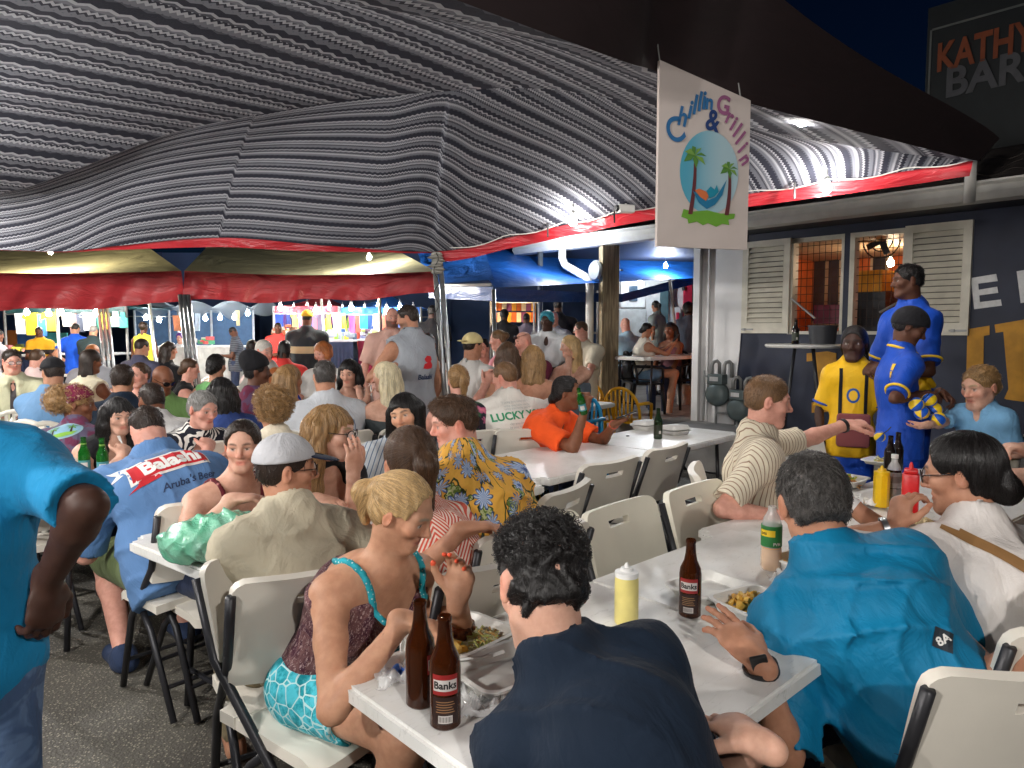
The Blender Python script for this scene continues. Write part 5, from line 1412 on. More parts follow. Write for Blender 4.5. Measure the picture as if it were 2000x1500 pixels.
def decal(text, info, mat, size, x0, z0, rot=0, off=0.0, side=-1, flat=1.0, name='print', align='CENTER', lift=0.003, target=None, shear=0, aspect=1.0):
    """flat print laid on a garment: letters follow the cloth."""
    cu = bpy.data.curves.new(name, 'FONT'); cu.body = text; cu.size = size; cu.offset = off; cu.align_x = align; cu.align_y = 'CENTER'; cu.shear = shear; cu.resolution_u = 3
    tmp = bpy.data.objects.new(name, cu); COL.objects.link(tmp)
    dg = bpy.context.evaluated_depsgraph_get(); me = bpy.data.meshes.new_from_object(tmp.evaluated_get(dg))
    bpy.data.objects.remove(tmp)
    return lay(me, info, mat, x0, z0, rot, side, name, lift, target, aspect)
def lay(me, info, mat, x0, z0, rot=0, side=-1, name='print', lift=0.003, target=None, aspect=1.0):
    tgt = target or info['shirt']
    bm = bmesh.new(); bm.from_mesh(me)
    bmesh.ops.triangulate(bm, faces=bm.faces[:])
    for _ in range(4):
        ed = [e_ for e_ in bm.edges if e_.calc_length() > 0.018]
        if not ed: break
        bmesh.ops.subdivide_edges(bm, edges=ed, cuts=1, use_grid_fill=False); bmesh.ops.triangulate(bm, faces=bm.faces[:])
    bv = BVHTree.FromPolygons([v.co for v in tgt.data.vertices], [tuple(p.vertices) for p in tgt.data.polygons])
    T, P, s, ow = info['T'], info['P'], info['s'], info['ow']
    c, sn = math.cos(rot), math.sin(rot)
    miss = []
    for v in bm.verts:
        x, y = v.co.x * aspect * c - v.co.y * sn, v.co.x * aspect * sn + v.co.y * c
        lx = x0 + (x if side < 0 else -x); lz = z0 + y
        org = P + T[0] * lx * s + T[2] * lz * s + T[1] * side * 0.6 - ow
        hit = bv.ray_cast(Vector(org), Vector(-side * T[1]))
        if hit[0] is None: miss.append(v)
        else: v.co = hit[0] + Vector(T[1] * side * lift)
    if miss: bmesh.ops.delete(bm, geom=miss, context='VERTS')
    m2 = bpy.data.meshes.new(name); bm.to_mesh(m2); bm.free(); m2.materials.append(mat)
    o = bpy.data.objects.new(name, m2); link(o, tgt)
    return o

# ---------------------------------------------------------------- combed strands over a hair shape
def comb(info, style, mat, n=2500, k=7, length=0.06, rad=0.0007, lift=0.002, curl=0.0, seed=1, jitter=0.25, fade=False):
    ho = info.get('hair')
    if ho is None: return
    me = ho.data; nv = len(me.vertices)
    co = np.empty(nv * 3, np.float32); me.vertices.foreach_get('co', co); co = co.reshape(-1, 3)
    no = np.empty(nv * 3, np.float32); me.vertices.foreach_get('normal', no); no = no.reshape(-1, 3)
    bv = BVHTree.FromPolygons(co.tolist(), [tuple(p.vertices) for p in me.polygons])
    H, M, s, ow = info['H'] - info['ow'], info['M'], info['hs'], info['ow']
    rg = np.random.default_rng(seed); idx = rg.integers(0, nv, n)
    L = lambda *v: H + (V(*v) * s) @ M
    tail = L(0, -0.118, 0.045); crown = L(0.01, -0.05, 0.118)
    P = np.empty((n, k, 3), np.float32); up = V(0, 0, 1)
    for i, j in enumerate(idx):
        p, nn = Vector(co[j]), Vector(no[j]); st = length * rg.uniform(0.6, 1.2) / (k - 1)
        jv = rg.normal(0, jitter, 3); lf = lift * rg.uniform(0.2, 1.5); ph = rg.uniform(0, 6.28); cr = curl * rg.uniform(0.6, 1.3)
        if fade:
            f_ = float(np.clip((((np.array(p) - H) @ M[2]) / s - 0.015) / 0.05, 0.10, 1)); cr *= f_; lf *= f_; st *= max(f_, 0.3)
        if style == 'rad' and min(np.linalg.norm(np.array(p) - L(x_ * 0.086, -0.008, -0.006)) for x_ in (-1, 1)) < 0.052 * s: st *= 0.15; lf *= 0.2; cr *= 0.1   # keeps the ears free
        for q in range(k):
            if q:
                pv = np.array(p)
                if style == 'tail':
                    d = tail - pv
                    if np.linalg.norm(d) < 0.03 or (pv - tail) @ (M[1]) < -0.01: d = -up - M[1] * 0.4
                elif style == 'down': d = -up + 0.25 * nrm(pv - H) * V(1, 1, 0) + (nrm(pv - crown) * 0.8 if pv[2] > H[2] + 0.05 else 0)
                else: d = nrm(pv - crown) - up * 0.25 + (M[1] * 0.0)
                d = nrm(nrm(d) + jv * (0.6 if style != 'rad' else 1.0))
                p = p + Vector(d * st)
                h = bv.find_nearest(p)
                if h[0] is not None:
                    p, nn = h[0], h[1]
            a = q / (k - 1)
            w = np.array(p) + np.array(nn) * (0.0006 + lf * (a if curl == 0 else 1) )
            if curl:
                t1 = nrm(np.cross(np.array(nn), V(0.3, 0.2, 1))); t2 = np.cross(np.array(nn), t1)
                w = w + (t1 * math.cos(ph + a * 9) + np.array(nn) * (1 + math.sin(ph + a * 9)) * 0.9 + t2 * (a - 0.5) * 0.8) * cr
            P[i, q] = w
    return strands('hair_strands', P, rad, mat, ho, (0, 0, 0))
def sm(c, k=0.45, b=1.15): return strand_mat('strand_' + c, tuple(min(1, v * b) for v in HAIRC[c]), tuple(v * k for v in HAIRC[c]))

# ================================================================ furniture
M_beige = plain('beige_chair_plastic', lin(224, 218, 206), 0.45, var=0.05, sc=4, bump=0.06, bsc=180)
M_cream = plain('cream_chair_plastic', lin(230, 225, 208), 0.45, var=0.05, sc=4, bump=0.05, bsc=180)
M_frame = plain('dark_chair_frame', lin(48, 48, 52), 0.4, 0.3)
M_mono = plain('white_chair_plastic', lin(234, 230, 218), 0.4, var=0.05)
def top_mat():
    t = NT('table_plastic'); c = t.co()
    sc_ = t.noise(t.scale(c, (3, 14, 3)), 6, 5, 0.7, 1.0); st = t.noise(c, 3.2, 4, 0.6)
    col = t.mix(t.ss(st, 0.42, 0.70), lin(236, 235, 232), lin(220, 218, 212))
    col = t.mix(t.m('MULTIPLY', t.ss(sc_, 0.56, 0.72), 0.45), col, lin(160, 155, 148))
    v = t.vor(c, 2.3, rnd=1.0); ringm = t.m('MULTIPLY', t.m('LESS_THAN', t.m('ABSOLUTE', t.m('SUBTRACT', v, 0.085)), 0.008), t.step(t.noise(c, 5, 1), 0.46))
    col = t.mix(t.m('MULTIPLY', ringm, 0.25), col, lin(150, 146, 140))
    t.out(col, t.m('MULTIPLY_ADD', st, 0.25, 0.25)); t.bump(t.noise(c, 260, 2), 0.05, 0.002); return t.mat
M_top = top_mat()

def panel(mb, w, h, th, curve, holes=(), n=14, m=12, rnd=0.05, lean=0.0):
    """curved panel, local y across, z up, x front; rounded corners; holes (y0,y1,z0,z1) go through."""
    ys, zs = np.linspace(-w / 2, w / 2, n + 1), np.linspace(0, h, m + 1)
    def P(y, z, s):
        # round the corners by drawing the ends in
        zz = z; yy = y
        e = max(0, abs(y) - (w / 2 - rnd)); f = max(0, z - (h - rnd)); 
        if e > 0 and f > 0:
            k = math.hypot(e, f)
            if k > 0: sc_ = min(1, max(e, f) / k); yy = math.copysign(w / 2 - rnd + e * sc_, y); zz = h - rnd + f * sc_
        return (curve * (2 * yy / w) ** 2 + s * th / 2 - lean * zz * zz, yy, zz)
    ok = lambda i, j: 0 <= i < n and 0 <= j < m and not any(a <= (ys[i] + ys[i + 1]) / 2 <= b and c <= (zs[j] + zs[j + 1]) / 2 <= d for a, b, c, d in holes)
    vs = [P(y, z, s) for s in (1, -1) for z in zs for y in ys]; N = (n + 1) * (m + 1); I = lambda i, j, s: (0 if s > 0 else N) + j * (n + 1) + i
    fs = []
    for j in range(m):
        for i in range(n):
            if not ok(i, j): continue
            fs.append((I(i, j, 1), I(i + 1, j, 1), I(i + 1, j + 1, 1), I(i, j + 1, 1))); fs.append((I(i, j, -1), I(i, j + 1, -1), I(i + 1, j + 1, -1), I(i + 1, j, -1)))
            for di, dj, a, b in ((-1, 0, (i, j), (i, j + 1)), (1, 0, (i + 1, j + 1), (i + 1, j)), (0, -1, (i + 1, j), (i, j)), (0, 1, (i, j + 1), (i + 1, j + 1))):
                if not ok(i + di, j + dj): fs.append((I(*a, 1), I(*b, 1), I(*b, -1), I(*a, -1)))
    return mb.add(vs, fs)
def make_fold(mat):
    o = empty('folding_chair', (0, 0, -50))
    mb = MB(); panel(mb, 0.47, 0.33, 0.030, 0.035, [(-0.075, 0.075, 0.235, 0.275)], lean=0.15)
    mb.v = [(x * math.cos(R(12)) - z * math.sin(R(12)) - 0.205, y, z * math.cos(R(12)) + x * math.sin(R(12)) + 0.555) for x, y, z in mb.v]
    mb.build('backrest', mat, o, auto=50)
    mb = MB(); panel(mb, 0.45, 0.42, 0.034, -0.010, rnd=0.06)
    mb.v = [(z - 0.19, y, 0.447 + x + 0.012 * math.cos(z * 8) - (0.02 if z > 0.38 else 0)) for x, y, z in mb.v]
    mb.f = [f[::-1] for f in mb.f]
    mb.build('seat', mat, o, auto=50)
    for s in (-1, 1):
        MB().tube([(0.20, s * 0.225, 0.012), (0.06, s * 0.228, 0.36), (-0.19, s * 0.236, 0.62), (-0.265, s * 0.236, 0.84)], 0.0145, 8).build('leg', M_frame, o, smooth=True)
        MB().tube([(-0.27, s * 0.205, 0.012), (-0.08, s * 0.207, 0.33), (0.03, s * 0.207, 0.42)], 0.0135, 8).build('leg', M_frame, o, smooth=True)
    MB().tube([(0.155, -0.225, 0.14), (0.155, 0.225, 0.14)], 0.009, 6).build('crossbar', M_frame, o)
    MB().tube([(-0.20, -0.205, 0.13), (-0.20, 0.205, 0.13)], 0.009, 6).build('crossbar', M_frame, o)
    return o
def make_mono(mat):
    o = empty('plastic_chair', (0, 0, -50))
    mb = MB(); panel(mb, 0.46, 0.44, 0.022, -0.015, rnd=0.07, n=8, m=6)
    mb.v = [(z - 0.21, y, 0.43 + x - (0.02 if z > 0.38 else 0)) for x, y, z in mb.v]; mb.f = [f[::-1] for f in mb.f]
    mb.build('seat', mat, o, auto=50)
    arc = [(-0.20 - 0.05 * math.sin(t) + 0.04 * abs(math.cos(t)) ** 2, 0.235 * math.cos(t), 0.43 + 0.42 * (abs(math.sin(t)) ** 0.7)) for t in np.linspace(0, math.pi, 17)]
    MB().tube(arc, 0.020, 8).build('back_rim', mat, o, smooth=True)
    for k in range(-3, 4):
        y = k * 0.052; top = 0.43 + 0.40 * math.sin(math.acos(min(1, abs(y) / 0.235))) ** 0.7
        MB().tube([(-0.20, y * 0.9, 0.44), (-0.235, y, 0.62), (-0.245, y * 1.05, top)], 0.013, 6).build('slat', mat, o, smooth=True)
    for s in (-1, 1):
        MB().tube([(-0.20, s * 0.24, 0.66), (0.05, s * 0.265, 0.655), (0.19, s * 0.255, 0.63), (0.205, s * 0.25, 0.42)], 0.020, 8).build('armrest', mat, o, smooth=True)
        MB().tube([(0.19, s * 0.235, 0.43), (0.225, s * 0.265, 0.006)], [0.028, 0.020], 8).build('leg', mat, o, smooth=True)
        MB().tube([(-0.19, s * 0.225, 0.43), (-0.25, s * 0.255, 0.006)], [0.028, 0.020], 8).build('leg', mat, o, smooth=True)
    return o
KINDS = {}
def chair(kind, x, y, yaw, label, group=None, z=0.0, sc=1.0):
    """kind: fold / cream / white / yellow / blue / black"""
    if kind not in KINDS:
        KINDS[kind] = {'fold': lambda: make_fold(M_beige), 'cream': lambda: make_fold(M_cream), 'white': lambda: make_mono(M_mono), 'yellow': lambda: make_mono(plain('yellow_chair_plastic', lin(240, 178, 30), 0.4)),
                       'blue': lambda: make_mono(plain('blue_chair_plastic', lin(40, 160, 214), 0.4)), 'black': lambda: make_mono(M_black)}[kind]()
        o = KINDS[kind]
    else: o = copy_tree(KINDS[kind])
    o.location = (x, y, z); o.rotation_euler = (0, 0, R(yaw)); o.scale = (sc, sc, sc)
    return tag(o, label, 'chair', group or ('beige folding chairs around the long tables' if kind in ('fold', 'cream') else 'plastic garden chairs'))
def chair_for(info, kind, label, back=0.02, z=0.0, turn=0):
    p = info['P'] - info['F'] * back; y = math.degrees(math.atan2(info['F'][1], info['F'][0])) + turn
    return chair(kind, p[0], p[1], y, label, z=z)

TN = [0]
def table(cx, cy, L, W, ang, label, z=0.0, h=0.74, fold=True, group='long white folding tables'):
    TN[0] += 1; h -= 0.0045 * (TN[0] % 3 if TN[0] > 1 else 0)
    o = empty('folding_table', (cx, cy, z), R(ang), label, 'table', group)
    halves = ((-L / 4, L / 2 - 0.004), (L / 4, L / 2 - 0.004)) if fold else ((0, L),)
    for x, l in halves:
        bm = bmesh.new(); bmesh.ops.create_cube(bm, size=1)
        for v in bm.verts: v.co = Vector((v.co.x * l, v.co.y * W, v.co.z * 0.045))
        sgn = -1 if x < 0 else (1 if x > 0 else 0)
        ve = [e for e in bm.edges if abs(e.verts[0].co.z - e.verts[1].co.z) > 0.01 and (sgn == 0 or e.verts[0].co.x * sgn > 0)]
        bmesh.ops.bevel(bm, geom=ve, offset=0.055, segments=5, affect='EDGES')
        he = [e for e in bm.edges if abs(e.verts[0].co.z - e.verts[1].co.z) < 1e-5]
        bmesh.ops.bevel(bm, geom=he, offset=0.008, segments=2, affect='EDGES')
        me = bpy.data.meshes.new('tabletop'); bm.to_mesh(me); bm.free(); me.materials.append(M_top)
        me.polygons.foreach_set('use_smooth', [True] * len(me.polygons))
        try: me.set_sharp_from_angle(angle=R(35))
        except Exception: pass
        t = bpy.data.objects.new('tabletop', me); t.location = (x, 0, h - 0.0225); link(t, o)
    for s in (-1, 1):
        xx = s * (L / 2 - 0.24)
        for y in (-1, 1):
            MB().tube([(xx, y * W * 0.36, h - 0.05), (xx + s * 0.05, y * W * 0.38, 0.010)], 0.015, 8).build('leg', M_frame, o, smooth=True)
        MB().tube([(xx + s * 0.04, -W * 0.375, 0.16), (xx + s * 0.04, W * 0.375, 0.16)], 0.011, 6).build('crossbar', M_frame, o)
        MB().tube([(xx, 0, h - 0.30), (xx - s * 0.30, 0, h - 0.06)], 0.010, 6).tube([(xx + s * 0.02, -W * 0.36, h - 0.31), (xx + s * 0.02, W * 0.36, h - 0.31)], 0.009, 6).build('brace', M_frame, o)
    MB().box((L / 2 - 0.001, 0, h - 0.026), (0.006, 0.10, 0.020)).build('handle_slot', M_frame, o)
    return o
table(0.509, 1.976, 1.86, 0.76, 43, 'nearest white table with two brown bottles on its corner')
table(1.83, 3.235, 2.20, 0.76, 38, 'white table holding the mustard and ketchup bottles')
table(0.729, 4.944, 2.44, 0.74, 47, 'long white table in front of the woman in orange')
table(-0.66, 3.23, 1.86, 0.74, 52, 'white table with the green plastic bag on its corner')
table(-1.91, 4.07, 1.86, 0.74, 52, 'white table with green beer bottles beside the man in the beer shirt')
table(-0.75, 5.55, 1.86, 0.74, 52, 'white table behind the smiling dark haired woman')
table(-3.5, 5.3, 1.86, 0.74, 50, 'white table in front of the woman with the bandana')
table(-2.2, 6.9, 1.86, 0.74, 50, 'white table between the bald men and the woman with the turban')
table(-5.1, 6.7, 1.86, 0.74, 45, 'white table at the left edge before the man with the tie')
table(-3.9, 8.6, 1.86, 0.74, 40, 'white table behind the dreadlocked woman')
table(-0.9, 8.0, 1.86, 0.74, 45, 'white table behind the blonde women and the man in grey')
table(0.35, 7.4, 1.86, 0.74, 55, 'white table under the blue tent with ketchup and cola')
table(-6.0, 10.4, 1.86, 0.74, 20, 'far white table before the yellow shirts')
table(-2.6, 10.8, 1.86, 0.74, 30, 'far white table with the cluster of cream chairs')
table(2.35, 10.2, 2.3, 0.74, 42, 'white table on the porch with people using phones', z=0.4, h=0.80)
# cream and beige chairs standing empty between the rows
for i, (x, y, yaw, k, lab) in enumerate((
        (0.60, 2.53, 317, 'cream', 'cream folding chair tucked in opposite the curly haired man'),
        (0.97, 2.86, 316, 'cream', 'cream folding chair with a round handle hole left of the man in stripes'),
        (0.27, 2.30, 318, 'cream', 'cream folding chair half hidden by the curly haired man'),
        (0.34, 3.84, 133, 'fold', 'beige folding chair at the corner of the empty white table'),
        (0.72, 4.28, 138, 'fold', 'beige folding chair at the empty white table below the green bottle'),
        (0.02, 3.16, 150, 'fold', 'beige folding chair pulled back beside the man in the flowered shirt'),
        (1.95, 4.30, 300, 'cream', 'pale folding chair with a handle hole behind the reaching arms'),
        (0.16, 5.35, 318, 'fold', 'beige folding chair left of the woman in orange'),
        (-0.42, 5.62, 318, 'fold', 'beige folding chair behind the smiling dark haired woman'),
        (-0.28, 6.15, 325, 'fold', 'beige folding chair facing the man in the white tee'),
        (-1.75, 5.20, 322, 'fold', 'beige folding chair behind the wavy haired blonde'),
        (-1.50, 5.55, 322, 'fold', 'beige folding chair right of the curly bun'),
        (-2.55, 3.55, 142, 'fold', 'beige folding chair at the left end of the beer bottle table'),
        (-2.75, 4.35, 322, 'fold', 'beige folding chair behind the green beer bottles'),
        )):
    chair(k, x, y, yaw, lab)

# ================================================================ people
def C(name, rgb, pat=None, rgb2=None, **k): return cloth(name, lin(rgb), pat, lin(rgb2) if rgb2 else None, **k)
JEAN = C('denim', (72, 96, 134), 'blot', (96, 122, 160), weave=800); DJEAN = C('dark_denim', (44, 54, 80)); KHAKI = C('khaki_cloth', (146, 132, 104)); BLACKC = C('black_cloth', (26, 26, 30))
GREENS = C('olive_shorts_cloth', (98, 112, 72)); GREYC = C('grey_cloth', (150, 152, 158)); WHITEC = C('white_cloth', (226, 224, 220)); NAVYC = C('navy_cloth', (14, 30, 48)); BEIGEC = C('beige_shirt_cloth', (200, 190, 166))
TEAL = C('teal_shirt_cloth', (4, 120, 164), rough=0.6); TURQ = C('bright_blue_cloth', (18, 128, 178)); CORAL = C('coral_cloth', (240, 128, 110))
ROYAL = C('royal_jersey_cloth', (24, 78, 190), rough=0.55); YELJ = C('yellow_jersey_cloth', (240, 188, 26), rough=0.55)

# --- left edge: standing man in bright blue
f = person('person in bright blue t-shirt and jeans standing at the left edge, hand in pocket', -160, 716, 1.43, 116, q=3, pose='stand', b=1.14, skin='deep', hair=('short', 'black'),
           top=('tee', TURQ, dict(sl=0.86, loose=0.022, hem=-0.09)), bot=('jeans', JEAN), hands='down', fold=0.007, belly=0.05,
           hR=(at(92, 1136, 1.40), V(-0.02, -0.05, -1), V(-0.9, 0.35, 0), 0.55, V(0.8, -0.55, -0.1)), shoes=WHITEC)
# --- blonde woman eating
BL = person('person with blonde ponytail in snakeskin tank top eating from a foam box', 786, 1000, 1.86, 326, hs=0.83, q=3, hyaw=344, pitch=27, roll=-4, fem=1, skin='gold', hair=('ponytail', 'blond', 0.10), rosy=0.35,
            top=('strap', C('snake_tank', (120, 84, 84), 'tie', (74, 34, 52)), dict(cut=0.085, tilt=0.2, sw=0.0085, scoop=0.085, trim=C('turquoise_trim', (40, 160, 176), 'dots', (190, 220, 220), sc=3))), bot=('short', C('turquoise_snake', (16, 150, 166), 'net', (190, 230, 232), sc=1.1)), s=1.0,
            hR=(at(790, 1212, 1.66), V(0.85, -0.15, -0.12), V(0.1, -0.3, -0.95), 0.55, V(-0.55, -0.35, -0.7)), hL=(at(893, 1172, 1.76), V(0.10, -0.05, 1.0), V(-0.35, -0.85, 0.2), 0.42, V(0.5, -0.2, -1)), nails=lin(232, 92, 60), lip=lin(190, 110, 100), twist=-8)
# --- curly haired man from behind
CU = person('person with curly black hair and navy t-shirt bent over the nearest table, seen from behind', 1060, 1146, 1.40, 112, q=3, hyaw=106, pitch=30, roll=-6, skin='light', hair=('curlytop', 'black'), b=0.90, rosy=0.5, s=1.0,
            top=('tee', NAVYC, dict(sl=0.80, loose=0.010)), bot=('jeans', DJEAN), lean=140, fold=0.008, round_=0.075, hands='table', hR=(at(1490, 1455, 1.22), V(-0.5, 0.8, 0), V(0, 0, -1), 0.3, V(0.7, -0.4, -0.6)))
# --- teal shirt man
TE = person('grey black haired person in teal button shirt seen from behind, hand beside the fries', 1588, 982, 1.95, 92, q=3, hyaw=84, pitch=18, roll=6, skin='tan', hair=('short', 'salt'), b=1.02, belly=0.05, s=1.06,
            top=('shirt', TEAL, dict(sl=0.92, loose=0.020, neck='collar')), bot=('jeans', DJEAN), fold=0.009, lean=125,
            hL=(at(1482, 1292, 1.62), V(-0.42, 0.60, 0.42), V(-0.30, 0.75, -0.55), 0.18, V(0.1, -0.25, -1), (0.10, 0.16, 0.2, 0.26, 0.3)), hands='table')
# --- woman with glasses in white
WG = person('black haired person with glasses and white top holding food to the mouth', 1880, 926, 2.08, 92, q=3, hyaw=138, pitch=12, fem=1, skin='tan', hair=('lowbun', 'black'), b=1.08, s=1.04, hs=0.94,
            top=('tee', C('white_top', (228, 222, 218)), dict(sl=0.5, loose=0.012, neck='scoop')), bot=('jeans', C('pale_skirt_cloth', (206, 202, 198))), glasses='clear', fold=0.006,
            hL=(at(1748, 1030, 2.08), V(0.30, 0.05, 1.0), V(0.9, 0.2, -0.3), 0.75, V(-0.6, -0.5, -0.8)), hR=(at(1655, 985, 2.35), V(-0.7, 0.3, 0.1), V(0, 0, -1), 0.3))
# --- neighbours cut by the right edge
person('person cut off by the right edge reaching a hand toward the yellow drink', 2150, 800, 2.75, 165, q=2, skin='light', fem=1, hair=('long', 'brown'), top=('tank', C('dusty_top', (178, 150, 120))), bot=('jeans', DJEAN), hL=(at(2018, 880, 2.70), V(-0.9, 0.1, 0.15), V(0, -0.2, -1), 0.6), hR=(at(2000, 930, 2.6), V(-0.8, 0.4, 0.0), V(0, 0, -1), 0.4))
G42 = person('person in green patterned clothes almost outside the lower right corner', 2230, 930, 1.60, 118, q=2, fem=1, skin='tan', b=1.15, hair=('long', 'dark'), top=('sleeveless', C('green_pattern', (128, 146, 110), 'tie', (196, 204, 170), sc=2.4), dict(hem=-0.13)), bot=('skirt', MATS['green_pattern']))
# --- man in striped shirt and boy
ST = person('person in cream striped shirt stretching an arm across to the boy', 1500, 784, 3.35, 345, q=3, hyaw=350, pitch=10, skin='pink', hair=('buzz', 'lbrown'), b=1.0, s=1.06, hs=0.90,
            top=('shirt', C('cream_stripe', (226, 216, 194), 'vstripe', (150, 122, 100), sc=1.3), dict(sl=0.80, loose=0.012, neck='collar')), bot=('jeans', KHAKI), fold=0.005, round_=0.02,
            hL=(at(1676, 824, 3.75), V(0.95, -0.05, 0.10), V(0.1, 0.2, -1), 0.65, V(0, 0.4, -0.8)), hR=(at(1530, 1010, 3.05), V(0.9, -0.2, 0.1), V(0, 0, -1), 0.4))
BO = person('young person in light blue polo shirt reaching for a small ball', 1915, 756, 4.18, 214, q=2, hyaw=196, pitch=14, pose='stand', skin='light', hair=('short', 'dblond'), rosy=0.6, hs=1.22,
            top=('shirt', C('light_blue_polo', (120, 172, 212)), dict(sl=0.75, neck='collar')), bot=('shorts', DJEAN), hR=(at(1764, 846, 3.9), V(-0.95, -0.1, -0.15), V(0, -0.1, 1), 0.3, V(0.2, 0.2, -1)), hL=(at(1915, 882, 4.15), V(-0.8, -0.5, -0.1), V(0, 0, -1), 0.3))
# --- three young players in blue and yellow
TA = person('tall youth in blue and yellow jersey behind the other players', 1772, 549, 4.75, 196, q=2, hyaw=172, pitch=6, pose='stand', skin='dark', b=0.68, hs=0.82, hair=('short', 'black'), top=('jersey', ROYAL, dict(loose=0.010, sl=0.8)), bot=('shorts', ROYAL), hands='front')
CP_ = person('young person in black cap and blue jersey looking down at the small balls', 1776, 640, 4.35, 350, q=2, hyaw=336, pitch=28, pose='stand', skin='dark', b=0.70, hs=0.92, hair=('buzz', 'black'), hat=('beanie', BLACKC), top=('jersey', ROYAL, dict(sl=0.85, loose=0.010)), bot=('shorts', ROYAL), hR=(at(1800, 772, 4.2), V(0.8, -0.2, -0.1), V(0, 0.5, -0.6), 0.7), hL=(at(1840, 768, 4.35), V(0.2, -0.5, -0.3), V(-0.5, 0.1, -0.6), 0.8))
KI = person('child in yellow jersey with dark straps and a plaid bag', 1668, 672, 4.70, 250, q=2, hyaw=236, pitch=4, pose='stand', skin='deep', b=0.76, hair=('braids', 'black', 0.12), top=('jersey', YELJ, dict(sl=0.8, loose=0.012)), bot=('shorts', ROYAL), hands='down')
# --- hat man
HA = person('person in beige shirt and grey cap with glasses resting an arm on the next chair', 560, 918, 2.24, 122, q=3, hyaw=28, pitch=4, skin='tan', hair=('buzz', 'dark'), s=0.94, b=1.04, hs=0.88, belly=0.04,
            hat=('cap', C('grey_cap', (190, 190, 194)), C('navy_brim', (34, 44, 66))), glasses='clear', top=('shirt', BEIGEC, dict(sl=1.25, loose=0.020, neck='collar')), bot=('jeans', KHAKI), fold=0.006,
            hR=(at(905, 1034, 2.24), V(0.9, 0.2, 0.10), V(0.0, -0.15, -1), 0.42, V(0.1, -0.3, -0.9)), hL=(at(545, 1010, 2.62), V(-0.5, 0.8, 0), V(0, 0, -1), 0.3))
# --- maroon strap top
person('person in maroon strap top looking toward the camera beside the green bag', 474, 872, 2.86, 322, q=3, hyaw=282, pitch=6, fem=1, skin='light', b=1.15, hair=('lowbun', 'dark'), rosy=0.6, hs=1.06,
       top=('strap', C('maroon_top', (92, 26, 36), 'dots', (180, 120, 120)), dict(cut=0.03, sw=0.009)), bot=('jeans', DJEAN), hR=(at(455, 975, 2.62), V(0.9, 0.2, 0.05), V(0, 0, -1), 0.4, V(-0.3, -0.7, -0.6)), hands='table')
# --- beer shirt man
BA = person('balding person in blue beer t-shirt and olive shorts seen from behind', 287, 838, 3.30, 138, q=3, hyaw=134, pitch=36, skin='pink', hair=('balding', 'dark'), b=1.24, belly=0.06, s=1.12, hs=0.92,
            top=('tee', C('faded_blue_tee', (92, 130, 178)), dict(sl=0.85, loose=0.018, hem=-0.13)), bot=('shorts', GREENS), fold=0.006, shoes=C('blue_sneaker', (40, 54, 82)), round_=0.07,
            legs={-1: (at(205, 1085, 3.55), V(-1.78, 3.15, 0.085))})
# --- others at the second and third rows
person('black wavy haired person in black tank top eating with a plastic fork', 232, 812, 4.15, 326, q=2, hyaw=318, pitch=12, fem=1, skin='light', hair=('longwave', 'black', 0.26), top=('tank', BLACKC), bot=('jeans', DJEAN), hands=('eat', 'table'), s=1.02, hs=1.1)
BN = person('person in plum bandana and purple work shirt with a palm logo', 152, 790, 4.55, 108, q=2, hyaw=22, pitch=8, fem=1, skin='brown', b=1.15, hair=('puff', 'dblond'), hat=('bandana', C('plum_bandana', (112, 28, 60), 'dots', (220, 190, 200))), s=1.06, hs=1.15,
            top=('shirt', C('plum_shirt', (104, 46, 74), 'blot', (92, 84, 108)), dict(sl=0.7)), bot=('jeans', BLACKC))
person('grey haired person in black and white zebra blouse with lanyard', 396, 800, 4.25, 322, q=2, hyaw=330, pitch=14, fem=1, skin='pink', hair=('short', 'grey'), b=1.1, s=1.05, hs=1.12, rosy=0.5, top=('tee', C('zebra_blouse', (26, 28, 40), 'zebra', (228, 226, 220)), dict(neck='v', sl=0.8)), bot=('jeans', DJEAN), hands=('eat', 'table'))
person('person with a curly blonde puff of hair and cream top', 530, 798, 3.92, 130, q=2, hyaw=110, pitch=6, fem=1, skin='olive', hair=('puff', 'dblond'), s=1.05, hs=1.1, top=('tee', C('cream_top', (222, 212, 190)), dict(neck='scoop')), bot=('jeans', DJEAN))
WA = person('person with long wavy blonde hair and black top raising a hand', 648, 845, 3.12, 322, q=3, hyaw=350, pitch=6, fem=1, skin='light', hair=('longwave', 'dblond', 0.30), s=1.06, hs=1.12, b=1.1, glasses='clear', top=('tee', BLACKC, dict(sl=0.85, neck='scoop')), bot=('jeans', DJEAN), hL=(at(690, 925, 2.95), V(0.1, -0.1, 1), V(-0.7, 0.6, 0.1), 0.25, V(0.1, -0.3, -1)), hR=(at(620, 975, 2.95), V(0.8, -0.4, 0), V(0, 0, -1), 0.4))
person('smiling black haired person in blue and white striped shirt', 792, 810, 3.75, 308, q=3, hyaw=258, pitch=6, roll=-14, fem=1, skin='asian', hair=('bob', 'black', 0.15), s=1.04, hs=1.08, rosy=0.5, top=('shirt', C('blue_stripe', (206, 212, 218), 'vstripe', (96, 120, 150)), dict(sl=1.0, neck='collar')), bot=('jeans', DJEAN))
YE = person('brown haired person in yellow shirt printed with blue flowers', 886, 826, 2.85, 124, q=3, hyaw=196, pitch=14, roll=4, skin='pink', hair=('side', 'brown'), s=1.14, hs=0.96, rosy=0.6, b=1.02, top=('shirt', C('flower_shirt', (240, 182, 78), 'floral'), dict(sl=0.8, hem=-0.2, loose=0.020, neck='collar')), bot=('jeans', BLACKC), hands=('lap', 'table'), fold=0.006)
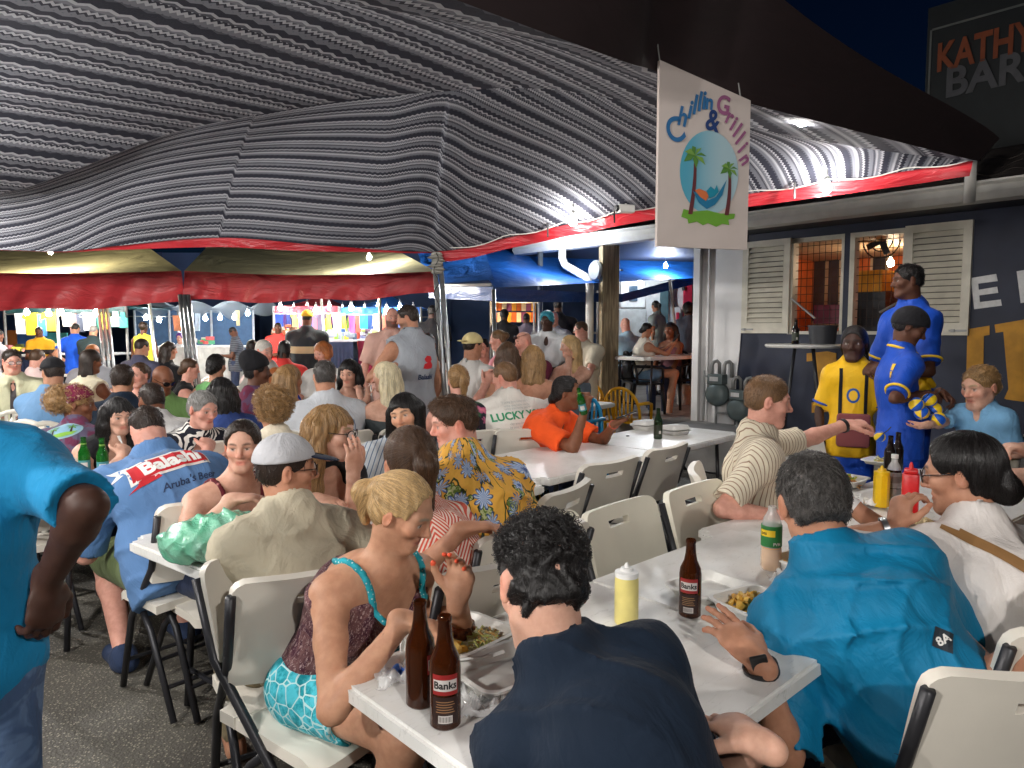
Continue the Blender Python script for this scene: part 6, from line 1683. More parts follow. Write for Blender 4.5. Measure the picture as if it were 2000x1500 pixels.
PT = person('person with brown ponytail and red and white striped top seen from behind', 800, 908, 2.50, 128, q=3, hyaw=118, pitch=10, fem=1, skin='tan', hair=('ponytail', 'brown', 0.20), s=1.0, hs=1.08, top=('sleeveless', C('red_chevron', (206, 88, 70), 'chevron', (232, 214, 200))), bot=('short', DJEAN))
OR = person('person in orange shirt drinking from a green bottle at the empty table', 1108, 768, 5.0, 328, q=3, hyaw=346, pitch=4, fem=1, skin='brown', hair=('lowbun', 'black'), b=1.2, s=1.1, hs=1.14, top=('shirt', C('orange_shirt', (246, 90, 32)), dict(sl=0.7, neck='collar')), bot=('jeans', DJEAN),
            hR=(at(1142, 800, 4.72), V(0.2, -0.2, 1), V(0.5, 0.9, 0.1), 0.9, V(0.2, -0.5, -1)), hL=(at(1200, 828, 4.85), V(0.85, -0.2, 0.35), V(-0.3, 0.2, 0.9), 0.5))
LU = person('person with short reddish hair in white tee with green words on the back', 985, 738, 5.25, 112, q=2, hyaw=150, pitch=12, skin='pink', hair=('buzz', 'lbrown'), b=1.32, belly=0.06, s=1.1, hs=1.12, rosy=0.6, top=('tee', C('off_white_tee', (226, 222, 214)), dict(sl=0.8, loose=0.016)), bot=('jeans', DJEAN), hL=(at(950, 752, 5.5), V(0.3, 0.2, 1), V(0, -1, 0), 0.8))
person('person with blonde ponytail in black rose print top', 894, 744, 5.05, 112, q=2, hyaw=112, pitch=4, fem=1, skin='pink', hair=('ponytail', 'dblond', 0.16), s=1.06, hs=1.1, b=1.1, top=('sleeveless', C('rose_top', (28, 28, 40), 'roses')), bot=('jeans', DJEAN))
GT = person('standing person in grey sleeveless shirt with a red print on the back', 796, 622, 5.75, 138, q=2, hyaw=176, pitch=14, pose='stand', skin='tan', hair=('short', 'dark'), beard=(0.05, 0.03, 0.02, 0.6), b=1.08, hs=1.05, top=('tank', C('grey_tank', (158, 164, 172)), dict(loose=0.02, hem=-0.18)), bot=('jeans', C('mid_denim', (70, 102, 140))), hands='down', hL=(at(770, 715, 5.4), V(-0.4, -0.3, -0.6), V(0.5, 0, -0.5), 0.5))
person('bearded person in pink polo shirt standing behind the grey sleeveless shirt', 766, 620, 7.3, 285, q=2, hyaw=290, pose='stand', skin='pink', hair=('bald', 'dark'), beard=(0.05, 0.03, 0.02, 0.8), b=1.1, top=('shirt', C('pink_polo', (222, 178, 164)), dict(neck='collar')), bot=('jeans', MATS['mid_denim']), hands='down')
GB = person('grey haired person in light grey tee with a round print on the back', 634, 736, 4.95, 122, q=2, hyaw=112, pitch=6, skin='tan', hair=('short', 'salt'), s=1.1, hs=1.1, b=1.12, top=('tee', C('pale_grey_tee', (196, 200, 206)), dict(sl=0.8, loose=0.014)), bot=('jeans', KHAKI), hands='table')
person('dark straight haired person in black top looking down beside the grey haired man', 682, 728, 5.75, 300, q=2, hyaw=262, pitch=18, fem=1, skin='light', hair=('straight', 'black', 0.26), s=1.03, hs=1.1, top=('strap', BLACKC), bot=('jeans', DJEAN), hands=('table', 'chin'))
person('platinum blonde person in dark strap top with hands at the face', 752, 736, 5.15, 132, q=2, hyaw=166, pitch=8, fem=1, skin='light', hair=('straight', 'plat', 0.26), s=1.03, hs=1.12, top=('strap', C('charcoal_top', (66, 72, 74))), bot=('jeans', DJEAN), hands=('table', 'face'))
person('person with long ash blonde hair in striped strapless top', 566, 742, 5.05, 108, q=2, hyaw=50, pitch=2, fem=1, skin='tan', hair=('straight', 'dblond', 0.30), s=1.03, hs=1.12, top=('strapless', C('pink_band_top', (226, 196, 200), 'hstripe', (240, 232, 230))), bot=('jeans', DJEAN))
person('person in tall black turban and purple shirt looking right', 503, 728, 5.25, 60, q=2, hyaw=18, pitch=2, fem=1, skin='dark', hair=('buzz', 'black'), hat=('beanie', BLACKC, 1), s=1.03, hs=1.12, top=('shirt', C('violet_shirt', (96, 70, 100), 'blot', (110, 44, 70)), dict(neck='collar')), bot=('jeans', BLACKC))
person('bald person in white tee seen from behind between the black haired and zebra women', 296, 782, 4.75, 128, q=2, hyaw=140, pitch=16, skin='brown', hair=('buzz', 'dark'), b=1.2, s=1.06, hs=1.12, top=('tee', WHITEC, dict(sl=0.8, loose=0.014)), bot=('jeans', DJEAN))
person('bald person with sunglasses on the head in green tee with white shoulder stripes', 318, 742, 5.45, 300, q=2, hyaw=330, pitch=22, skin='brown', hair=('bald', 'dark'), glasses='sun', b=1.15, hs=1.08, top=('tee', C('green_tee', (98, 130, 74)), dict(sl=0.8)), bot=('jeans', DJEAN))
person('dark cropped haired person in navy polo seen from behind', 240, 742, 5.35, 112, q=2, hyaw=104, pitch=6, skin='olive', hair=('short', 'dark'), s=1.08, hs=1.12, top=('shirt', NAVYC, dict(neck='collar')), bot=('jeans', DJEAN))
person('smiling person with pulled back hair facing the camera on the left', 272, 733, 6.1, 292, q=2, hyaw=262, pitch=4, fem=1, skin='pink', hair=('bun', 'brown'), s=1.03, hs=1.08, rosy=0.6, top=('strap', C('rust_top', (190, 96, 70))), bot=('jeans', DJEAN))
person('person with long dark hair and blue top behind the zebra blouse', 432, 768, 4.75, 130, q=2, hyaw=122, fem=1, skin='tan', hair=('longwave', 'black', 0.34), s=1.02, hs=1.12, top=('tee', C('blue_top', (60, 84, 150))), bot=('jeans', DJEAN))
person('person with dark hair tied back in light green top', 423, 716, 6.3, 96, q=1, hyaw=80, fem=1, skin='tan', hair=('lowbun', 'black'), s=1.02, hs=1.1, top=('tank', C('mint_green_top', (128, 190, 120))), bot=('jeans', DJEAN))
person('pale person in black sleeveless top beside the leaning tent tubes', 372, 720, 6.8, 20, q=1, hyaw=20, fem=1, skin='pink', hair=('lowbun', 'brown'), s=1.0, top=('tank', BLACKC), bot=('jeans', DJEAN))
person('person in dark cap and light blue tee seen from behind on the left', 103, 728, 5.75, 84, q=2, hyaw=140, skin='olive', hair=('short', 'dark'), beard=(0.04, 0.03, 0.02, 0.8), hat=('cap', BLACKC), b=1.15, s=1.08, hs=1.1, top=('tee', C('steel_blue_tee', (104, 144, 184)), dict(sl=0.7)), bot=('jeans', DJEAN))
TI = person('person with glasses, pale shirt and dark tie leaning on folded arms', 24, 706, 6.6, 300, q=2, hyaw=318, skin='pink', hair=('short', 'dark'), b=1.2, s=1.06, hs=1.08, rosy=0.6, glasses='clear', top=('shirt', C('pale_olive_shirt', (190, 190, 160)), dict(sl=0.8, neck='collar')), bot=('jeans', DJEAN))
person('person with long dark dreadlocks and cream vest', 178, 706, 6.5, 70, q=2, hyaw=60, fem=1, skin='brown', hair=('dreads', 'dark', 0.34), s=1.04, hs=1.1, top=('sleeveless', C('cream_vest', (224, 214, 186))), bot=('jeans', DJEAN))
person('ginger blond person behind the dreadlocked woman', 180, 690, 8.4, 280, q=1, hyaw=270, skin='pink', hair=('short', 'ginger'), top=('tee', GREYC), bot=('jeans', DJEAN))
person('brown haired person in pale pink shirt seen from behind left of the dark cap', 74, 700, 8.0, 80, q=1, hyaw=80, skin='pink', hair=('short', 'brown'), top=('shirt', C('pale_pink_shirt', (226, 200, 196))), bot=('jeans', KHAKI))
person('person in purple grey tee leaning forward under the leaning tubes', 278, 678, 8.6, 70, q=1, hyaw=60, pitch=10, skin='olive', hair=('short', 'dark'), b=1.2, s=1.08, top=('tee', C('slate_tee', (88, 88, 112))), bot=('jeans', DJEAN))
person('person with very long dark brown hair seen from behind in the middle', 331, 684, 8.6, 60, q=1, hyaw=30, fem=1, skin='tan', hair=('longwave', 'dark', 0.36), top=('tee', BLACKC), bot=('jeans', DJEAN))
person('white haired person in grey tee leaning left behind the turban', 516, 686, 7.2, 235, q=2, hyaw=330, pitch=18, skin='pink', hair=('short', 'white'), rosy=0.8, b=1.1, hs=1.1, top=('tee', C('mid_grey_tee', (168, 166, 160))), bot=('jeans', DJEAN))
person('person with black braids and red top seen from behind', 556, 682, 8.3, 88, q=1, hyaw=88, fem=1, skin='dark', hair=('dreads', 'black', 0.16), b=1.1, top=('tee', C('red_tee', (232, 70, 66))), bot=('jeans', DJEAN))
person('ginger haired person looking down in front of the clothes stall', 630, 688, 7.4, 250, q=2, hyaw=240, pitch=24, fem=1, skin='pink', hair=('bob', 'ginger', 0.08), hs=1.1, top=('tee', WHITEC), bot=('jeans', DJEAN))
person('small child with auburn hair and blue top behind the ash blonde hair', 541, 738, 5.9, 100, q=1, hyaw=60, s=0.80, fem=1, skin='light', hair=('bob', 'ginger', 0.08), top=('tee', C('deep_blue_top', (30, 60, 170))), bot=('shorts', DJEAN))
person('dark haired person in pale pink shirt bending at the far table', 492, 680, 8.8, 200, q=1, hyaw=120, skin='dark', hair=('short', 'black'), top=('tee', MATS['pale_pink_shirt']), bot=('jeans', DJEAN))
# --- under the blue tent
person('person in white tank top and pale backward cap with tattooed arm', 924, 676, 6.6, 70, q=2, hyaw=40, pitch=4, skin='tan', hair=('buzz', 'dark'), hat=('backcap', C('cream_cap', (222, 206, 150))), b=1.1, hs=1.1, top=('sleeveless', WHITEC), bot=('jeans', DJEAN), hands=('table', 'table'))
person('person in red vest behind the pale cap', 944, 680, 7.8, 260, q=1, hyaw=250, fem=1, skin='pink', hair=('bun', 'black'), top=('tank', C('red_vest', (220, 60, 70))), bot=('jeans', DJEAN))
person('brown haired person in pink top under the blue tent looking left', 972, 664, 7.4, 200, q=1, hyaw=182, fem=1, skin='pink', hair=('bun', 'lbrown'), top=('tank', C('rose_pink_top', (226, 150, 160))), bot=('jeans', DJEAN))
person('brown haired person with sunglasses on top seen from behind under the blue tent', 990, 692, 6.2, 100, q=2, hyaw=100, fem=1, skin='tan', hair=('straight', 'brown', 0.26), hs=1.08, top=('strap', C('tan_top', (190, 150, 120))), bot=('jeans', DJEAN))
person('bald person with sunglasses on the head in maroon tee under the blue tent', 1022, 668, 7.2, 270, q=2, hyaw=205, pitch=14, skin='pink', hair=('bald', 'dark'), glasses='head', b=1.05, rosy=0.6, top=('tee', C('maroon_tee', (112, 44, 70))), bot=('jeans', DJEAN), hands=('table', 'chin'))
person('blonde person with long hair seen from behind left of the steel post', 1042, 698, 6.2, 80, q=2, hyaw=80, fem=1, skin='tan', hair=('longwave', 'dblond', 0.34), hs=1.08, top=('strapless', C('white_band_top', (226, 216, 210))), bot=('jeans', DJEAN))
person('standing person with turquoise hair and white shirt under the blue tent', 1068, 626, 7.6, 255, q=2, hyaw=245, pitch=10, pose='stand', skin='deep', fem=1, b=1.25, hair=('curly', 'turq'), top=('shirt', C('white_shirt', (214, 218, 222)), dict(neck='collar')), bot=('jeans', BLACKC), hands='front')
person('person with long straight blonde hair looking left right of the steel post', 1112, 676, 7.1, 225, q=2, hyaw=190, pitch=10, fem=1, skin='light', hair=('straight', 'blond', 0.38), hs=1.08, top=('strap', C('denim_grey_top', (110, 122, 134))), bot=('jeans', DJEAN), hands=('table', 'face'))
person('brown haired person in cream tee left of the timber pillar', 1134, 644, 9.0, 240, q=1, hyaw=185, skin='pink', hair=('short', 'brown'), b=1.1, glasses='clear', top=('tee', MATS['cream_top']), bot=('jeans', DJEAN))
person('bald reddish person far back under the blue tent', 1081, 622, 10.5, 250, q=1, hyaw=245, pose='stand', skin='pink', hair=('bald', 'dark'), top=('tee', GREYC), bot=('jeans', DJEAN), hands='down')
# --- the porch
person('bald person in light blue shirt beyond the timber pillar', 1221, 634, 11.0, 120, q=1, hyaw=110, skin='pink', hair=('bald', 'dark'), seat=0.86, top=('shirt', C('sky_blue_shirt', (170, 206, 226))), bot=('jeans', DJEAN))
person('person with a low bun and white tank top holding a phone on the porch', 1264, 644, 9.9, 10, q=2, hyaw=6, pitch=16, fem=1, skin='olive', hair=('lowbun', 'black'), seat=0.86, ground=0.4, s=0.96, top=('tank', C('ivory_tank', (222, 216, 204))), bot=('short', C('pale_denim', (120, 156, 190))), hands='phone')
person('laughing person with long dark hair leaning on the porch table', 1309, 645, 10.4, 230, q=2, hyaw=232, pitch=6, fem=1, skin='brown', hair=('straight', 'black', 0.22), seat=0.86, ground=0.4, s=0.96, top=('strap', C('mauve_top', (120, 80, 90))), bot=('jeans', DJEAN), hands='table')
person('standing person in grey tee with a long ponytail at the white kiosk', 1280, 598, 12.5, 140, q=1, hyaw=120, pose='stand', ground=0.4, fem=1, skin='olive', hair=('ponytail', 'black', 0.35), top=('tee', C('sage_tee', (150, 164, 160))), bot=('jeans', C('white_trousers_cloth', (206, 210, 214))), hands=('down', 'hip'))
person('person with dark hair in dark clothes standing by the porch door', 1344, 606, 11.5, 90, q=1, hyaw=90, pose='stand', ground=0.4, skin='dark', hair=('curly', 'black'), top=('tee', C('slate_top', (70, 78, 92))), bot=('jeans', BLACKC), hands='front')
# --- among the far stalls
person('standing vendor in yellow and black striped tee at the first stall', 76, 648, 13.0, 280, q=1, hyaw=290, pose='stand', skin='dark', hair=('short', 'black'), top=('tee', C('yellow_tee', (226, 172, 40), 'band', (46, 40, 40))), bot=('jeans', GREYC), hands='front')
person('standing person in vivid blue tee at the first stall', 148, 642, 12.8, 95, q=1, hyaw=90, pitch=20, pose='stand', skin='tan', hair=('short', 'black'), top=('tee', C('vivid_blue_tee', (28, 88, 214))), bot=('jeans', C('dark_trousers_cloth', (50, 52, 58))), hands='hip')
person('standing person in dark green top at the first stall', 183, 646, 12.4, 95, q=1, hyaw=90, pose='stand', skin='tan', hair=('short', 'grey'), b=1.2, top=('tee', C('dark_green_top', (34, 50, 54))), bot=('jeans', BLACKC), hands='front')
person('person in grey tee cut off by the left edge near the first stall', -4, 655, 10.5, 60, q=1, hyaw=60, pose='stand', skin='dark', hair=('short', 'black'), top=('tee', GREYC), bot=('jeans', DJEAN), hands='front')
person('standing person in lime yellow top with white trousers at the netted stall', 281, 640, 12.6, 100, q=1, hyaw=95, pose='stand', fem=1, skin='dark', hair=('puff', 'dark'), top=('tank', C('lime_top', (216, 212, 70))), bot=('jeans', WHITEC), hands='front')
person('seated vendor with purple hair behind the long white stall table', 351, 660, 15.5, 280, q=1, hyaw=280, fem=1, skin='light', hair=('curly', 'purple'), top=('tee', WHITEC), bot=('jeans', DJEAN))
person('person bending over the end of the long white stall table', 455, 648, 14.0, 200, q=1, hyaw=200, pitch=40, pose='stand', skin='dark', hair=('short', 'black'), top=('tee', C('grey_check', (90, 96, 106), 'hstripe', (60, 66, 76))), bot=('jeans', DJEAN), hands='front')
person('standing person in dark shirt with a beige band and cap facing the clothes stall', 600, 622, 9.6, 92, q=2, hyaw=90, pose='stand', skin='dark', hair=('buzz', 'black'), b=1.15, hat=('backcap', C('yellow_cap', (226, 190, 60))), top=('tee', C('dark_band_shirt', (40, 48, 54), 'band', (196, 176, 140)), dict(sl=0.8)), bot=('jeans', C('dark_slate_trousers', (44, 52, 64))), hands='front')
person('vendor in red tee behind the clothes stall table', 543, 640, 13.2, 280, q=1, hyaw=285, skin='dark', hair=('short', 'black'), pose='stand', top=('tee', MATS['red_tee']), bot=('jeans', DJEAN), hands='front')
person('dark silhouetted person standing in the lane beyond the blue tent', 1090, 598, 12.5, 90, q=1, hyaw=90, pose='stand', skin='dark', hair=('curly', 'black'), b=1.2, top=('tee', BLACKC), bot=('jeans', BLACKC), hands='front')
person('far person standing before the warm lit stall', 1028, 622, 14.5, 90, q=1, hyaw=90, pose='stand', skin='dark', hair=('short', 'black'), top=('tee', C('lilac_grey_top', (130, 120, 136))), bot=('jeans', C('lilac_trousers', (110, 108, 128))), hands='front')
person('dark figure by the orange lit stall left of the steel post', 985, 616, 13.5, 80, q=1, hyaw=80, pose='stand', skin='deep', hair=('curly', 'black'), top=('tee', BLACKC), bot=('jeans', BLACKC), hands='front')
person('person in white tee sitting behind the grey sleeveless man', 836, 672, 6.9, 70, q=1, hyaw=70, skin='tan', hair=('short', 'dark'), top=('tee', WHITEC), bot=('jeans', DJEAN))
person('hooded dark figure standing right of the grey sleeveless man', 845, 610, 12.0, 85, q=1, hyaw=85, pose='stand', skin='deep', hair=('curly', 'black'), b=1.1, top=('tee', BLACKC), bot=('jeans', BLACKC), hands='front')

# ---------------------------------------------------------------- a chair under everyone who sits
def short_desc(lab):
    w = lab.split()
    for k, q in enumerate(w):
        if k > 3 and q in ('seen', 'looking', 'with', 'beside', 'behind', 'bent', 'in', 'facing', 'leaning', 'between', 'under', 'raising', 'resting', 'holding', 'eating', 'drinking', 'stretching', 'left', 'right', 'and') and k >= 6:
            w = w[:k]; break
    return ' '.join(w[:10])
for lab, inf in list(FIG.items()):
    if abs(inf['P'][2] - inf['ow'][2] - 0.95 * inf['s']) < 0.02 and 'seated' not in lab: continue     # standing
    p = inf['P']
    z = 0.4 if p[2] > 0.85 else 0.0
    d = math.hypot(p[0], p[1])
    if p[2] > 0.85: kind = 'black'
    elif d < 4.6 or (p[0] > -1.9 and p[1] < 6.0): kind = 'fold'
    elif abs(p[0] / p[1]) < 0.16 and p[0] > -0.9 and p[1] > 5.9: kind = 'yellow' if rng.random() < 0.55 else ('blue' if rng.random() < 0.4 else 'white')
    else: kind = 'white'
    col = {'fold': 'beige folding chair', 'white': 'white plastic chair', 'yellow': 'yellow plastic chair', 'blue': 'blue plastic chair', 'black': 'black plastic chair'}[kind]
    chair_for(inf, kind, (col + ' under the ' + short_desc(lab)), 0.02, z)

# ---------------------------------------------------------------- strands on the heads that show largest
comb(BL, 'tail', sm('blond', 0.5), 3600, 8, 0.10, 0.0007, 0.0025, jitter=0.12)
comb(CU, 'rad', sm('black', 0.5, 1.6), 3600, 9, 0.022, 0.0007, 0.003, 0.0055, jitter=0.6, fade=True)
comb(TE, 'rad', strand_mat('strand_pepper', lin(96, 93, 90), lin(24, 22, 22)), 4200, 5, 0.024, 0.0008, 0.005, jitter=0.6)
comb(WG, 'down', sm('black', 0.5, 1.5), 3000, 8, 0.10, 0.0007, 0.002, jitter=0.08)
comb(WA, 'down', sm('dblond', 0.5, 1.25), 3000, 8, 0.12, 0.0008, 0.004, jitter=0.12)
comb(YE, 'rad', sm('brown', 0.5, 1.3), 1800, 5, 0.032, 0.0009, 0.008, jitter=0.6)
comb(ST, 'rad', sm('lbrown', 0.5, 1.2), 1800, 4, 0.014, 0.0008, 0.005, jitter=0.7)
comb(PT, 'tail', sm('brown', 0.5, 1.3), 1600, 7, 0.09, 0.0008, 0.002, jitter=0.12)
for lab in FIG:
    if lab.startswith('smiling black haired') or lab.startswith('black wavy haired'): comb(FIG[lab], 'down', sm('black', 0.5, 1.5), 1200, 7, 0.10, 0.0009, 0.003, jitter=0.12)
    if lab.startswith('person in maroon strap'): comb(FIG[lab], 'tail', sm('dark', 0.5, 1.4), 1200, 6, 0.07, 0.0008, 0.002, jitter=0.12)
    if lab.startswith('grey haired person in black'): comb(FIG[lab], 'rad', sm('grey', 0.6, 1.2), 1000, 5, 0.03, 0.0009, 0.004, jitter=0.3)
    if lab.startswith('person with a curly blonde'): comb(FIG[lab], 'rad', sm('dblond', 0.4, 1.3), 1800, 8, 0.02, 0.0009, 0.004, 0.009, jitter=0.6)
MAP = {'short': 'rad', 'side': 'rad', 'buzz': 'rad', 'balding': 'rad', 'ponytail': 'tail', 'bun': 'tail', 'lowbun': 'tail', 'long': 'down', 'longwave': 'down', 'straight': 'down', 'bob': 'down', 'curly': 'rad', 'puff': 'rad', 'curlytop': 'rad'}
for lab, inf in FIG.items():
    hsr = inf['hairstyle']
    if not hsr or hsr[0] not in MAP or inf.get('hair') is None or inf['Y'] > 6.6 or any(ch.name.startswith('hair_strands') for ch in KIDS.get(inf['hair'].name, [])): continue
    st = MAP[hsr[0]]; cu = 0.007 if hsr[0] in ('curly', 'puff') else 0.0
    comb(inf, st, sm(hsr[1], 0.5, 1.35), 650, 6, {'rad': 0.025, 'tail': 0.07, 'down': 0.11}[st] if hsr[0] != 'buzz' else 0.012, 0.0012, 0.006 if st == 'rad' else 0.003, cu, seed=int(inf['Y'] * 100), jitter=0.7 if st == 'rad' else 0.12)

# ================================================================ things on the tables
def glass_mat(name, col, rough=0.06, dens=0.75):
    if name in MATS: return MATS[name]
    t = NT(name); t.out(lin(col), rough, Transmission_Weight=dens, IOR=1.4, Specular_IOR_Level=0.6); MATS[name] = t.mat; return t.mat
M_amber = glass_mat('brown_glass', (74, 34, 12), 0.05, 0.55); M_green = glass_mat('green_glass', (30, 120, 40), 0.05, 0.6); M_dgreen = glass_mat('dark_green_glass', (34, 58, 34), 0.05, 0.5)
M_foam = plain('white_foam', lin(232, 231, 226), 0.5, var=0.04, sc=30, bump=0.1, bsc=160)
def pl(n, c, r=0.5, **k): return plain(n, lin(c), r, **k)
ZT = 0.7405
def lathe_obj(name, prof, mat, par=None, n=24, **k): return MB().lathe(prof, n).build(name, mat, par, auto=40, **k)
BOT = [(0.0, 0.004), (0.027, 0.0), (0.0305, 0.004), (0.0305, 0.118), (0.028, 0.136), (0.018, 0.158), (0.0145, 0.178), (0.0130, 0.204), (0.0142, 0.207), (0.0142, 0.214), (0.0125, 0.217), (0.0105, 0.216), (0.0105, 0.18), (0.0, 0.17)]
def small_text(par, body, size, mat, r, z, ang, off=0.0):
    cu = bpy.data.curves.new('lettering', 'FONT'); cu.body = body; cu.size = size; cu.align_x = 'CENTER'; cu.align_y = 'CENTER'; cu.offset = off; cu.resolution_u = 2
    tmp = bpy.data.objects.new('lettering', cu); COL.objects.link(tmp)
    me = bpy.data.meshes.new_from_object(tmp.evaluated_get(bpy.context.evaluated_depsgraph_get())); bpy.data.objects.remove(tmp)
    for v in me.vertices:                # wrapped round the bottle
        a = ang + v.co.x / r; v.co = (math.cos(a) * r, math.sin(a) * r, z + v.co.y)
    me.materials.append(mat); o = bpy.data.objects.new('lettering', me); return link(o, par)
def patch(mb, r, z0, z1, a0, a1, n=14):
    return mb.grid(n, 1, lambda u, v: (r * math.cos(a0 + (a1 - a0) * u), r * math.sin(a0 + (a1 - a0) * u), z0 + (z1 - z0) * v))
def face_cam(p): return math.atan2(-p[1], -p[0])
def beer(px, py, label, mat, lab=None, s=1.0, z=ZT, group=None, turn=0.0, p=None):
    p = onz(px, py, z) if p is None else p
    o = empty('beer_bottle', p, 0, label, 'bottle', group)
    ang = face_cam(p) + turn
    lathe_obj('glass', [(r * s, h * s) for r, h in BOT], mat, o)
    if lab == 'banks':
        mb = patch(MB(), 0.0311 * s, 0.072 * s, 0.112 * s, ang - 0.85, ang + 0.85); mb.build('front_label', pl('label_red', (150, 34, 34)), o)
        mb = patch(MB(), 0.0314 * s, 0.080 * s, 0.102 * s, ang - 0.78, ang + 0.78); mb.build('label_field', pl('label_silver', (206, 200, 196)), o)
        small_text(o, 'Banks', 0.020 * s, pl('label_ink', (24, 20, 22)), 0.0317 * s, 0.091 * s, ang, 0.0006)
        mb = patch(MB(), 0.0311 * s, 0.014 * s, 0.068 * s, ang - 0.85, ang + 0.85); mb.build('back_label', pl('label_dark', (44, 22, 18)), o)
        mb = patch(MB(), 0.0314 * s, 0.017 * s, 0.032 * s, ang - 0.45, ang + 0.45); mb.build('barcode', pl('label_silver', (206, 200, 196)), o)
        mb = MB()
        for k in range(9): patch(mb, 0.0316 * s, 0.019 * s, 0.030 * s, ang - 0.40 + k * 0.09, ang - 0.36 + k * 0.09, 1)
        tag(mb.build('barcode_lines', pl('label_ink', (24, 20, 22)), o), kind='stuff')
        mb = MB()
        for k in range(5): patch(mb, 0.0315 * s, (0.038 + k * 0.005) * s, (0.0395 + k * 0.005) * s, ang - 0.6 + 0.05 * (k % 2), ang + 0.6 - 0.08 * (k % 3), 6)
        tag(mb.build('small_print', pl('label_gold', (170, 130, 90)), o), kind='stuff')
    elif lab == 'green':
        patch(MB(), 0.0312 * s, 0.035 * s, 0.090 * s, ang - 1.3, ang + 1.3, 20).build('front_label', pl('label_teal', (60, 130, 140)), o)
        patch(MB(), 0.0315 * s, 0.045 * s, 0.078 * s, ang - 0.6, ang + 0.5).build('label_field', pl('label_silver', (206, 200, 196)), o)
        patch(MB(), 0.0150 * s, 0.165 * s, 0.185 * s, ang - 2, ang + 2).build('neck_label', pl('label_olive', (110, 150, 60)), o)
    elif lab == 'dark':
        patch(MB(), 0.0312 * s, 0.030 * s, 0.100 * s, ang - 1.3, ang + 1.3, 20).build('front_label', pl('label_darkgreen', (40, 50, 34)), o)
        patch(MB(), 0.0315 * s, 0.040 * s, 0.060 * s, ang + 0.2, ang + 0.7).build('label_field', pl('label_silver', (206, 200, 196)), o)
    return o
beer(822, 1373, 'brown beer bottle nearest the blonde woman, label turned aside', M_amber, 'banks', 1.06, turn=1.3)
beer(870, 1413, 'brown beer bottle in front of its twin with the label facing the camera', M_amber, 'banks', 1.06)
beer(1347, 1201, 'brown beer bottle standing alone beside the empty foam tray', M_amber, 'banks', 1.02, turn=-0.15)
for px, py, l in ((166, 929, 'green beer bottle at the left end of the table by the beer shirt'), (202, 932, 'green beer bottle next to the sleeve of the beer shirt'), (211, 905, 'dark topped green beer bottle farthest back by the eating woman')):
    beer(px, py, l, M_green, 'green', 1.0)
beer(1285, 857, 'dark green beer bottle standing on the empty white table', M_dgreen, 'dark', 1.06)
beer(716, 798, 'green bottle between the grey tee and the platinum blonde', M_green, 'green', 1.0)
beer(706, 803, 'second green bottle left of the one by the platinum blonde', M_green, 'green', 1.0)
beer(1737, 925, 'dark bottle hidden behind the cola bottle', pl('near_black_glass', (26, 18, 16), 0.08), None, 1.0)
beer(1752, 918, 'dark bottle with a wet neck behind the ketchup', pl('near_black_glass', (26, 18, 16), 0.08), None, 1.02)
hp_ = OR['arm'][1][2] + nrm(OR['arm'][1][3]) * 0.075
bo = beer(0, 0, 'small green beer bottle held to the mouth by the woman in orange', M_green, 'green', 0.85, p=hp_ - V(0.02, 0, 0.10))
bo.rotation_euler = (R(12), R(-14), 0)

def pet(px, py, label, liquid, fill, capc, h=0.23, r=0.033, lab=None, name='plastic_bottle', lz=(0.35, 0.62)):
    p = onz(px, py, ZT); o = empty(name, p, 0, label, 'bottle'); a = face_cam(p)
    prof = [(0.0, 0.0), (r * 0.85, 0.0), (r, 0.012), (r, h * 0.30), (r * 0.94, h * 0.34), (r, h * 0.38), (r, h * 0.62), (r * 0.8, h * 0.76), (r * 0.42, h * 0.86), (r * 0.40, h * 0.93)]
    lathe_obj('shell', prof, MATS['clear'], o)
    lathe_obj('drink', [(0.0, 0.003), (r * 0.82, 0.003), (r * 0.95, 0.014), (r * 0.95, h * fill), (0, h * fill)], liquid, o)
    if capc: lathe_obj('cap', [(0, h * 1.0), (r * 0.46, h * 1.0), (r * 0.46, h * 0.925), (0, h * 0.925)][::-1], capc, o)
    if lab:
        MB().lathe([(r * 1.01, h * lz[0]), (r * 1.01, h * lz[1])], 24).build('label', lab, o)
    return o
pet(646, 984, 'clear bottle with blue cap and a little pink drink', pl('pink_drink', (226, 110, 120), 0.1), 0.16, pl('blue_cap', (30, 70, 200)), 0.225, 0.031)
so = pet(1505, 1112, 'clear soda bottle with green and yellow label and orange drink', pl('orange_drink', (236, 170, 50), 0.1), 0.34, None, 0.235, 0.034, pl('green_label', (40, 122, 60)), lz=(0.36, 0.66))
a = face_cam(onz(1505, 1112, ZT))
patch(MB(), 0.0349, 0.120, 0.142, a - 1.2, a + 0.35).build('label_field', pl('yellow_label', (236, 200, 40)), so)
small_text(so, 'pes', 0.016, pl('label_ink', (24, 20, 22)), 0.0352, 0.131, a - 0.75, 0.0004)
small_text(so, 'PVM', 0.014, pl('label_silver', (206, 200, 196)), 0.0352, 0.095, a + 0.55, 0.0005)
pet(1744, 985, 'cola bottle with white cap between mustard and ketchup', pl('cola', (40, 18, 12), 0.08), 0.70, pl('white_cap', (232, 232, 230)), 0.235, 0.033, pl('clear_label', (120, 112, 108)), lz=(0.45, 0.58))
pet(1098, 724, 'cola bottle with red label on the far table under the blue tent', pl('cola', (40, 18, 12), 0.08), 0.70, pl('red_cap', (214, 40, 50)), 0.25, 0.035, pl('red_label', (214, 40, 50)))
